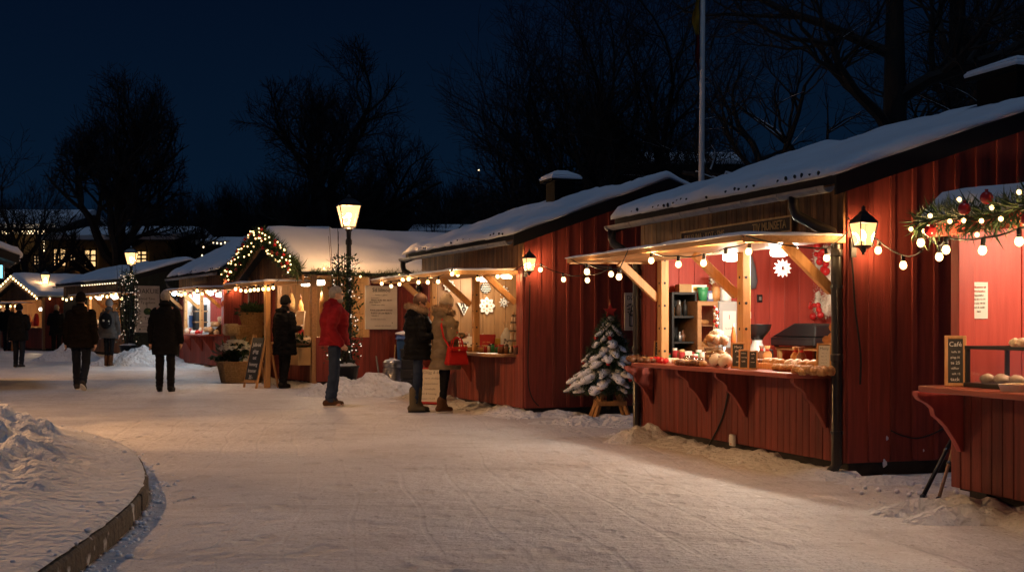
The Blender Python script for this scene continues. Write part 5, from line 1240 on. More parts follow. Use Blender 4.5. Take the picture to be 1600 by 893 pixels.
for k,(px,w_,h_,mt,l) in enumerate(((455,14,24,'paper','cream sheet of wrapped goods propped on the left of the basket stall counter'),(466,16,30,'pale','tall cream cloth propped beside the cream sheet'))):
    s=onD(px,.2).y/F; t=thing('wrapped_goods',l,'goods',onD(px,.2),SD.rz+.5); m=MB(); m.box(-w_*s/2,w_*s/2,-.02,.02,.25,.25+h_*s); part(m,'wrap',M[mt],t,rot=(-.15,0,.1),bevel=.008); m=MB(); m.box(-.1,.1,-.06,.06,0,.26); part(m,'stand_box',M['redmat'],t)
for k in range(10):
    px=470+k*5.2; s=onD(px,.0).y/F; m=MB(); m.ball((0,0,.06),.085,12,8,.12,(1.7,.9,.75)); o=solo(m,'bread_loaf',M['dough' if k%3 else 'pale'],'large floury loaf on the counter of the basket stall','bread',onD(px,-.1+.14*(k%3)),rr.random()*2,'loaves in the basket stall',smooth=True)
def flower_box(name,label,loc,rz,w,d,h,mat,nf,nl,seed,fr=.05,green='leaf'):
    t=thing(name,label,'planter',loc,rz); rr=random.Random(seed); m=MB(); m.box(-w/2,w/2,-d/2,d/2,0,.015); m.box(-w/2,w/2,-d/2,-d/2+.015,.015,h); m.box(-w/2,w/2,d/2-.015,d/2,.015,h); m.box(-w/2,-w/2+.015,-d/2+.015,d/2-.015,.015,h); m.box(w/2-.015,w/2,-d/2+.015,d/2-.015,.015,h); m.box(-w/2+.016,w/2-.016,-d/2+.016,d/2-.016,.016,h-.02); part(m,'box',M[mat],t)
    m=MB(); leaves(m,(0,0,h),w*.6,d*.75,.24,nl,.13,rr,.9); part(m,'foliage',M[green],t)
    if nf: m=MB(); flower_heads(m,(0,0,h+.14),w*.5,d*.6,.1,nf,fr,rr); part(m,'blossoms',M['petal'],t)
    return t
flower_box('flower_box','wooden flower box of white blooms hung below the counter of the basket stall',SD.w(-.48,-.2,.42),SD.rz,.95,.26,.34,'card',26,240,2,.055)
# goods outside D: hamper, baskets, flowers, A-board
p=G(377,597); basket('flower_basket','large wicker basket on the snow at the left of the basket stall',p,.36,.44,.42,.3,1.1,.85,True,None,True)
t=thing('white_bouquet','big bunch of white hydrangeas in dark leaves standing in the large wicker basket','flowers',p+V((-.12,0,.38))); rr=random.Random(9); m=MB(); leaves(m,(0,0,.05),.5,.4,.42,420,.16,rr,.5); part(m,'foliage',M['leaf'],t); m=MB(); flower_heads(m,(.05,-.2,.27),.34,.28,.2,85,.085,rr); part(m,'blossoms',M['petal'],t); m=MB(); m.tube([(0,0,-.2),(0,0,.2)],.05,6); part(m,'stems',M['leaf'],t)
t=thing('snow_lump','lump of fallen snow lying on the rim of the large wicker basket','snow lump',p+V((.17,-.1,.42))); m=MB(); m.ball((0,0,.05),.18,14,10,.35,(1.1,.9,.55)); part(m,'snow_body',M['clump'],t,smooth=True); m=MB(); m.ball((.2,.02,.03),.09,10,7,.35,(1.1,.9,.6)); part(m,'snow_crumb',M['clump'],t,smooth=True)
q=G(387,594); m=MB()
t=thing('wooden_crate','dark wooden crate carrying the wicker hamper','crate',q,.4); m.box(-.38,.38,-.28,.28,0,.5); part(m,'crate_body',M['darkwood'],t,bevel=.01); m=MB()
for z in (.05,.2,.35): m.box(-.39,.39,-.295,-.281,z,z+.1)
part(m,'slats',M['darkwood'],t)
t=basket('wicker_hamper','tall square wicker hamper standing on the dark crate',q+V((-.02,0,.5)),.3,.33,.62,.4,1,.85,False,None,True); m=MB(); m.box(-.36,.36,-.31,.31,.62,.67); part(m,'hamper_lid',M['wicker'],t,bevel=.02); m=MB(); m.box(-.5,-.2,-.33,.1,.45,.7); part(m,'cloth_cover',M['wicker'],t,bevel=.05)
t=basket('small_basket','small round wicker basket of green heather on top of the hamper',q+V((.1,-.02,1.17)),.2,.28,.25,.2); m=MB(); rr=random.Random(14); leaves(m,(0,0,.22),.34,.3,.22,420,.11,rr,.9); part(m,'foliage',M['needlelit'],t)
flower_box('flower_crate','tan crate of white flowers in front of the wicker hamper',G(404,594)+V((.0,.0,.42)),.5,.5,.34,.28,'dough',18,190,5,.06)
t=thing('low_stand','dark low stand under the crate of white flowers','stand',G(404,594)+V((.0,.0,0)),.5); m=MB(); m.box(-.25,.25,-.17,.17,.36,.419); part(m,'stand_top',M['darkwood'],t)
for a_ in (-1,1):
    for b_ in (-1,1): m=MB(); m.box(a_*.2-.03,a_*.2+.03,b_*.13-.03,b_*.13+.03,0,.358); part(m,'leg',M['darkwood'],t)
p=G(408,605); H=1.0; t=thing('sandwich_board','tall A frame chalkboard with white writing on the snow beside the man in black','chalkboard',p,-.85)
W=.5
for s_ in (-1,1):
    m=MB(); 
    for x in (-W/2,W/2-.04): m.hexa([(x,s_*.24-.015,0),(x+.04,s_*.24-.015,0),(x+.04,s_*.24+.015,0),(x,s_*.24+.015,0),(x,s_*.02-.015,H),(x+.04,s_*.02-.015,H),(x+.04,s_*.02+.015,H),(x,s_*.02+.015,H)])
    part(m,'frame_leg',M['pine'],t)
m=MB(); m.box(-W/2+.041,W/2-.041,-.01,.01,.16,H-.03); p_=part(m,'panel',M['chalkb'],t,(0,-.255,.0),(-.215,0,0)); m=MB(); m.box(-W/2+.041,W/2-.041,-.015,.015,.1,.15); part(m,'rail',M['pine'],t,(0,-.255,0),(-.215,0,0))
for k,s_ in enumerate(('Julbröd','glögg','ost','honung','kransar','25:-')): text(s_,.1,M['chalk'],p_,(0,-.0115,H-.17-k*.125))
snow_bank(SD,-LD-.3,.4,-.45,.1,.12,seed=51)
# poster on D's side wall
def poster(label,S,px0,px1,py0,py1,plane,lines,group=None,draw=None,name='notice_poster',rz=None,off=.05):
    y0,z1=S.px_(px0,py0,plane); y1,z0=S.px_(px1,py1,plane); W=y1-y0; H=z1-z0
    t=thing(name,label,'notice',S.w(plane+.012,(y0+y1)/2,z0),S.rz+pi/2); m=MB(); m.box(-W/2,W/2,-.01,.01,0,H); p=part(m,'sheet',M['notice'],t,bevel=.002)
    for s_,sz,x,z,mt in lines:
        cw=W*.84; text(s_,sz*H,M[mt],p,(x*W,-.0125,z*H),sx=min(1,cw/max(.01,.5*sz*H*len(s_))))
    if draw: draw(p,W,H)
    return t
poster('large white notice board with black heading on the dark red side wall',SD,570,620,446,514,.045,[('Stl.Iilinoo',.13,0,.9,'ink'),('Ivnlin t. jplvtd',.055,0,.79,'grey'),('Avecinandec',.04,-.2,.72,'grey'),('Mulvmn dvl ltd. sfatt. dala vn',.05,0,.67,'ink'),('dvrn Tlvnd 71',.05,-.2,.62,'ink'),('Nsddd anuv. vtlllvs',.045,-.1,.56,'grey'),('Rsmds dtda ttllvdla mvmndl',.05,0,.44,'ink'),('Rdjdvnv. adv ddd tllladar ls',.05,0,.37,'ink'),('Tlldvdds V',.045,-.2,.31,'grey'),('Alt lvdsj luldtvnmdvn',.045,-.1,.23,'grey'),('o',.07,.34,.15,'ink'),('cvlvdndvs ldvd vdltdvdvda',.04,.05,.08,'grey')])
# rubbish corner between D and B
p=G(613,604); t=thing('steel_bin','dented steel dustbin with lid in the snow between the basket stall and the middle stall','bin',p,.2); s=p.y/F
m=MB(); m.lathe([(13*s,0),(14.5*s,3*s),(15*s,28*s),(14*s,29*s),(14*s,31*s),(15*s,32*s),(15*s,38*s),(14*s,40*s),(3*s,42*s)],24); part(m,'drum',M['steel'],t,smooth=True); m=MB(); m.tube([(-5*s,0,41*s),(-4*s,0,45*s),(4*s,0,45*s),(5*s,0,41*s)],.8*s,6); part(m,'lid_handle',M['steel'],t)
m=MB(); m.ball((0,0,41*s),12*s,14,8,.2,(1,1,.22)); part(m,'snow_cap',M['clump'],t,smooth=True)
p=G(634,604)+V((.1,.55,0)); t=thing('blue_container','blue plastic wheeled container with snowy lid behind the steel dustbin','container',p,.1); m=MB(); m.hexa([(-.27,-.25,0),(.27,-.25,0),(.27,.25,0),(-.27,.25,0),(-.33,-.3,.9),(.33,-.3,.9),(.33,.3,.9),(-.33,.3,.9)]); part(m,'tub',M['blue'],t,bevel=.02); m=MB(); m.hexa([(-.35,-.33,.905),(.35,-.33,.905),(.35,.33,.905),(-.35,.33,.905),(-.33,-.3,.97),(.33,-.3,.97),(.33,.3,1.02),(-.33,.3,1.02)]); part(m,'lid',M['navy'],t,bevel=.015); m=MB(); m.ball((0,0,1.02),.32,16,10,.3,(1.05,.9,.2)); part(m,'snow_cap',M['clump'],t,smooth=True)
for a_ in (-1,1): m=MB(); m.lathe([(.09,-.03),(.09,.03)],14); m.v=[(p_[2],p_[0],p_[1]) for p_ in m.v]; part(m,'wheel',M['plastic'],t,(a_*.3,.26,.09))
base=G(641,606)+V((.12,-.12,0))
for k in range(4):
    t=thing('plastic_crate',('lowest black plastic crate of the stack beside the woman in black','second black plastic crate of the stack from the snow','third black plastic crate of the stack from the snow','topmost black plastic crate of the stack beside the woman in black')[k],'crate',base+V((0,0,.19*k)),.05*(-1)**k); m=MB(); w_,d_,h_=.27,.2,.18
    m.box(-w_,w_,-d_,d_,0,.02); m.box(-w_,w_,-d_,-d_+.015,.02,h_); m.box(-w_,w_,d_-.015,d_,.02,h_); m.box(-w_,-w_+.015,-d_+.015,d_-.015,.02,h_); m.box(w_-.015,w_,-d_+.015,d_-.015,.02,h_); part(m,'crate_body',M['plastic'],t,bevel=.004)
    m=MB(); m.box(-w_-.012,w_+.012,-d_-.012,-d_-.001,h_-.03,h_); m.box(-.07,.07,-d_-.008,-d_-.001,.07,.1); part(m,'rim',M['black'],t)
t=thing('green_board','dark green board leaning on the wall behind the steel dustbin','board',G(600,602)+V((.0,.6,0)),.1); m=MB(); m.box(-.28,.28,-.02,.02,0,.85); part(m,'board_panel',M['greenbox'],t,rot=(-.12,0,0),bevel=.004); m=MB(); m.box(-.28,.28,-.03,.03,.85,.88); part(m,'edge_strip',M['green'],t,rot=(-.12,0,0))
a=G(604,604)+V((.1,.3,0)); 
for k,(b_,l,mt) in enumerate(((atY(618,530,a.y+.6),'pale broom handle leaning on the red wall above the blue container','oak'),(atY(606,545,a.y+.4),'grey shovel handle leaning behind the steel dustbin','grey'))):
    t=thing('broom' if k==0 else 'shovel',l,'broom' if k==0 else 'shovel',a+V((.2*(k),0,0)) if k==0 else a-V((.25,0,0))); m=MB(); m.tube([(0,0,0),b_-a],.018,8); part(m,'handle',M[mt],t,smooth=True); m=MB(); m.box(-.12,.12,-.03,.03,0,.14); part(m,'head',M['plastic'],t)
mound(G(572,617),1.25,.55,.42,.05,lump=.35,seed=61); mound(G(625,615),.8,.4,.2,.1,lump=.5,seed=63); mound(G(655,620),.6,.35,.12,.1,lump=.5,seed=65)
mound(G(945,662),1.1,.6,.14,-.1,lump=.7,seed=67); mound(G(880,650),.9,.35,.1,0,lump=.7,seed=69); mound(G(1003,690),.5,.25,.2,.4,lump=.6,seed=71)
# ================================================================== STALL E
SE=Stall(351,579,28,farpx=281); LE=SE.L; pxE=lambda px,y=0,py=500: SE.py_(px,py,y)[0]
E=build_stall(SE,'red stall beyond the baskets with bright cold lit counter and pale sign under its eave',D=3.2,ez=2.6,rz=3.45,cz=.9,uz=2.08,cd=.95,cout=1.99,cx=(pxE(258,-.95),pxE(308,-.95)),open_=(pxE(287),pxE(347)),posts=(pxE(289),pxE(314)),braces=(pxE(286),pxE(312),pxE(345)),
   brk=(pxE(300),pxE(318),pxE(334)),cntx=(pxE(285,-.3),pxE(349)),inD=2.0,pipes=(True,False),detail=.5,low_n=.14)
snow_bank(SE,-LE,.4,-.4,.06,.12,seed=81)
for k,(px,py,mt,c,pw) in enumerate(((310,463,'coldlamp',(.8,.92,1),8),(326,458,'coldlamp',(.8,.92,1),8),(345,461,'pendant',(1,.8,.6),6))):
    x_,z_=SE.py_(px,py,.5); pendant(('left cold white pendant lamp in the cold lit stall','middle cold white pendant lamp in the cold lit stall','warm pendant lamp at the right in the cold lit stall')[k],SE.w(x_,.5,z_-.05),.13,.11,pw,c,.1,mt)
flE=lambda px,py,y=-.97: SE.w(*(lambda q:(q[0],y,q[1]+.06))(SE.py_(px,py,y)))
string_lights('string of warm bulbs along the canopy of the cold lit stall',[[SE.w(pxE(258,-.97),-.98,2.0)]+[flE(px,py) for px,py in ((279,460),(283,461),(289,459),(297,462),(303,458))]+[SE.w(pxE(308,-.97),-.97,2.0),flE(316,459,-.6),flE(323,456,-.45),flE(336,454,-.25),flE(344,458,-.1),SE.w(.03,-.03,2.05)]],.034)
lantern_on(SE,358,447,.65,'black carriage lantern glowing on the corner of the cold lit stall',5,.22)
cl=thing('cold_spotlight','cold white spotlight at the far end of the canopy of the cold lit stall','spotlight',SE.w(pxE(272,-.8,460),-.8,2.0),SE.rz); m=MB(); m.lathe([(.05,.03),(.09,-.04),(.02,.05)],10); part(m,'housing',M['black'],cl); m=MB(); m.ball((0,0,-.05),.06,8,6); part(m,'lens',M['coldlamp'],cl); lamp((0,0,-.14),10,(.7,.9,1),.05,cl)
t=thing('name_board','small pale name board under the eave of the cold lit stall','sign',SE.w(pxE(312,-.04,436),-.045,SE.py_(312,443,-.04)[1]),SE.rz); W=1.5; H=.22; m=MB(); m.box(-W/2,W/2,-.015,.015,0,H); p_=part(m,'panel',M['card'],t,bevel=.003); text('SLIDUSUR',.15,M['grey'],p_,(0,-.0165,H/2),sx=1.4)
x_,z_=SE.py_(298,443,-.06); 
def onE(px,y,z=.9): return SE.w(pxE(px,y,520),y,z)
rr=random.Random(5)
for k in range(12):
    m=MB(); h=rr.uniform(.08,.2); r=rr.uniform(.04,.07); m.lathe([(r,0),(r*1.1,h*.6),(r*.5,h)],9); solo(m,'small_goods',M[rr.choice(['redmat','white','dough','redball','pale'])],'small red or white trinket on the counter of the cold lit stall','trinket',onE(292+k*4.2,rr.uniform(-.2,.1)),0,'trinkets on the cold lit counter',smooth=True)
t=thing('wooden_rack','sloping wooden rack of white goods at the right of the cold lit counter','rack',onE(338,-.05),SE.rz); m=MB(); m.prism([(-.3,0),(.3,0),(.3,.45)],-.35,.35,'x'); m.v=[(p[0],-p[1],p[2]) if False else p for p in m.v]; part(m,'rack_body',M['darkwood'],t); m=MB()
for i in range(3):
    for j in range(4): m.ball((-.26+.17*j,-.2+.18*i,.12+.135*i),.07,7,5,.3)
part(m,'packets',M['pale'],t)
t=thing('poster_panel','white printed panel on the inside wall of the cold lit stall','notice',SE.w(-LE+.1,*SE.px_(309,490,-LE+.1)),SE.rz+pi/2); m=MB(); m.box(-.35,.35,-.01,0,-.45,.45); p_=part(m,'sheet',M['white'],t); m=MB(); m.box(-.25,.25,-.014,-.011,-.38,-.05); part(m,'print',M['navy'],p_)
t=thing('dark_rack','dark shelf unit of goods on the left inside the cold lit stall','shelf',SE.w(-LE+.1,.5,.2),SE.rz+pi/2); m=MB(); m.box(-.16,.16,-.3,0,0,1.5); part(m,'case',M['blackmat'],t)
for z in (.7,1.0,1.3): m=MB(); m.box(-.18,.18,-.32,-.0,z,z+.03); part(m,'shelf_board',M['oak'],t)
# ================================================================== STALL F (dark green) and beyond
SF=Stall(195,556,36,farpx=100); LF=SF.L; pxF=lambda px,y=0,py=500: SF.py_(px,py,y)[0]
Fs=build_stall(SF,'dark green stall far along the lane with tan front and row of eave lights',D=4.4,ez=2.62,rz=3.25,cz=.9,uz=2.12,cd=.95,cout=2.03,open_=(pxF(137),pxF(190)),posts=(pxF(140),pxF(166)),braces=(pxF(139),pxF(165),pxF(189)),cx=(pxF(108,-.95),pxF(172,-.95)),brk=(),cntx=(pxF(136,-.3),pxF(192)),
   wall='green',low='tan',inner='tan',band='band',pipes=(False,False),detail=.3,low_n=.18,guard=False)
flF=lambda px,py,y=-.97: SF.w(*(lambda q:(q[0],y,q[1]+.06))(SF.py_(px,py,y)))
string_lights('string of warm bulbs along the canopy of the dark green stall',[[SF.w(pxF(108,-.97),-.98,2.03)]+[flF(px,py) for px,py in ((104,468),(112,466),(124,467),(133,464),(142,465),(153,465),(160,462),(167,463),(174,461),(181,459),(190,466,))]+[SF.w(.03,-.03,2.1)]],.042)
string_lights('row of small lights under the gutter of the dark green stall',[[SF.w(pxF(126,-.3),-.34,2.5)]+[SF.w(pxF(130+k*4,-.3),-.34,2.49) for k in range(14)]+[SF.w(-.1,-.34,2.5)]],.026,'rows of small eave lights',emis='fairyd',sock=False)
for k,px in enumerate((152,178)):
    x_,z_=SF.py_(px,466,.5); pendant(('left warm pendant lamp in the dark green stall','right warm pendant lamp in the dark green stall')[k],SF.w(x_,.5,1.95),.14,.12,20,(1,.72,.4),.15)
t=thing('name_board','dim dark name board under the eave of the dark green stall','sign',SF.w(pxF(170,-.04,450),-.045,2.2),SF.rz); m=MB(); m.box(-1.3,1.3,-.015,.015,0,.26); p_=part(m,'panel',M['band'],t); text('AKLISM',.2,M['gold'],p_,(.3,-.0165,.13),sx=1.5)
rr=random.Random(5)
for k in range(9):
    m=MB(); h=rr.uniform(.12,.3); r=.07; m.lathe([(r,0),(r*1.1,h*.6),(r*.5,h)],9); solo(m,'small_goods',M[rr.choice(['redmat','white','dough','pale'])],'small pale trinket on the counter of the dark green stall','trinket',SF.w(pxF(142+k*5.2,-.1),-.1,.95),0,'trinkets on the dark green stall')
def drawF(p,W,H):
    m=MB(); m.ball((.02*W,-.012,.45*H),W*.17,12,8,.1,(1,.05,.8)); part(m,'painted_wreath',M['leaf'],p); m=MB(); m.ball((.05*W,-.014,.46*H),W*.09,10,6,.2,(1,.06,.8)); part(m,'painted_fruit',M['yellow'],p)
    m=MB(); m.box(-.02*W,.0,-.013,-.0105,.53*H,.63*H); part(m,'painted_stem',M['ink'],p)
poster('tall white poster with big black capitals and a painted wreath on the dark green gable',SF,210,249,446,519,.05,[('OAKUIE',.14,.02,.88,'ink'),('yhlöd Tmo',.08,0,.72,'ink'),('Ty golomi',.08,.03,.64,'ink'),('Tnd',.1,.02,.3,'ink'),('aldvnd lvdnd mdvn',.05,0,.2,'grey'),('vmdlvnd ltvd dsv',.05,0,.13,'grey'),('sdvd nlvdn',.05,0,.07,'grey')],draw=drawF)
mound(G(222,570),1.5,.7,.55,0,lump=.3,seed=91); mound(G(190,566),.9,.5,.3,.3,lump=.3,seed=92); mound(G(107,563),1.2,.5,.45,0,lump=.4,seed=93)
a=G(240,570); t=thing('trestle','thin dark trestle legs standing on the snow by the poster','trestle',a)
for s_ in (-1,1): m=MB(); m.tube([(s_*.11,0,0),(s_*.02,0,.5)],.018,6); part(m,'leg',M['black'],t)
m=MB(); m.box(-.1,.1,-.03,.03,.49,.53); part(m,'bar',M['darkwood'],t)
SG=Stall(69,548,42,L=4.4); pxG=lambda px,y=0,py=500: SG.py_(px,py,y)[0]
G_,gtG,zfG=gable_front(SG,'small far red stall with a lit gable at the far end of the row',5.5,2.12,2.85,.9,.9,1.8,(-SG.L-.2,-.9),'tan',ov=.4)
for run,l in (([SG.w(x,-.45,zfG(x)+.05) for x in [-SG.L-.2+(SG.L/2+.2)*k/9 for k in range(10)]]+[SG.w(x,-.45,zfG(x)+.05) for x in [-SG.L/2+(SG.L/2+.2)*k/9 for k in range(1,10)]],'row of warm lights tracing the gable of the far red stall'),([SG.w(.3,-.4+.5*k,2.05) for k in range(10)],'row of warm lights under the side eave of the far red stall'),([flq for flq in [SG.w(-4.4+.5*k,-.95,1.76) for k in range(9)]],'row of warm lights under the canopy of the far red stall')):
    string_lights(l,[run],.034,'rows of small eave lights',emis='bulb',sock=False,ends=False)
x_=-1.6; pendant('warm pendant lamp in the far red stall',SG.w(x_,.6,1.55),.15,.12,40,(1,.7,.4),.3)
rr=random.Random(2)
for k in range(8):
    m=MB(); h=rr.uniform(.2,.5); m.lathe([(.1,0),(.11,h*.6),(.05,h)],9); solo(m,'small_goods',M[rr.choice(['redmat','white','dough','pale'])],'small pale trinket on the counter of the far red stall','trinket',SG.w(-.5-k*.35,-.1,.95),0,'trinkets on the far red stall')
# roof corner of a stall on the other side of the lane (left edge)
u=V((-.44,1,0)).normalized(); nc=atY(-16,500,23.5); nc.z=gz(23.5)
SH=Stall(100,600,0,L=4); SH.ex=u; SH.ey=V((-u.y,u.x,0)); SH.o=nc+u*4; SH.rz=atan2(u.y,u.x); SH.L=4
build_stall(SH,'red stall cut by the left edge of which only a snowy roof corner shows','D' and 4.0,2.62,3.3,.9,2.1,0,open_=(-3.8,-.2),cntx=(-3.8,-.2),gov=.28,ov=.5,gutter=False,guard=False,detail=.4,pipes=(False,False),inner='redin',cnt_d=.05)
t=thing('lit_sign','small cyan lit sign box hanging at the left edge below the snowy roof corner','sign',atY(4,436,25.5)-V((.12,0,0)),.2); m=MB(); m.box(-.14,.14,-.04,.04,0,.3); part(m,'housing',M['black'],t); m=MB(); m.box(-.12,.12,-.044,-.0405,.02,.28); part(m,'lit_face',M['cyan'],t); m=MB(); m.box(-.5,-.14,-.01,.01,.26,.29); part(m,'arm',M['black'],t)
if 0:
    for nm,S,ap,ev in (('B',SB,(1045,266),(805,366)),('E',SE,(404,377),(341,420)),('F',SF,(297,401),(187,436)),('A',SA,(1600,180),(1304,281))):
        print(nm,'L',S.L,'apex y,z',S.px_(*ap,.2),'eave',S.px_(*ev,.2))
# ================================================================== people
def cloth(name,c1,c2=None,bump=.25,bs=60,rough=.85,sheen=0.): return mk(name,c1,c2 or tuple(v*.7 for v in c1),7,rough,bump,bs,spec=.06,sheen=sheen)
M['skin']=mk('skin',(.55,.32,.23),(.48,.26,.18),14,.5,.1,60)
M['hairgrey']=mk('grey hair',(.32,.29,.26),(.2,.18,.16),30,.7,.5,90)
M['hairbrown']=mk('brown hair',(.12,.055,.03),(.07,.03,.018),30,.55,.5,90,(2,2,.4))
M['hairblond']=mk('fair hair',(.35,.24,.13),(.25,.16,.08),30,.6,.5,90)
M['fur']=mk('tan fur',(.46,.32,.2),(.3,.19,.11),20,.9,island=.4)
M['jred']=cloth('red jacket',(.23,.014,.02)); M['jeans']=cloth('blue jeans',(.036,.05,.085),(.018,.026,.048),.3,90); M['djeans']=cloth('dark jeans',(.016,.019,.028))
M['jblack']=cloth('black puffer',(.008,.008,.009),rough=.55); M['jkhaki']=cloth('khaki parka',(.2,.145,.09)); M['cblack']=cloth('black wool coat',(.008,.008,.009))
M['cbrown']=cloth('dark brown coat',(.011,.008,.006)); M['cgrey']=cloth('grey coat',(.07,.066,.064)); M['tblack']=cloth('black trousers',(.011,.011,.013))
M['beige']=cloth('beige knit',(.45,.36,.28),None,.6,70); M['beanie']=cloth('black knit',(.012,.012,.013),None,.6,70); M['greyknit']=cloth('grey knit',(.2,.18,.17),None,.6,70)
M['sneak']=cloth('dark trainers',(.05,.045,.045)); M['sbrown']=cloth('brown leather',(.1,.045,.02),rough=.5); M['solive']=cloth('olive suede',(.13,.1,.06)); M['sole']=mk('white sole',(.6,.56,.5)); M['sblack']=cloth('black leather',(.015,.014,.014),rough=.4)
M['bagred']=cloth('red leather',(.42,.02,.018),(.34,.016,.014),.08,30,.28); M['glove']=cloth('red knit glove',(.3,.03,.03))
def person(label,foot,hpx,rz,coat,legs,shoes,hair=None,hat=None,hem=.46,hood=None,fur=False,quilt=0,thighs=((4,-3),(-3,-6)),arms=('down','down'),build=1.,headturn=0,nod=0,lean=0,female=False,boots=0,belt=None,glasses=False,beard=None,spread=.085,hands='skin',group='people at the market',flare=1.,toes=None,scale_h=1.0,depth=1.12):
    o=G(*foot); H=hpx*o.y/F*scale_h; k=H/1.78; o=o+V((0,0,.0))
    t=thing('person',label,'person',o,rz,group)
    rr=random.Random(int(foot[0]))
    S=lambda x,y,z: V((x*k,y*k,z*k))
    hipz=.93; W=build*(.9 if female else 1.)
    # legs
    knees=[];ank=[];hips=[]
    for i,sx in enumerate((-1,1)):
        a,b=radians(thighs[i][0]),radians(thighs[i][1]); h=V((sx*.09*W,0,hipz)); kn=h+V((sx*(spread-.09)*.5,.43*sin(a),-.43*cos(a))); an=kn+V((sx*(spread-.09)*.5,.42*sin(b),-.42*cos(b))); hips.append(h); knees.append(kn); ank.append(an)
    low=min(a.z for a in ank); dz=.085-low
    for L in (hips,knees,ank):
        for p in L: p.z+=dz
    my=(ank[0].y+ank[1].y)/2
    for L in (hips,knees,ank):
        for p in L: p.y-=my
    base=V((0,(hips[0].y+hips[1].y)/2,hips[0].z)); ln=radians(lean)
    def up(x,y,z):   # torso frame above the hips
        return base+V((x, y*cos(ln)+z*sin(ln), z*cos(ln)-y*sin(ln)))
    sh=[up(-.182*W,0,.468),up(.182*W,0,.468)]; nk=up(0,-.005,.55); hd=up(0,.03,.705)
    R=Matrix.Rotation(radians(headturn),3,'Z')@Matrix.Rotation(-radians(nod),3,'X')
    HD=lambda x,y,z: hd+R@V((x,y,z))
    ua,fa=.29,.26; el=[];wr=[];hn=[]
    P={'down':((.16,-.05,-1),(.06,.12,-1),(.0,.1,-1)),'back':((.18,-.22,-1),(.05,.05,-1),(0,.1,-1)),'fwd':((.14,.25,-1),(.0,.5,-1),(0,.3,-1)),'pocket':((.3,-.25,-1),(-.15,.55,-.8),(-.3,.6,-.5)),'bent':((.2,-.05,-1),(-.35,1,.18),(-.3,1,.2)),'hold':((.12,.15,-1),(-.3,1,.05),(-.2,1,.1)),'side':((.2,.0,-1),(.06,.15,-1),(0,.15,-1))}
    for i,sx in enumerate((-1,1)):
        a,b,c=[V((v[0]*sx,v[1],v[2])).normalized() for v in P[arms[i]]]
        e=sh[i]+a*ua; w_=e+b*fa; el.append(e); wr.append(w_); hn.append(c)
    # body: one continuous mesh
    m=MB(); m.T=Matrix.Scale(k,4)
    m.capsule(base,up(0,0,.36),.1*W,.105*W,12); m.capsule(up(-.1*W,0,.46),up(.1*W,0,.46),.085,.085,10); m.capsule(nk-V((0,0,.05)),HD(0,-.02,-.06),.058,.054,10)
    for i in range(2):
        m.capsule(hips[i],knees[i],.068,.048,10); m.capsule(knees[i],ank[i],.044,.034,10); m.capsule(ank[i]-V((0,.02,.03)),ank[i]+V((0,.14,-.055)),.038,.028,8)
        m.capsule(sh[i],el[i],.05,.042,10); m.capsule(el[i],wr[i],.04,.028,10)
        d=hn[i]; sx=(-1,1)[i]; side=d.cross(V((sx,0.2,0))); side=side.normalized() if side.length>.1 else V((0,1,0))
        m.capsule(wr[i],wr[i]+d*.06,.028,.034,8)
        inn=side.cross(d).normalized()
        for f in range(4):
            q=wr[i]+d*.085+side*(.027-.018*f); L=(.062,.07,.066,.052)[f]; cu=inn*.014*sx*-1
            m.capsule(q,q+d*L*.5+cu*.5,.0095,.009,6); m.capsule(q+d*L*.5+cu*.5,q+d*L*.9+cu*2,.009,.008,6)
        q=wr[i]+d*.03+side*.03; m.capsule(q,q+d*.045+side*.025,.012,.0095,6)
    def hball(c,r,sq): 
        n0=len(m.v); T=m.T; m.T=None; m.ball((0,0,0),1,14,10,0,(1,1,1))
        for j in range(n0,len(m.v)):
            v=V(m.v[j]); p=HD(c[0]+v.x*r*sq[0],c[1]+v.y*r*sq[1],c[2]+v.z*r*sq[2]); m.v[j]=tuple(p*k)
        m.T=T
    hball((0,-.008,.022),.1,(.78,.98,1.02)); hball((0,.03,-.045),.07,(.8,.92,.95)); hball((0,.098,-.005),.02,(.62,.9,1.25)); hball((0,.083,.028),.03,(1.7,.5,.4)); hball((0,.088,-.052),.02,(1.3,.5,.4)); hball((0,.078,-.09),.026,(1,.7,.7))
    for sx in (-1,1): hball((sx*.079,-.008,-.002),.03,(.3,.6,1))
    link('body',remesh(m,'body',M['skin'],.0105*k,2),t)
    for sx in (-1,1):
        e=MB(); e.ball((0,0,0),.0125*k,8,6); part(e,'eye',M['ink'],t,HD(sx*.031,.079,.012)*k,smooth=True)
    # trousers
    m=MB(); m.T=Matrix.Scale(k,4); m.capsule(hips[0]+V((.01,0,.02)),hips[1]+V((-.01,0,.02)),.098*W,.098*W,12)
    lg=.82 if female else 1.
    for i in range(2):
        m.capsule(hips[i],knees[i],.094*lg,.077*lg,12); m.capsule(knees[i],ank[i]+V((0,0,.02)),.076*lg,.066*lg if not boots else .05,12)
    def wrinkle(p,n):
        z=p.z/k; a=.009*nz((p.x*8,p.y*8,p.z*22),1)+.004*nz((p.x*22,p.y*22,p.z*50),1); 
        if z<.25 and not female: a+=.006*sin(z*90)
        return p+n*a*k
    link('trousers',remesh(m,'trousers',M[legs],.013*k,3,wrinkle),t)
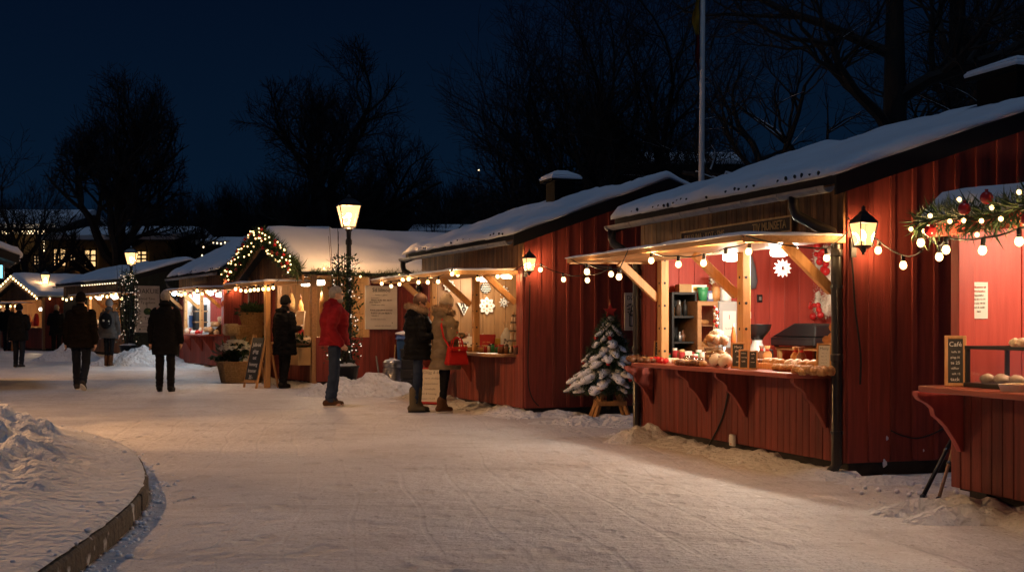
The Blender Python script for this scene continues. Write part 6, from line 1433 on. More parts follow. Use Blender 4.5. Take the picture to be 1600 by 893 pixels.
    # shoes
    for i in range(2):
        sm=MB(); an=ank[i]; ty=(toes[i] if toes else 0)
        s2=MB(); s2.T=Matrix.Scale(k,4); s2.capsule(V((0,-.05,-.03)),V((0,.13,-.045)),.052,.043,10); s2.capsule(V((0,-.03,-.02)),V((0,.03,.01)),.055,.05,10)
        if boots: s2.capsule(V((0,-.01,0)),V((0,-.005,boots)),.058,.068,12)
        me=remesh(s2,'shoe',M[shoes],.011*k,3,lambda p,n:V((p.x,p.y,max(p.z,-.072*k))))
        so_=link('shoe',me,t,an*k,(radians(ty),0,radians(rr.uniform(-9,9))))
        q=MB(); q.T=Matrix.Scale(k,4); out=[(.045*sin(a)*(1.0 if cos(a)>0 else .9),.045+.135*cos(a)) for a in [2*pi*j/18 for j in range(18)]]; q.prism(out,-.088,-.066,'z'); part(q,'sole',M['sole' if shoes in('sbrown','sneak') else 'sblack'],so_)
    # coat
    m=MB(); m.T=Matrix.Scale(k,4)
    hz=hem*1.78+0; hb=hz-base.z   # hem height relative to the hips
    fl=flare
    rings=[(hb,.222*W*fl,.172*fl,0),(hb+.01,.226*W*fl,.176*fl,0),(min(-.02,hb*.5),.222*W*(1+(fl-1)*.6),.16,0),(.08,.2*W*(.95 if belt else 1),.148,0),(.2,.18*W*(.9 if belt else 1),.145,.0),(.33,.195*W,.155,.0),(.43,.195*W,.145,-.0),(.505,.15*W,.108,-.005),(.545,.1*W,.085,-.005),(.57,.075,.075,0)]
    b=[];n=28
    for z,rx,ry,yy in rings:
        for j in range(n):
            a=2*pi*j/n; ca,sa=cos(a),sin(a); e=.8; x=rx*abs(ca)**e*(1 if ca>0 else -1); y=ry*depth*abs(sa)**e*(1 if sa>0 else -1); b.append(up(x,y+yy,z))
    fs=[]
    for i in range(len(rings)-1):
        for j in range(n): a=i*n+j; c=i*n+(j+1)%n; fs.append((a,c,c+n,a+n))
    fs+=[tuple(range(n-1,-1,-1)),tuple((len(rings)-1)*n+j for j in range(n))]; m.add(b,fs)
    for i in range(2):
        s0=sh[i]+V((.02*(1 if i==0 else -1),0,-.015)); m.capsule(s0,el[i],.088*W,.07*W,12); m.capsule(el[i],wr[i]-hn[i]*.0,.07*W,.052,12)
    m.capsule(up(0,-.01,.53),up(0,-.012,.59),.09,.082,12)
    if hood=='down': m.capsule(up(-.08,-.1,.55),up(.08,-.1,.55),.06,.06,10); m.capsule(up(-.05,-.125,.47),up(.05,-.125,.47),.05,.05,10)
    if hood and fur: m.capsule(up(-.07,-.09,.56),up(.07,-.09,.56),.08,.08,10); m.capsule(up(0,-.13,.42),up(0,-.13,.5),.06,.07,10)
    def coatd(p,nn):
        a=.016*fbm((p.x*5/k,p.y*5/k,p.z*10/k+foot[0]),1,3)+.006*nz((p.x*20,p.y*20,p.z*34),1)-.008*abs(nz((p.x*7+3,p.y*7,p.z*15)))
        if quilt: a+=.013*(abs(sin(p.z/k*pi/quilt))**.6-.6)
        return p+nn*a*k
    ct=link('coat',remesh(m,'coat',M[coat],.0125*k,2 if quilt else 3,coatd),t)
    if belt:
        q=MB(); z=.1; pts=[up(.178*W*cos(2*pi*j/24),.146*sin(2*pi*j/24),z)*k for j in range(25)]; q.tube(pts,.014*k,6,False); part(q,'belt',M[belt],ct)
    # collar / fur
    if fur:
        q=MB(); rg=random.Random(4); ringp=[]
        for j in range(25):
            a=2*pi*j/24; ringp.append(up(.115*cos(a),-.02+.125*sin(a),.575+.04*sin(a)*-1+.02)*k)
        needles=[]
        for _ in range(2600):
            s=rg.random()*24; i=int(s); p=ringp[i].lerp(ringp[i+1],s-i); d=V((rg.gauss(0,1),rg.gauss(0,1),rg.gauss(0,1))).normalized(); c=(p-up(0,-.02,.5)*k).normalized(); e=(d+c*.9).normalized(); w_=e.cross(d+V((.1,.2,.3))).normalized()*.005*k; p=p+d*.035*k
            L=.05*k*rg.uniform(.6,1.2); q.add([p-w_,p+w_,p+e*L],[(0,1,2)])
        q.tube(ringp,.045*k,8,False); part(q,'fur_trim',M['fur'],ct)
    elif not hood:
        q=MB(); pts=[up(.085*cos(2*pi*j/20),-.01+.085*sin(2*pi*j/20),.585)*k for j in range(21)]; q.tube(pts,.03*k,8,False); part(q,'collar',M[coat],ct,smooth=True)
    # hair / hat
    def cap(name,mat,z0,grow,zt=1.0,back=0,jit=0.,pom=False,parentp=None,frontcut=.07):
        q=MB(); nn,mm=20,12; vs=[];fs=[]
        for i in range(mm+1):
            th=pi*i/mm
            for j in range(nn):
                a=2*pi*j/nn; d=V((sin(th)*cos(a),sin(th)*sin(a),cos(th)))
                x,y,z=d.x*.082*grow,-.008+d.y*.1*grow-back*.012,.025+d.z*.105*grow*zt
                zmin=z0+(.055 if d.y>.25 else 0)*(1 if frontcut else 0)-(back*.035 if d.y<-.1 else 0)
                if z<zmin: z=zmin; 
                s=1+jit*noise.noise(V((x*30,y*30,z*30)))
                vs.append(HD(x*s,y*s,z*s if z>zmin else z)*k)
        for i in range(mm):
            for j in range(nn): a=i*nn+j; c=i*nn+(j+1)%nn; fs.append((a,a+nn,c+nn,c))
        q.add(vs,fs); h_=part(q,name,M[mat],t,smooth=True)
        return h_
    if hair: cap('hair',hair,-.03 if not female else -.06,1.03 if not female else 1.07,1.0,.6,.07)
    if hat:
        h_=cap('hat',hat,-.012,1.15,1.1,.8,.03,frontcut=.0)
        q=MB(); pts=[HD(.094*cos(2*pi*j/20),-.012+.113*sin(2*pi*j/20),.012+(.012 if sin(2*pi*j/20)>0 else -.006))*k for j in range(21)]; q.tube(pts,.009*k,8,False); part(q,'hat_brim',M[hat],h_,smooth=True)
    if beard:
        q=MB(); q.ball((0,0,0),1,12,8); q.v=[tuple(HD(v[0]*.062,.045+v[1]*.058,-.085+v[2]*.045)*k) for v in q.v]; part(q,'beard',M[beard],t,smooth=True)
    if glasses:
        q=MB()
        for sx in (-1,1):
            q.tube([HD(sx*.034+.022*cos(a),.1,.012+.016*sin(a))*k for a in [2*pi*j/12 for j in range(13)]],.003*k,5,False); q.tube([HD(sx*.056,.098,.015)*k,HD(sx*.084,.0,.016)*k],.003*k,5)
        q.tube([HD(-.012,.101,.015)*k,HD(.012,.101,.015)*k],.003*k,5); part(q,'glasses',M['black'],t)
    return t,k,dict(up=up,HD=HD,wr=wr,el=el,sh=sh,hn=hn,ank=ank,base=base)
r_=radians
# man in red
T1,k1,J1=person('man in a red hooded jacket and jeans with grey hair and glasses, facing the stalls',(517,635),190,r_(-78),'jred','jeans','sbrown',hair='hairgrey',hem=.505,hood='down',arms=('pocket','pocket'),glasses=True,beard='hairgrey',thighs=((2,-5),(-2,-9)),spread=.075,build=1.1,nod=2,depth=1.4)
# woman in black puffer
T2,k2,J2=person('woman in black puffer jacket, jeans and tall olive boots at the craft counter',(650,643),186,r_(-80),'jblack','jeans','solive',hair='hairbrown',hem=.44,hood='f',fur=True,quilt=.085,arms=('pocket','hold'),thighs=((3,-2),(-3,-6)),female=True,boots=.24,nod=32,build=1.14,spread=.06,depth=1.35)
# woman in khaki
T3,k3,J3=person('woman in khaki parka and beige knit hat with a red handbag at her hip',(691,644),184,r_(-58),'jkhaki','tblack','sbrown',hat='beige',hair='hairblond',hem=.36,hood='f',fur=True,quilt=.16,arms=('hold','bent'),thighs=((3,-3),(-4,-8)),female=True,boots=.1,nod=26,build=1.06,belt='jkhaki',spread=.06,flare=1.08,depth=1.3)
# man in black at the basket stall
T4,k4,J4=person('man in long black coat and black knit hat at the basket stall',(442,606),145,r_(-38),'cblack','tblack','sblack',hat='beanie',hair='hairgrey',hem=.36,hood='down',arms=('down','bent'),thighs=((4,-2),(-6,-10)),build=1.08,spread=.08)
T5,k5,J5=person('grey haired man in dark long coat walking alone in the middle of the lane',(258,611),159,r_(4),'cblack','tblack','sblack',hair='hairgrey',hem=.36,arms=('side','side'),thighs=((2,-1),(-2,-4)),build=1.03,spread=.1)
T6,k6,J6=person('man in a dark brown coat and jeans walking away with one shoe sole lifted',(125,609),154,r_(6),'cbrown','djeans','sneak' if 'sneak' in M else 'sblack',hat='cbrown',hem=.43,hood='down',arms=('side','back'),thighs=((14,4),(-4,-34)),toes=(0,-30),build=1.08,spread=.09)
T7,k7,J7=person('woman in a grey coat and pale knit hat with a small dark backpack walking away',(170,572),105,r_(-6),'cgrey','tblack','sbrown',hat='greyknit',hem=.42,arms=('down','side'),thighs=((3,-1),(-3,-5)),female=True,boots=.16,spread=.075,build=1.1,flare=1.1)
T8,k8,J8=person('person with fair hair in dark clothes beside the far red stall',(88,556),81,r_(10),'cblack','tblack','sblack',hair='hairblond',hem=.4,arms=('bent','down'),thighs=((3,-1),(-3,-5)),build=1.08)
T9,k9,J9=person('person in a dark hooded jacket and jeans walking away near the left edge',(29,574),100,r_(-4),'cblack','djeans','sneak' if 'sneak' in M else 'sblack',hat='beanie',hem=.42,hood='down',arms=('side','bent'),thighs=((5,0),(-5,-9)),build=1.14,spread=.1)
T10,k10,J10=person('person in black with a striped bag pattern, half hidden at the left edge' if False else 'person in dark coat half hidden behind the hooded walker at the left edge',(11,548),74,r_(0),'cblack','djeans','sblack',hat='cblack',hem=.42,arms=('down','down'),thighs=((6,0),(-6,-8)),build=1.15)
# ---- things they carry
W_=lambda T,p,k: T.matrix_basis@(p*k)
bpy.context.view_layer.update()
# red handbag: strap over shoulder of the khaki woman
pc=G(712,640); 
up=J3['up']; hip=W_(T3,up(.31,.03,-.07),k3); shp=W_(T3,up(-.02,.0,.585),k3)
t=thing('handbag','red leather shoulder handbag hanging at the hip of the woman in khaki','handbag',hip,r_(-62)); m=MB(); m.hexa([(-.075,-.17,-.13),(.075,-.17,-.13),(.075,.17,-.13),(-.075,.17,-.13),(-.05,-.125,.12),(.05,-.125,.12),(.05,.125,.12),(-.05,.125,.12)]); b_=part(m,'bag_body',M['bagred'],t,bevel=.02)
m=MB(); m.box(-.055,.08,-.13,.13,.06,.125); part(m,'flap',M['bagred'],t,bevel=.012); m=MB(); m.ball((.085,0,.08),.014,8,6); part(m,'clasp',M['gold'],t)
for s_ in (-1,1): m=MB(); m.tube([(s_*.03,-.08,.12),(s_*.03,-.06,.22),(s_*.03,0,.26),(s_*.03,.06,.22),(s_*.03,.08,.12)],.009,6); part(m,'handle',M['bagred'],t)
inv=(Matrix.Translation(hip)@Matrix.Rotation(r_(-62),4,'Z')).inverted()
lp=[inv@W_(T3,p,k3) for p in (up(-.09,.08,.535),up(-.02,.02,.585),up(.06,-.06,.56),up(.16,-.15,.38),up(.22,-.14,.2),up(.27,-.08,.07))]
m=MB(); m.tube([V((0,.1,.12))]+[V((-.03,.1,.2))]+lp+[V((0,-.12,.12))],.014,6); part(m,'shoulder_strap',M['bagred'],t,smooth=True)
# red cup in the hand of the woman in black
q=W_(T2,J2['wr'][1]+J2['hn'][1]*.11+V((-.02,0,0)),k2); t=thing('paper_cup','red paper cup held by the woman in the black puffer','cup',q-V((0,0,.05)),0); m=MB(); m.lathe([(.028,0),(.04,.1),(.037,.1),(.026,.01)],14); part(m,'cup_body',M['redmat'],t,smooth=True); m=MB(); m.lathe([(.042,.098),(.042,.108),(.036,.11)],14); part(m,'lid',M['white'],t)
# phone of the khaki woman, bag of the walking man, backpack
q=W_(T3,(J3['wr'][1]+J3['wr'][0])/2+J3['hn'][1]*.14,k3); t=thing('gift_packet','small white packet held in both hands by the woman in khaki','packet',q,r_(-60)); m=MB(); m.box(-.05,.05,-.035,.035,-.02,.02); part(m,'wrapping',M['white'],t,bevel=.006); m=MB(); m.box(-.008,.008,-.037,.037,-.022,.022); part(m,'ribbon',M['redmat'],t)
q=W_(T7,J7['up'](0,-.21,.28),k7); t=thing('backpack','small dark backpack with a pale buckle on the back of the woman in grey','backpack',q,r_(-6)); m=MB(); m.ball((0,0,0),1,16,10); m.v=[(v[0]*.17,v[1]*.1,v[2]*.21-(.02 if v[2]<0 else 0)) for v in m.v]; part(m,'pack',M['cblack'],t,smooth=True); m=MB(); m.ball((0,0,0),1,14,8); m.v=[(v[0]*.13,-.08+v[1]*.05,-.07+v[2]*.09) for v in m.v]; part(m,'front_pocket',M['cblack'],t,smooth=True)
m=MB(); m.box(-.02,.02,-.145,-.13,-.03,.02); part(m,'buckle',M['steel'],t); m=MB(); m.box(.1,.125,-.08,-.07,-.1,.0); part(m,'reflector',M['white'],t)
for s_ in (-1,1): m=MB(); m.tube([(s_*.06,-.02,.19),(s_*.1,.05,.28),(s_*.13,.14,.27),(s_*.15,.2,.16)],.018,6); part(m,'strap',M['sbrown'],t)
# ================================================================== Christmas tree, street lamps
def spruce(label,p,H,R,rz=0):
    t=thing('christmas_tree',label,'christmas tree',p,rz); rr=random.Random(12)
    z0=.42; m=MB(); m.tube([(0,0,.12),(0,0,H*.6),(0,0,H-.05)],[.045,.03,.01],8); part(m,'trunk',M['bark'],t)
    f=MB(); sn=[]; tips=[]
    L=15
    for i in range(L):
        u=i/(L-1); z=z0+(H-.22-z0)*u; r=R*(1-u)**.9+.07; nb=int(9-4*u)
        for j in range(nb):
            a=2*pi*(j+.5*(i%2)+rr.uniform(-.2,.2))/nb; rl=r*rr.uniform(.75,1.08); d=V((cos(a),sin(a),0))
            pts=[V((0,0,z+.05)),d*rl*.5+V((0,0,z+.02)),d*rl+V((0,0,z-.1*rl-.03))]
            needles_along(f,pts,.06,int(240*rl+50),.095,rr,.1)
            for q in (-1,1):
                s=Matrix.Rotation(q*.6,3,'Z')@d; b=d*rl*.45+V((0,0,z)); needles_along(f,[b,b+s*rl*.4+V((0,0,-.05))],.05,int(110*rl+20),.085,rr,.1)
            if rr.random()<.85: sn.append((pts,rl,a,u))
            tips.append(d*rl*.92+V((0,0,z-.1*rl)))
    part(f,'needles',M['needle'],t)
    for pts,rl,a,u in sn:                   # each cushion of snow on its own branch
        if len([c for c in t.children if c.name.startswith('snow_cushion')])>=98: break
        m=MB(); side=(pts[2]-pts[0]).cross(V((0,0,1))).normalized(); u0=rr.uniform(.2,.45); k_=6; w_=rr.uniform(.045,.085)*(.55+.8*rl/R); top=[];
        for k in range(k_+1):
            v=u0+(1.02-u0)*k/k_; p=(pts[0].lerp(pts[1],v*2) if v<.5 else pts[1].lerp(pts[2],v*2-1)); e=sin(pi*(.06+.88*k/k_))**.6*rr.uniform(.7,1.25)
            for q in range(7):
                a_=2*pi*q/7; jx=rr.uniform(.8,1.25); top.append(p+side*cos(a_)*w_*e*jx+V((0,0,.02+.55*w_*e*sin(a_)*jx)))
        m.add(top,[(k*7+q,k*7+(q+1)%7,(k+1)*7+(q+1)%7,(k+1)*7+q) for k in range(k_) for q in range(7)]+[tuple(range(6,-1,-1)),tuple(k_*7+q for q in range(7))])
        part(m,'snow_cushion',M['clump'],t,smooth=True)
    for k in range(16):
        p=rr.choice(tips); m=MB(); m.ball((0,0,0),.032,10,7); m.lathe([(.008,.028),(.008,.042)],6); part(m,'bauble',M['redball'],t,p+V((0,0,-.03)),smooth=True)
    m=MB(); pts=[]
    for k in range(10): a=pi*k/5; r_=.1 if k%2==0 else .042; pts.append((r_*sin(a),r_*cos(a)))
    m.prism(pts,-.018,.018,'y'); part(m,'star',M['redmat'],t,(0,-.03,H-.1)); m=MB(); m.lathe([(.03,H-.2),(.012,H-.05),(.004,H+.06)],8); part(m,'top_spire',M['dough'],t)
    for sx,sy in ((-1,-1),(1,-1),(1,1),(-1,1)): m=MB(); m.beam((sx*.24,sy*.2,-.02),(sx*.07,sy*.06,.46),.045,.05); part(m,'stand_leg',M['pine'],t)
    for sy in (-1,1): m=MB(); m.beam((-.2,sy*.155,.2),(.2,sy*.155,.2),.03,.06); part(m,'stand_rail',M['pine'],t)
    return t
gp_=G(953,652); spruce('snow covered Christmas tree with a red star on a wooden stand',gp_,(652-474)*gp_.y/F,.57,.1)
def drawT(p,W,H):
    m=MB(); m.tube([(-.2*W,-.014,.12*H),(-.2*W,-.014,.4*H),(-.12*W,-.014,.5*H),(-.1*W,-.014,.62*H),(.1*W,-.014,.62*H),(.12*W,-.014,.5*H),(.22*W,-.014,.4*H),(.22*W,-.014,.12*H),(-.2*W,-.014,.12*H)],.008,5)
    part(m,'drawn_jar',M['ink'],p); m=MB(); rr=random.Random(3)
    for k in range(26):
        a=rr.uniform(0,2*pi); q=rr.uniform(.12,.36); m.ball((q*cos(a)*W,-.012,(.58+q*.55*sin(a))*H),.012,6,4,0,(1.4,.2,.8))
    part(m,'drawn_leaves',M['ink'],p)
poster('white poster with a black drawn jar and leaves behind the Christmas tree',SB,975,1001,457,516,.045,[('DZIU',.16,0,.86,'ink')],draw=drawT)

def lamp_from_px(label,px,py_mid,base,power,s=1.):
    p=G(*base); H=CH+(HZ-py_mid)/F*p.y-p.z+.24; p.x=(px-800)/F*p.y; return street_lamp(label,p,H,power,s)
L1=lamp_from_px('glowing street lamp in front of the basket stall with leafy lights climbing its post',545,340,(545,609),46,1.12)
L2=lamp_from_px('glowing street lamp beside the dark green stall, wrapped in dark greenery',205,404,(205,562),13,1.0)
L3=lamp_from_px('small glowing street lamp far off above the red stall at the end of the row',71,436,(71,547),5,1.0)
L4=lamp_from_px('tiny distant street lamp glowing above the eave of the dark green stall',103,439,(103,540),8,.7)
def planter_shrub(label,p,H,R,seed,n,lights,dark=True):
    t=thing('potted_shrub',label,'potted plant',p,0); rr=random.Random(seed); m=MB(); m.lathe([(.2,0),(.26,.42),(.28,.42),(.28,.46),(.24,.46),(.22,.38),(.01,.36)],18); part(m,'pot',M['plastic'],t,smooth=True)
    m=MB(); m.ball((0,0,.44),.25,14,8,.25,(1,1,.3)); part(m,'pot_snow',M['clump'],t,smooth=True)
    m=MB()
    for k in range(9):
        a=rr.uniform(0,6.28); m.tube([(.08*cos(a),.08*sin(a),.4),(R*.6*cos(a),R*.6*sin(a),H*.5),(R*rr.uniform(.3,1.2)*cos(a),R*rr.uniform(.3,1.2)*sin(a),H*rr.uniform(.85,1.25))],[.018,.012,.004],5)
    for k in range(60):
        a=rr.uniform(0,6.28); z=rr.uniform(.6,H); b=V((R*.4*cos(a),R*.4*sin(a),z)); m.tube([b,b+V((cos(a)*.22,sin(a)*.22,rr.uniform(-.05,.2)))],[.006,.002],3)
    part(m,'stems',M['bark'],t)
    m=MB()
    for k in range(n):
        z=.5+(H-.5)*rr.random()**.9; a=rr.uniform(0,6.28); r=R*sqrt(rr.random())*(1-.45*(z/H)**2); leaves(m,(r*cos(a),r*sin(a),z),.04,.04,.03,1,.085,rr,.2)
    part(m,'foliage',M['leaf'],t); lm=MB(); lm.ball((0,0,0),.012,6,4); me=lm.mesh('fairy_light',M['fairyt'],True)
    for k in range(lights):
        z=.55+(H-.6)*rr.random(); a=rr.uniform(0,6.28); r=R*rr.uniform(.5,1)*(1-.35*(z/H)**2); link('fairy_light',me,t,(r*cos(a),r*sin(a),z))
    return t
planter_shrub('tall leafy shrub with tiny lights climbing the street lamp by the man in red',V((L1.location.x-.05,L1.location.y-.25,L1.location.z)),2.45,.36,3,1500,80)
planter_shrub('leafy shrub with tiny lights at the lamp post by the dark green stall',V((L2.location.x,L2.location.y-.3,L2.location.z)),2.7,.42,5,1300,80)
# lamps of the square that stand outside the picture
street_lamp('street lamp of the square standing to the left of the picture on the plaza',V((-7.6,13.8,.12)),3.7,OFFL,hood=True)
street_lamp('street lamp of the square standing behind and left of the viewer',V((-5.5,-1.5,.1)),4.2,OFFB,hood=True)
street_lamp('street lamp of the square further left along the lane',V((-13.5,27,.1)),3.9,OFFL*.45,hood=True)
# ================================================================== trees
def bare_tree(name,label,p,H,R,seed,trunk_r,split=.28,stems=1,levels=5,group=None,lean=0,twigs=1.,spread=1.,snow=False,zc=.6,rmin=.006):
    """leafless tree: limbs fork until they reach a rounded crown envelope"""
    rr=random.Random(seed); tr=MB(); cr=MB(); sn=[]; C=V((0,0,H*zc)); rz_=H*(1-zc); lob=rr.uniform(0,9)
    def env(q):
        d=q-C; u=d.z/(rz_ if d.z>0 else H*(zc-.12)); r=sqrt(d.x*d.x+d.y*d.y)/R; a=atan2(d.y,d.x)
        return sqrt(u*u+r*r)*(1+.16*noise.noise(V((cos(a)*1.7+lob,sin(a)*1.7,u*2.2))))
    def grow(p,d,L,r,lev):
        n=4 if lev<3 else 2; pts=[p]; rs=[r]; q=p; dd=d; out=False
        for i in range(n):
            c=(q-C); c.z*=.3
            dd=(dd+V((rr.gauss(0,.2),rr.gauss(0,.2),rr.gauss(.05,.13)))).normalized(); q=q+dd*L/n; pts.append(q); rs.append(max(rmin,r*(1-.5*(i+1)/n)))
            if env(q)>1: out=True; break
        cr.tube(pts,rs,6 if lev<2 else (4 if lev<4 else 3),False)
        if snow and lev<4 and abs(dd.z)<.6 and rr.random()<.5 and len(sn)<90: q_=MB(); q_.tube([a+V((0,0,b*.75)) for a,b in zip(pts,rs)],[b*.55 for b in rs],4); sn.append(q_)
        if lev>=levels: return
        k=(6,5,5,5,4,4)[lev]; k=max(2,int(k*twigs+.5)) if lev>=2 else k
        if out: k=max(2,k-2)
        m=len(pts)-1
        for j in range(k):
            u=rr.uniform(.25,1) if j else 1
            idx=min(m-1,int(u*m)); a=pts[idx].lerp(pts[idx+1],u*m-idx)
            if env(a)>1.06: continue
            ang=abs(rr.gauss(.7 if j else .22,.2))*spread; ax=Matrix.Rotation(rr.uniform(0,6.28),3,dd)@dd.orthogonal().normalized()
            nd=(Matrix.Rotation(ang,3,ax)@dd+V((0,0,.12 if lev<3 else -.05))).normalized()
            grow(a,nd,L*rr.uniform(.5,.72),max(rmin,rs[idx]*rr.uniform(.45,.65)),lev+1)
    for s in range(stems):
        a=6.28*s/max(1,stems)+.4; d=V((cos(a)*.3*(stems>1)+lean,sin(a)*.3*(stems>1),1)).normalized()
        r0=trunk_r/(stems**.5); tp=[V((0,0,0)),d*H*split*.5,d*H*split,d*H*min(.85,split*1.9)]
        tr.tube([V((0,0,-.5)),V((0,0,.1))]+tp[1:],[r0*1.5,r0*1.15,r0*.95,r0*.85,r0*.4],10,False)
        nl=9 if stems==1 else 6
        for j in range(nl):
            b=2.4*j+rr.random()*.6; el=(1.25-.95*j/nl)*spread+rr.gauss(0,.08); u=.15+1.8*j/nl
            nd=(d*cos(el)+V((cos(b),sin(b),0))*sin(el)).normalized(); q=tp[1].lerp(tp[2],min(1,u)) if u<1 else tp[2].lerp(tp[3],u-1)
            grow(q,nd,max(R*.75,H*.28)*rr.uniform(.8,1.1),r0*rr.uniform(.5,.75)*(1.1-.4*j/nl),0)
    t=thing(name,label,'tree',p,0,group); part(tr,'trunk',M['bark'],t,smooth=True); part(cr,'crown',M['twig'],t)
    for q_ in sn: part(q_,'branch_snow',M['snow'],t)
    t['full_height']=H; return t
def at_px(px,Y,py_top): return V(((px-800)/F*Y,Y,hillz((px-800)/F*Y,Y))), None
def hillz(x,y):
    a=gz(y)
    k=sstep(62,112,y+.18*x); return a+k*(11.0+2.6*nz((x*.02,y*.02,3))+1.2*nz((x*.06,y*.06,5)))*(.35+.65*sstep(-62,-15,x))
def tree_px(name,label,px,Y,top,half_px,seed,tr,**kw):
    x=(px-800)/F*Y; z=hillz(x,Y)-.1; H=CH+(HZ-top)/F*Y-z; return bare_tree(name,label,V((x,Y,z)),H,half_px/F*Y,seed,tr,rmin=.00014*Y,**kw)
# hill
def hf(u,v):
    y=58+130*v; x=-150+330*u; return (x,y,hillz(x,y)-.25*(1-sstep(58,62,y)))
M['hill']=mk('wooded slope',(.022,.017,.013),(.035,.028,.022),.35,.95,.6,1.5,c3=(.3,.3,.32),c3scale=.16,c3cut=(.66,.7))
grid('hill',120,60,hf,M['hill'],'struct')
t2=tree_px('linden_tree','broad rounded bare tree standing alone against the sky left of centre',518,62,62,150,71,.42,split=.3,levels=4,twigs=1.35,zc=.57)
t1=tree_px('linden_tree','tall bare tree over the dark green stall left of the broad rounded one',186,54.5,104,102,43,.4,split=.3,levels=4,twigs=1.35,zc=.57)
t3=tree_px('oak_tree','huge wide bare tree with several stems behind the middle stall',955,44,-150,265,8,.52,split=.2,stems=4,levels=4,twigs=.95,snow=True,zc=.5)
t4=tree_px('oak_tree','massive dark trunked bare tree rising out of the picture behind the large stall',1398,27,-330,330,12,.3,split=.42,levels=4,twigs=1.,spread=1.2,snow=True,zc=.6)
t5=tree_px('oak_tree','slimmer dark bare tree to the right of the massive trunk',1492,33,-190,210,31,.25,split=.5,levels=4,twigs=.7,snow=True,zc=.62)
t6=tree_px('bare_tree','low wide bare tree at the left edge behind the lit windows',40,55,190,85,33,.25,split=.22,levels=4,twigs=.8)
t7=tree_px('bare_tree','bare tree filling the gap between the two rounded trees',285,58,222,62,35,.2,split=.2,levels=4,twigs=.8)
t8=tree_px('bare_tree','bare tree with spreading crown at the right edge of the picture',1585,38,-120,170,37,.3,split=.3,levels=4,twigs=.7)
t9=tree_px('bare_tree','lower bare tree between the huge tree and the massive trunk',1165,52,170,80,39,.2,split=.2,levels=4,twigs=.8)
t10=tree_px('bare_tree','bare tree low on the slope left of the huge tree',690,70,236,70,41,.22,split=.2,levels=4,twigs=.8)
rr=random.Random(77); srcs=[t6,t7,t9,t10]
HS={s.name:s['full_height'] for s in srcs}
for k in range(52):
    px=rr.uniform(-60,1500); Y=rr.uniform(70,125); 
    if k<24: px=rr.uniform(290,860); Y=rr.uniform(60,100)
    Y=max(Y,82) if px<285 else Y; x=(px-800)/F*Y; s=rr.choice(srcs); top=rr.uniform(258,330) if 300<px<900 else rr.uniform(230,330); z=hillz(x,Y)-.2
    Hs=HS[s.name]; H=max(3.,CH+(HZ-top)/F*Y-z); f=H/Hs
    c=dup(s,V((x,Y,z)),rr.uniform(0,6),'bare tree in the dark wooded slope behind the stalls','trees on the dark slope',(s.scale[0]*f*rr.uniform(.9,1.3),s.scale[1]*f*1.1,s.scale[2]*f))
    c.name='bare_tree'
# undergrowth on the slope, uncountable
bush=MB(); rb=random.Random(4)
for k in range(2600):
    px=rb.uniform(-120,1700); Y=rb.uniform(60,110); x=(px-800)/F*Y; z=hillz(x,Y); h=rb.uniform(1.5,4.2)
    if px<285 and Y<80: continue
    if Y<64: h*=.6
    for j in range(5):
        d=V((rb.gauss(0,.5),rb.gauss(0,.3),1)).normalized(); b=V((x+rb.gauss(0,.7),Y,z-.1)); w_=rb.uniform(.02,.06); e=b+d*h
        bush.add([b-V((w_,0,0)),b+V((w_,0,0)),e],[(0,1,2)])
        for q in range(4):
            u=rb.uniform(.3,.9); p_=b.lerp(e,u); dd=(d+V((rb.gauss(0,.7),rb.gauss(0,.4),.1))).normalized()*h*.35; bush.add([p_-V((.015,0,.01)),p_+V((.015,0,.01)),p_+dd],[(0,1,2)])
o=part(bush,'undergrowth',M['twig'],None); o['kind']='stuff'; o['label']='dark leafless undergrowth covering the slope behind the stalls'
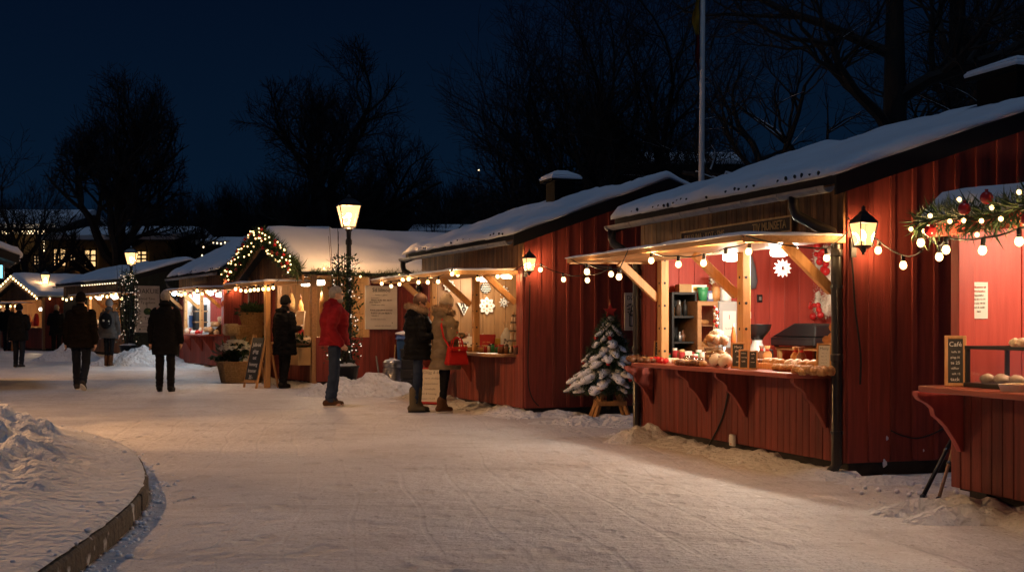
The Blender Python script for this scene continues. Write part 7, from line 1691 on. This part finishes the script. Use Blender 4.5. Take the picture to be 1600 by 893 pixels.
# ================================================================== far buildings
def far_house(label,px0,px1,Y,ybase,yeave,yridge,mat,wins=(),name='house',lit='window',chim=(),depth=9.,gable=False):
    x0=(px0-800)/F*Y; x1=(px1-800)/F*Y; zb=min(0,hillz(x0,Y))-1; ze=CH+(HZ-yeave)/F*Y; zr=CH+(HZ-yridge)/F*Y
    t=thing(name,label,'building',V(((x0+x1)/2,Y,0)),0); W=x1-x0
    m=MB(); m.box(-W/2,W/2,0,depth,zb,ze); part(m,'wall',M[mat],t)
    m=MB()
    if gable: m.prism([(-W/2-.4,ze),(W/2+.4,ze),(0,zr)],-.5,depth+.4,'y')
    else: m.prism([(-.5,ze),(depth+.5,ze),(depth/2,zr)],-W/2-.4,W/2+.4,'x')
    rf=part(m,'roof',M['tile'],t)
    m=MB()
    if gable:
        for s_ in (-1,1): m.hexa([(s_*(W/2+.45),-.55,ze+.02),(0,-.55,zr+.02),(0,depth+.45,zr+.02),(s_*(W/2+.45),depth+.45,ze+.02),(s_*(W/2+.45),-.55,ze+.22),(0,-.55,zr+.25),(0,depth+.45,zr+.25),(s_*(W/2+.45),depth+.45,ze+.22)])
    else:
        for a,b in ((-.55,depth/2),(depth+.55,depth/2)): m.hexa([(-W/2-.45,a,ze+.02),(W/2+.45,a,ze+.02),(W/2+.45,b,zr+.02),(-W/2-.45,b,zr+.02),(-W/2-.45,a,ze+.22),(W/2+.45,a,ze+.22),(W/2+.45,b,zr+.25),(-W/2-.45,b,zr+.25)])
    part(m,'roof_snow',M['snow'],rf)
    for (a,b,c,d,mt) in wins:
        xa,xb=(a-800)/F*Y-(x0+x1)/2,(b-800)/F*Y-(x0+x1)/2; za,zb_=CH+(HZ-d)/F*Y,CH+(HZ-c)/F*Y
        m=MB(); m.box(xa,xb,-.03,-.005,za,zb_); w_=part(m,'window',M[mt],t); m=MB(); bw_=.07
        for u in (0,.5,1): xx=xa+(xb-xa)*u; m.box(xx-bw_/2,xx+bw_/2,-.07,-.031,za-.06,zb_+.06)
        for u in (0,.36,.68,1): zz=za+(zb_-za)*u; m.box(xa+.036,(xa+xb)/2-.036,-.065,-.031,zz-bw_/2,zz+bw_/2); m.box((xa+xb)/2+.036,xb-.036,-.065,-.031,zz-bw_/2,zz+bw_/2)
        part(m,'window_frame',M['blackmat'],w_)
    for (px,top) in chim:
        xx=(px-800)/F*Y-(x0+x1)/2; zt=CH+(HZ-top)/F*Y; m=MB(); m.box(xx-.45,xx+.45,depth*.35,depth*.35+.9,ze,zt); c=part(m,'chimney',M['cap'],rf); m=MB(); m.box(xx-.55,xx+.55,depth*.35-.1,depth*.35+1,zt+.002,zt+.25); part(m,'chimney_snow',M['snow'],rf,bevel=.08)
    return t
far_house('ochre house with lit windows and light chains along its eave at the left edge',-60,82,58,560,358,322,'ochre',[(4,24,387,416,'window'),(53,63,399,414,'windim'),(-40,-20,388,416,'window')])
far_house('long pale building with dim lit windows behind the bare trees',84,262,57,560,376,350,'ochre',[(84,104,388,416,'window'),(132,151,390,417,'window'),(212,230,392,411,'window'),(110,119,396,414,'windim'),(176,186,392,412,'windim')])
Y=57.8; e0=lambda px,py: V(((px-800)/F*Y,Y-.75,CH+(HZ-py)/F*Y))
string_lights('light chain along the eave and down the corner of the ochre house',[[e0(-10+4.6*k,361) for k in range(20)],[e0(78,361+5*k) for k in range(7)],[e0(-8+4.6*k,364.5) for k in range(19)]],.034,'light chains on far buildings',ends=False,emis='fairyd',sock=False)
far_house('dark low house with a snowy chimney behind the basket stall',468,545,52,560,384,366,'blackmat',chim=((484,357),),gable=True,depth=6)
far_house('dark roofed house behind the middle stall with a snowy ridge',655,735,60,560,368,352,'blackmat',depth=5)
far_house('dark house with a snowy roof high on the slope behind the flagpole',1000,1150,78,480,258,232,'blackmat',depth=7)
far_house('dark house behind the cold lit stall with a chain of lights on its eave',300,400,60,560,384,368,'blackmat',chim=((240,400),) if False else ())
Y=58; e1=lambda px,py: V(((px-800)/F*Y,Y,CH+(HZ-py)/F*Y))
string_lights('chain of small lights along the dark house eave left of the garland gable',[[e1(*q) for q in ((315,378),(318,384),(316,397))],[e1(333+6.2*k,377+(k%3)*.8) for k in range(10)]],.034,'light chains on far buildings',ends=False,emis='fairyd',sock=False)
lo=atY(748,266,90); t=thing('distant_lamp','single small white light high on the dark wooded slope','lamp',lo); m=MB(); m.ball((0,0,0),.06,8,6); part(m,'glowing_globe',M['fairyd'],t); m=MB(); m.tube([(0,0,-.1),(0,0,-4)],.05,6); part(m,'pole',M['black'],t)
# flagpole with limp flag
fy=24.; fp=V(((1096-800)/F*fy,fy,0)); t=thing('flagpole','white flagpole behind the large stall','flagpole',fp); m=MB(); m.tube([(0,0,-.2),(0,0,4),(.05,0,10.2)],[.065,.055,.035],12); part(m,'pole',M['white'],t,smooth=True); m=MB(); m.ball((.05,0,10.25),.07,10,7); part(m,'finial',M['gold'],t,smooth=True)
M['flagy']=cloth('yellow flag cloth',(.4,.24,.03)); M['flagr']=cloth('red flag cloth',(.2,.02,.02))
zt=CH+(HZ+60)/F*fy; zb=CH+(HZ-112)/F*fy
t=thing('flag','limp red and yellow flag hanging down the top of the flagpole','flag',V((fp.x,fy-.03,zb)))
for (u0,u1,mt) in ((0,.33,'flagr'),(.33,.68,'flagy'),(.68,1,'flagr')):
    m=MB(); n=14
    for j in range(n+1):
        u=u0+(u1-u0)*j/n; z=(zt-zb)*u; wd=.13*(1-.75*(1-min(1,u/.25)))*(.8+.3*sin(u*17)); 
        for q,(yy,f) in enumerate(((0,-.01),(-.05,.35),(.03,.7),(-.03,1))): m.v.append((-.045-wd*f,yy+.02*sin(u*23+q),z))
    for j in range(n):
        for q in range(3): a=j*4+q; m.f.append((a,a+1,a+5,a+4)); m.m.append(0)
    part(m,'stripe',M[mt],t,smooth=True)
o=part(clods,'snow_clods',M['clump'],None,smooth=True); o['kind']='stuff'; o['label']='loose clods of snow along the kerb and the walls'

bpy.data.scenes.remove(BK)

import re as _re
for o_ in bpy.data.objects:
    l_=o_.get('label')
    if l_ and not 4<=len(_re.findall(r"[A-Za-z0-9'-]+",l_))<=16: print('LABEL',o_.name,len(_re.findall(r"[A-Za-z0-9'-]+",l_)),l_)
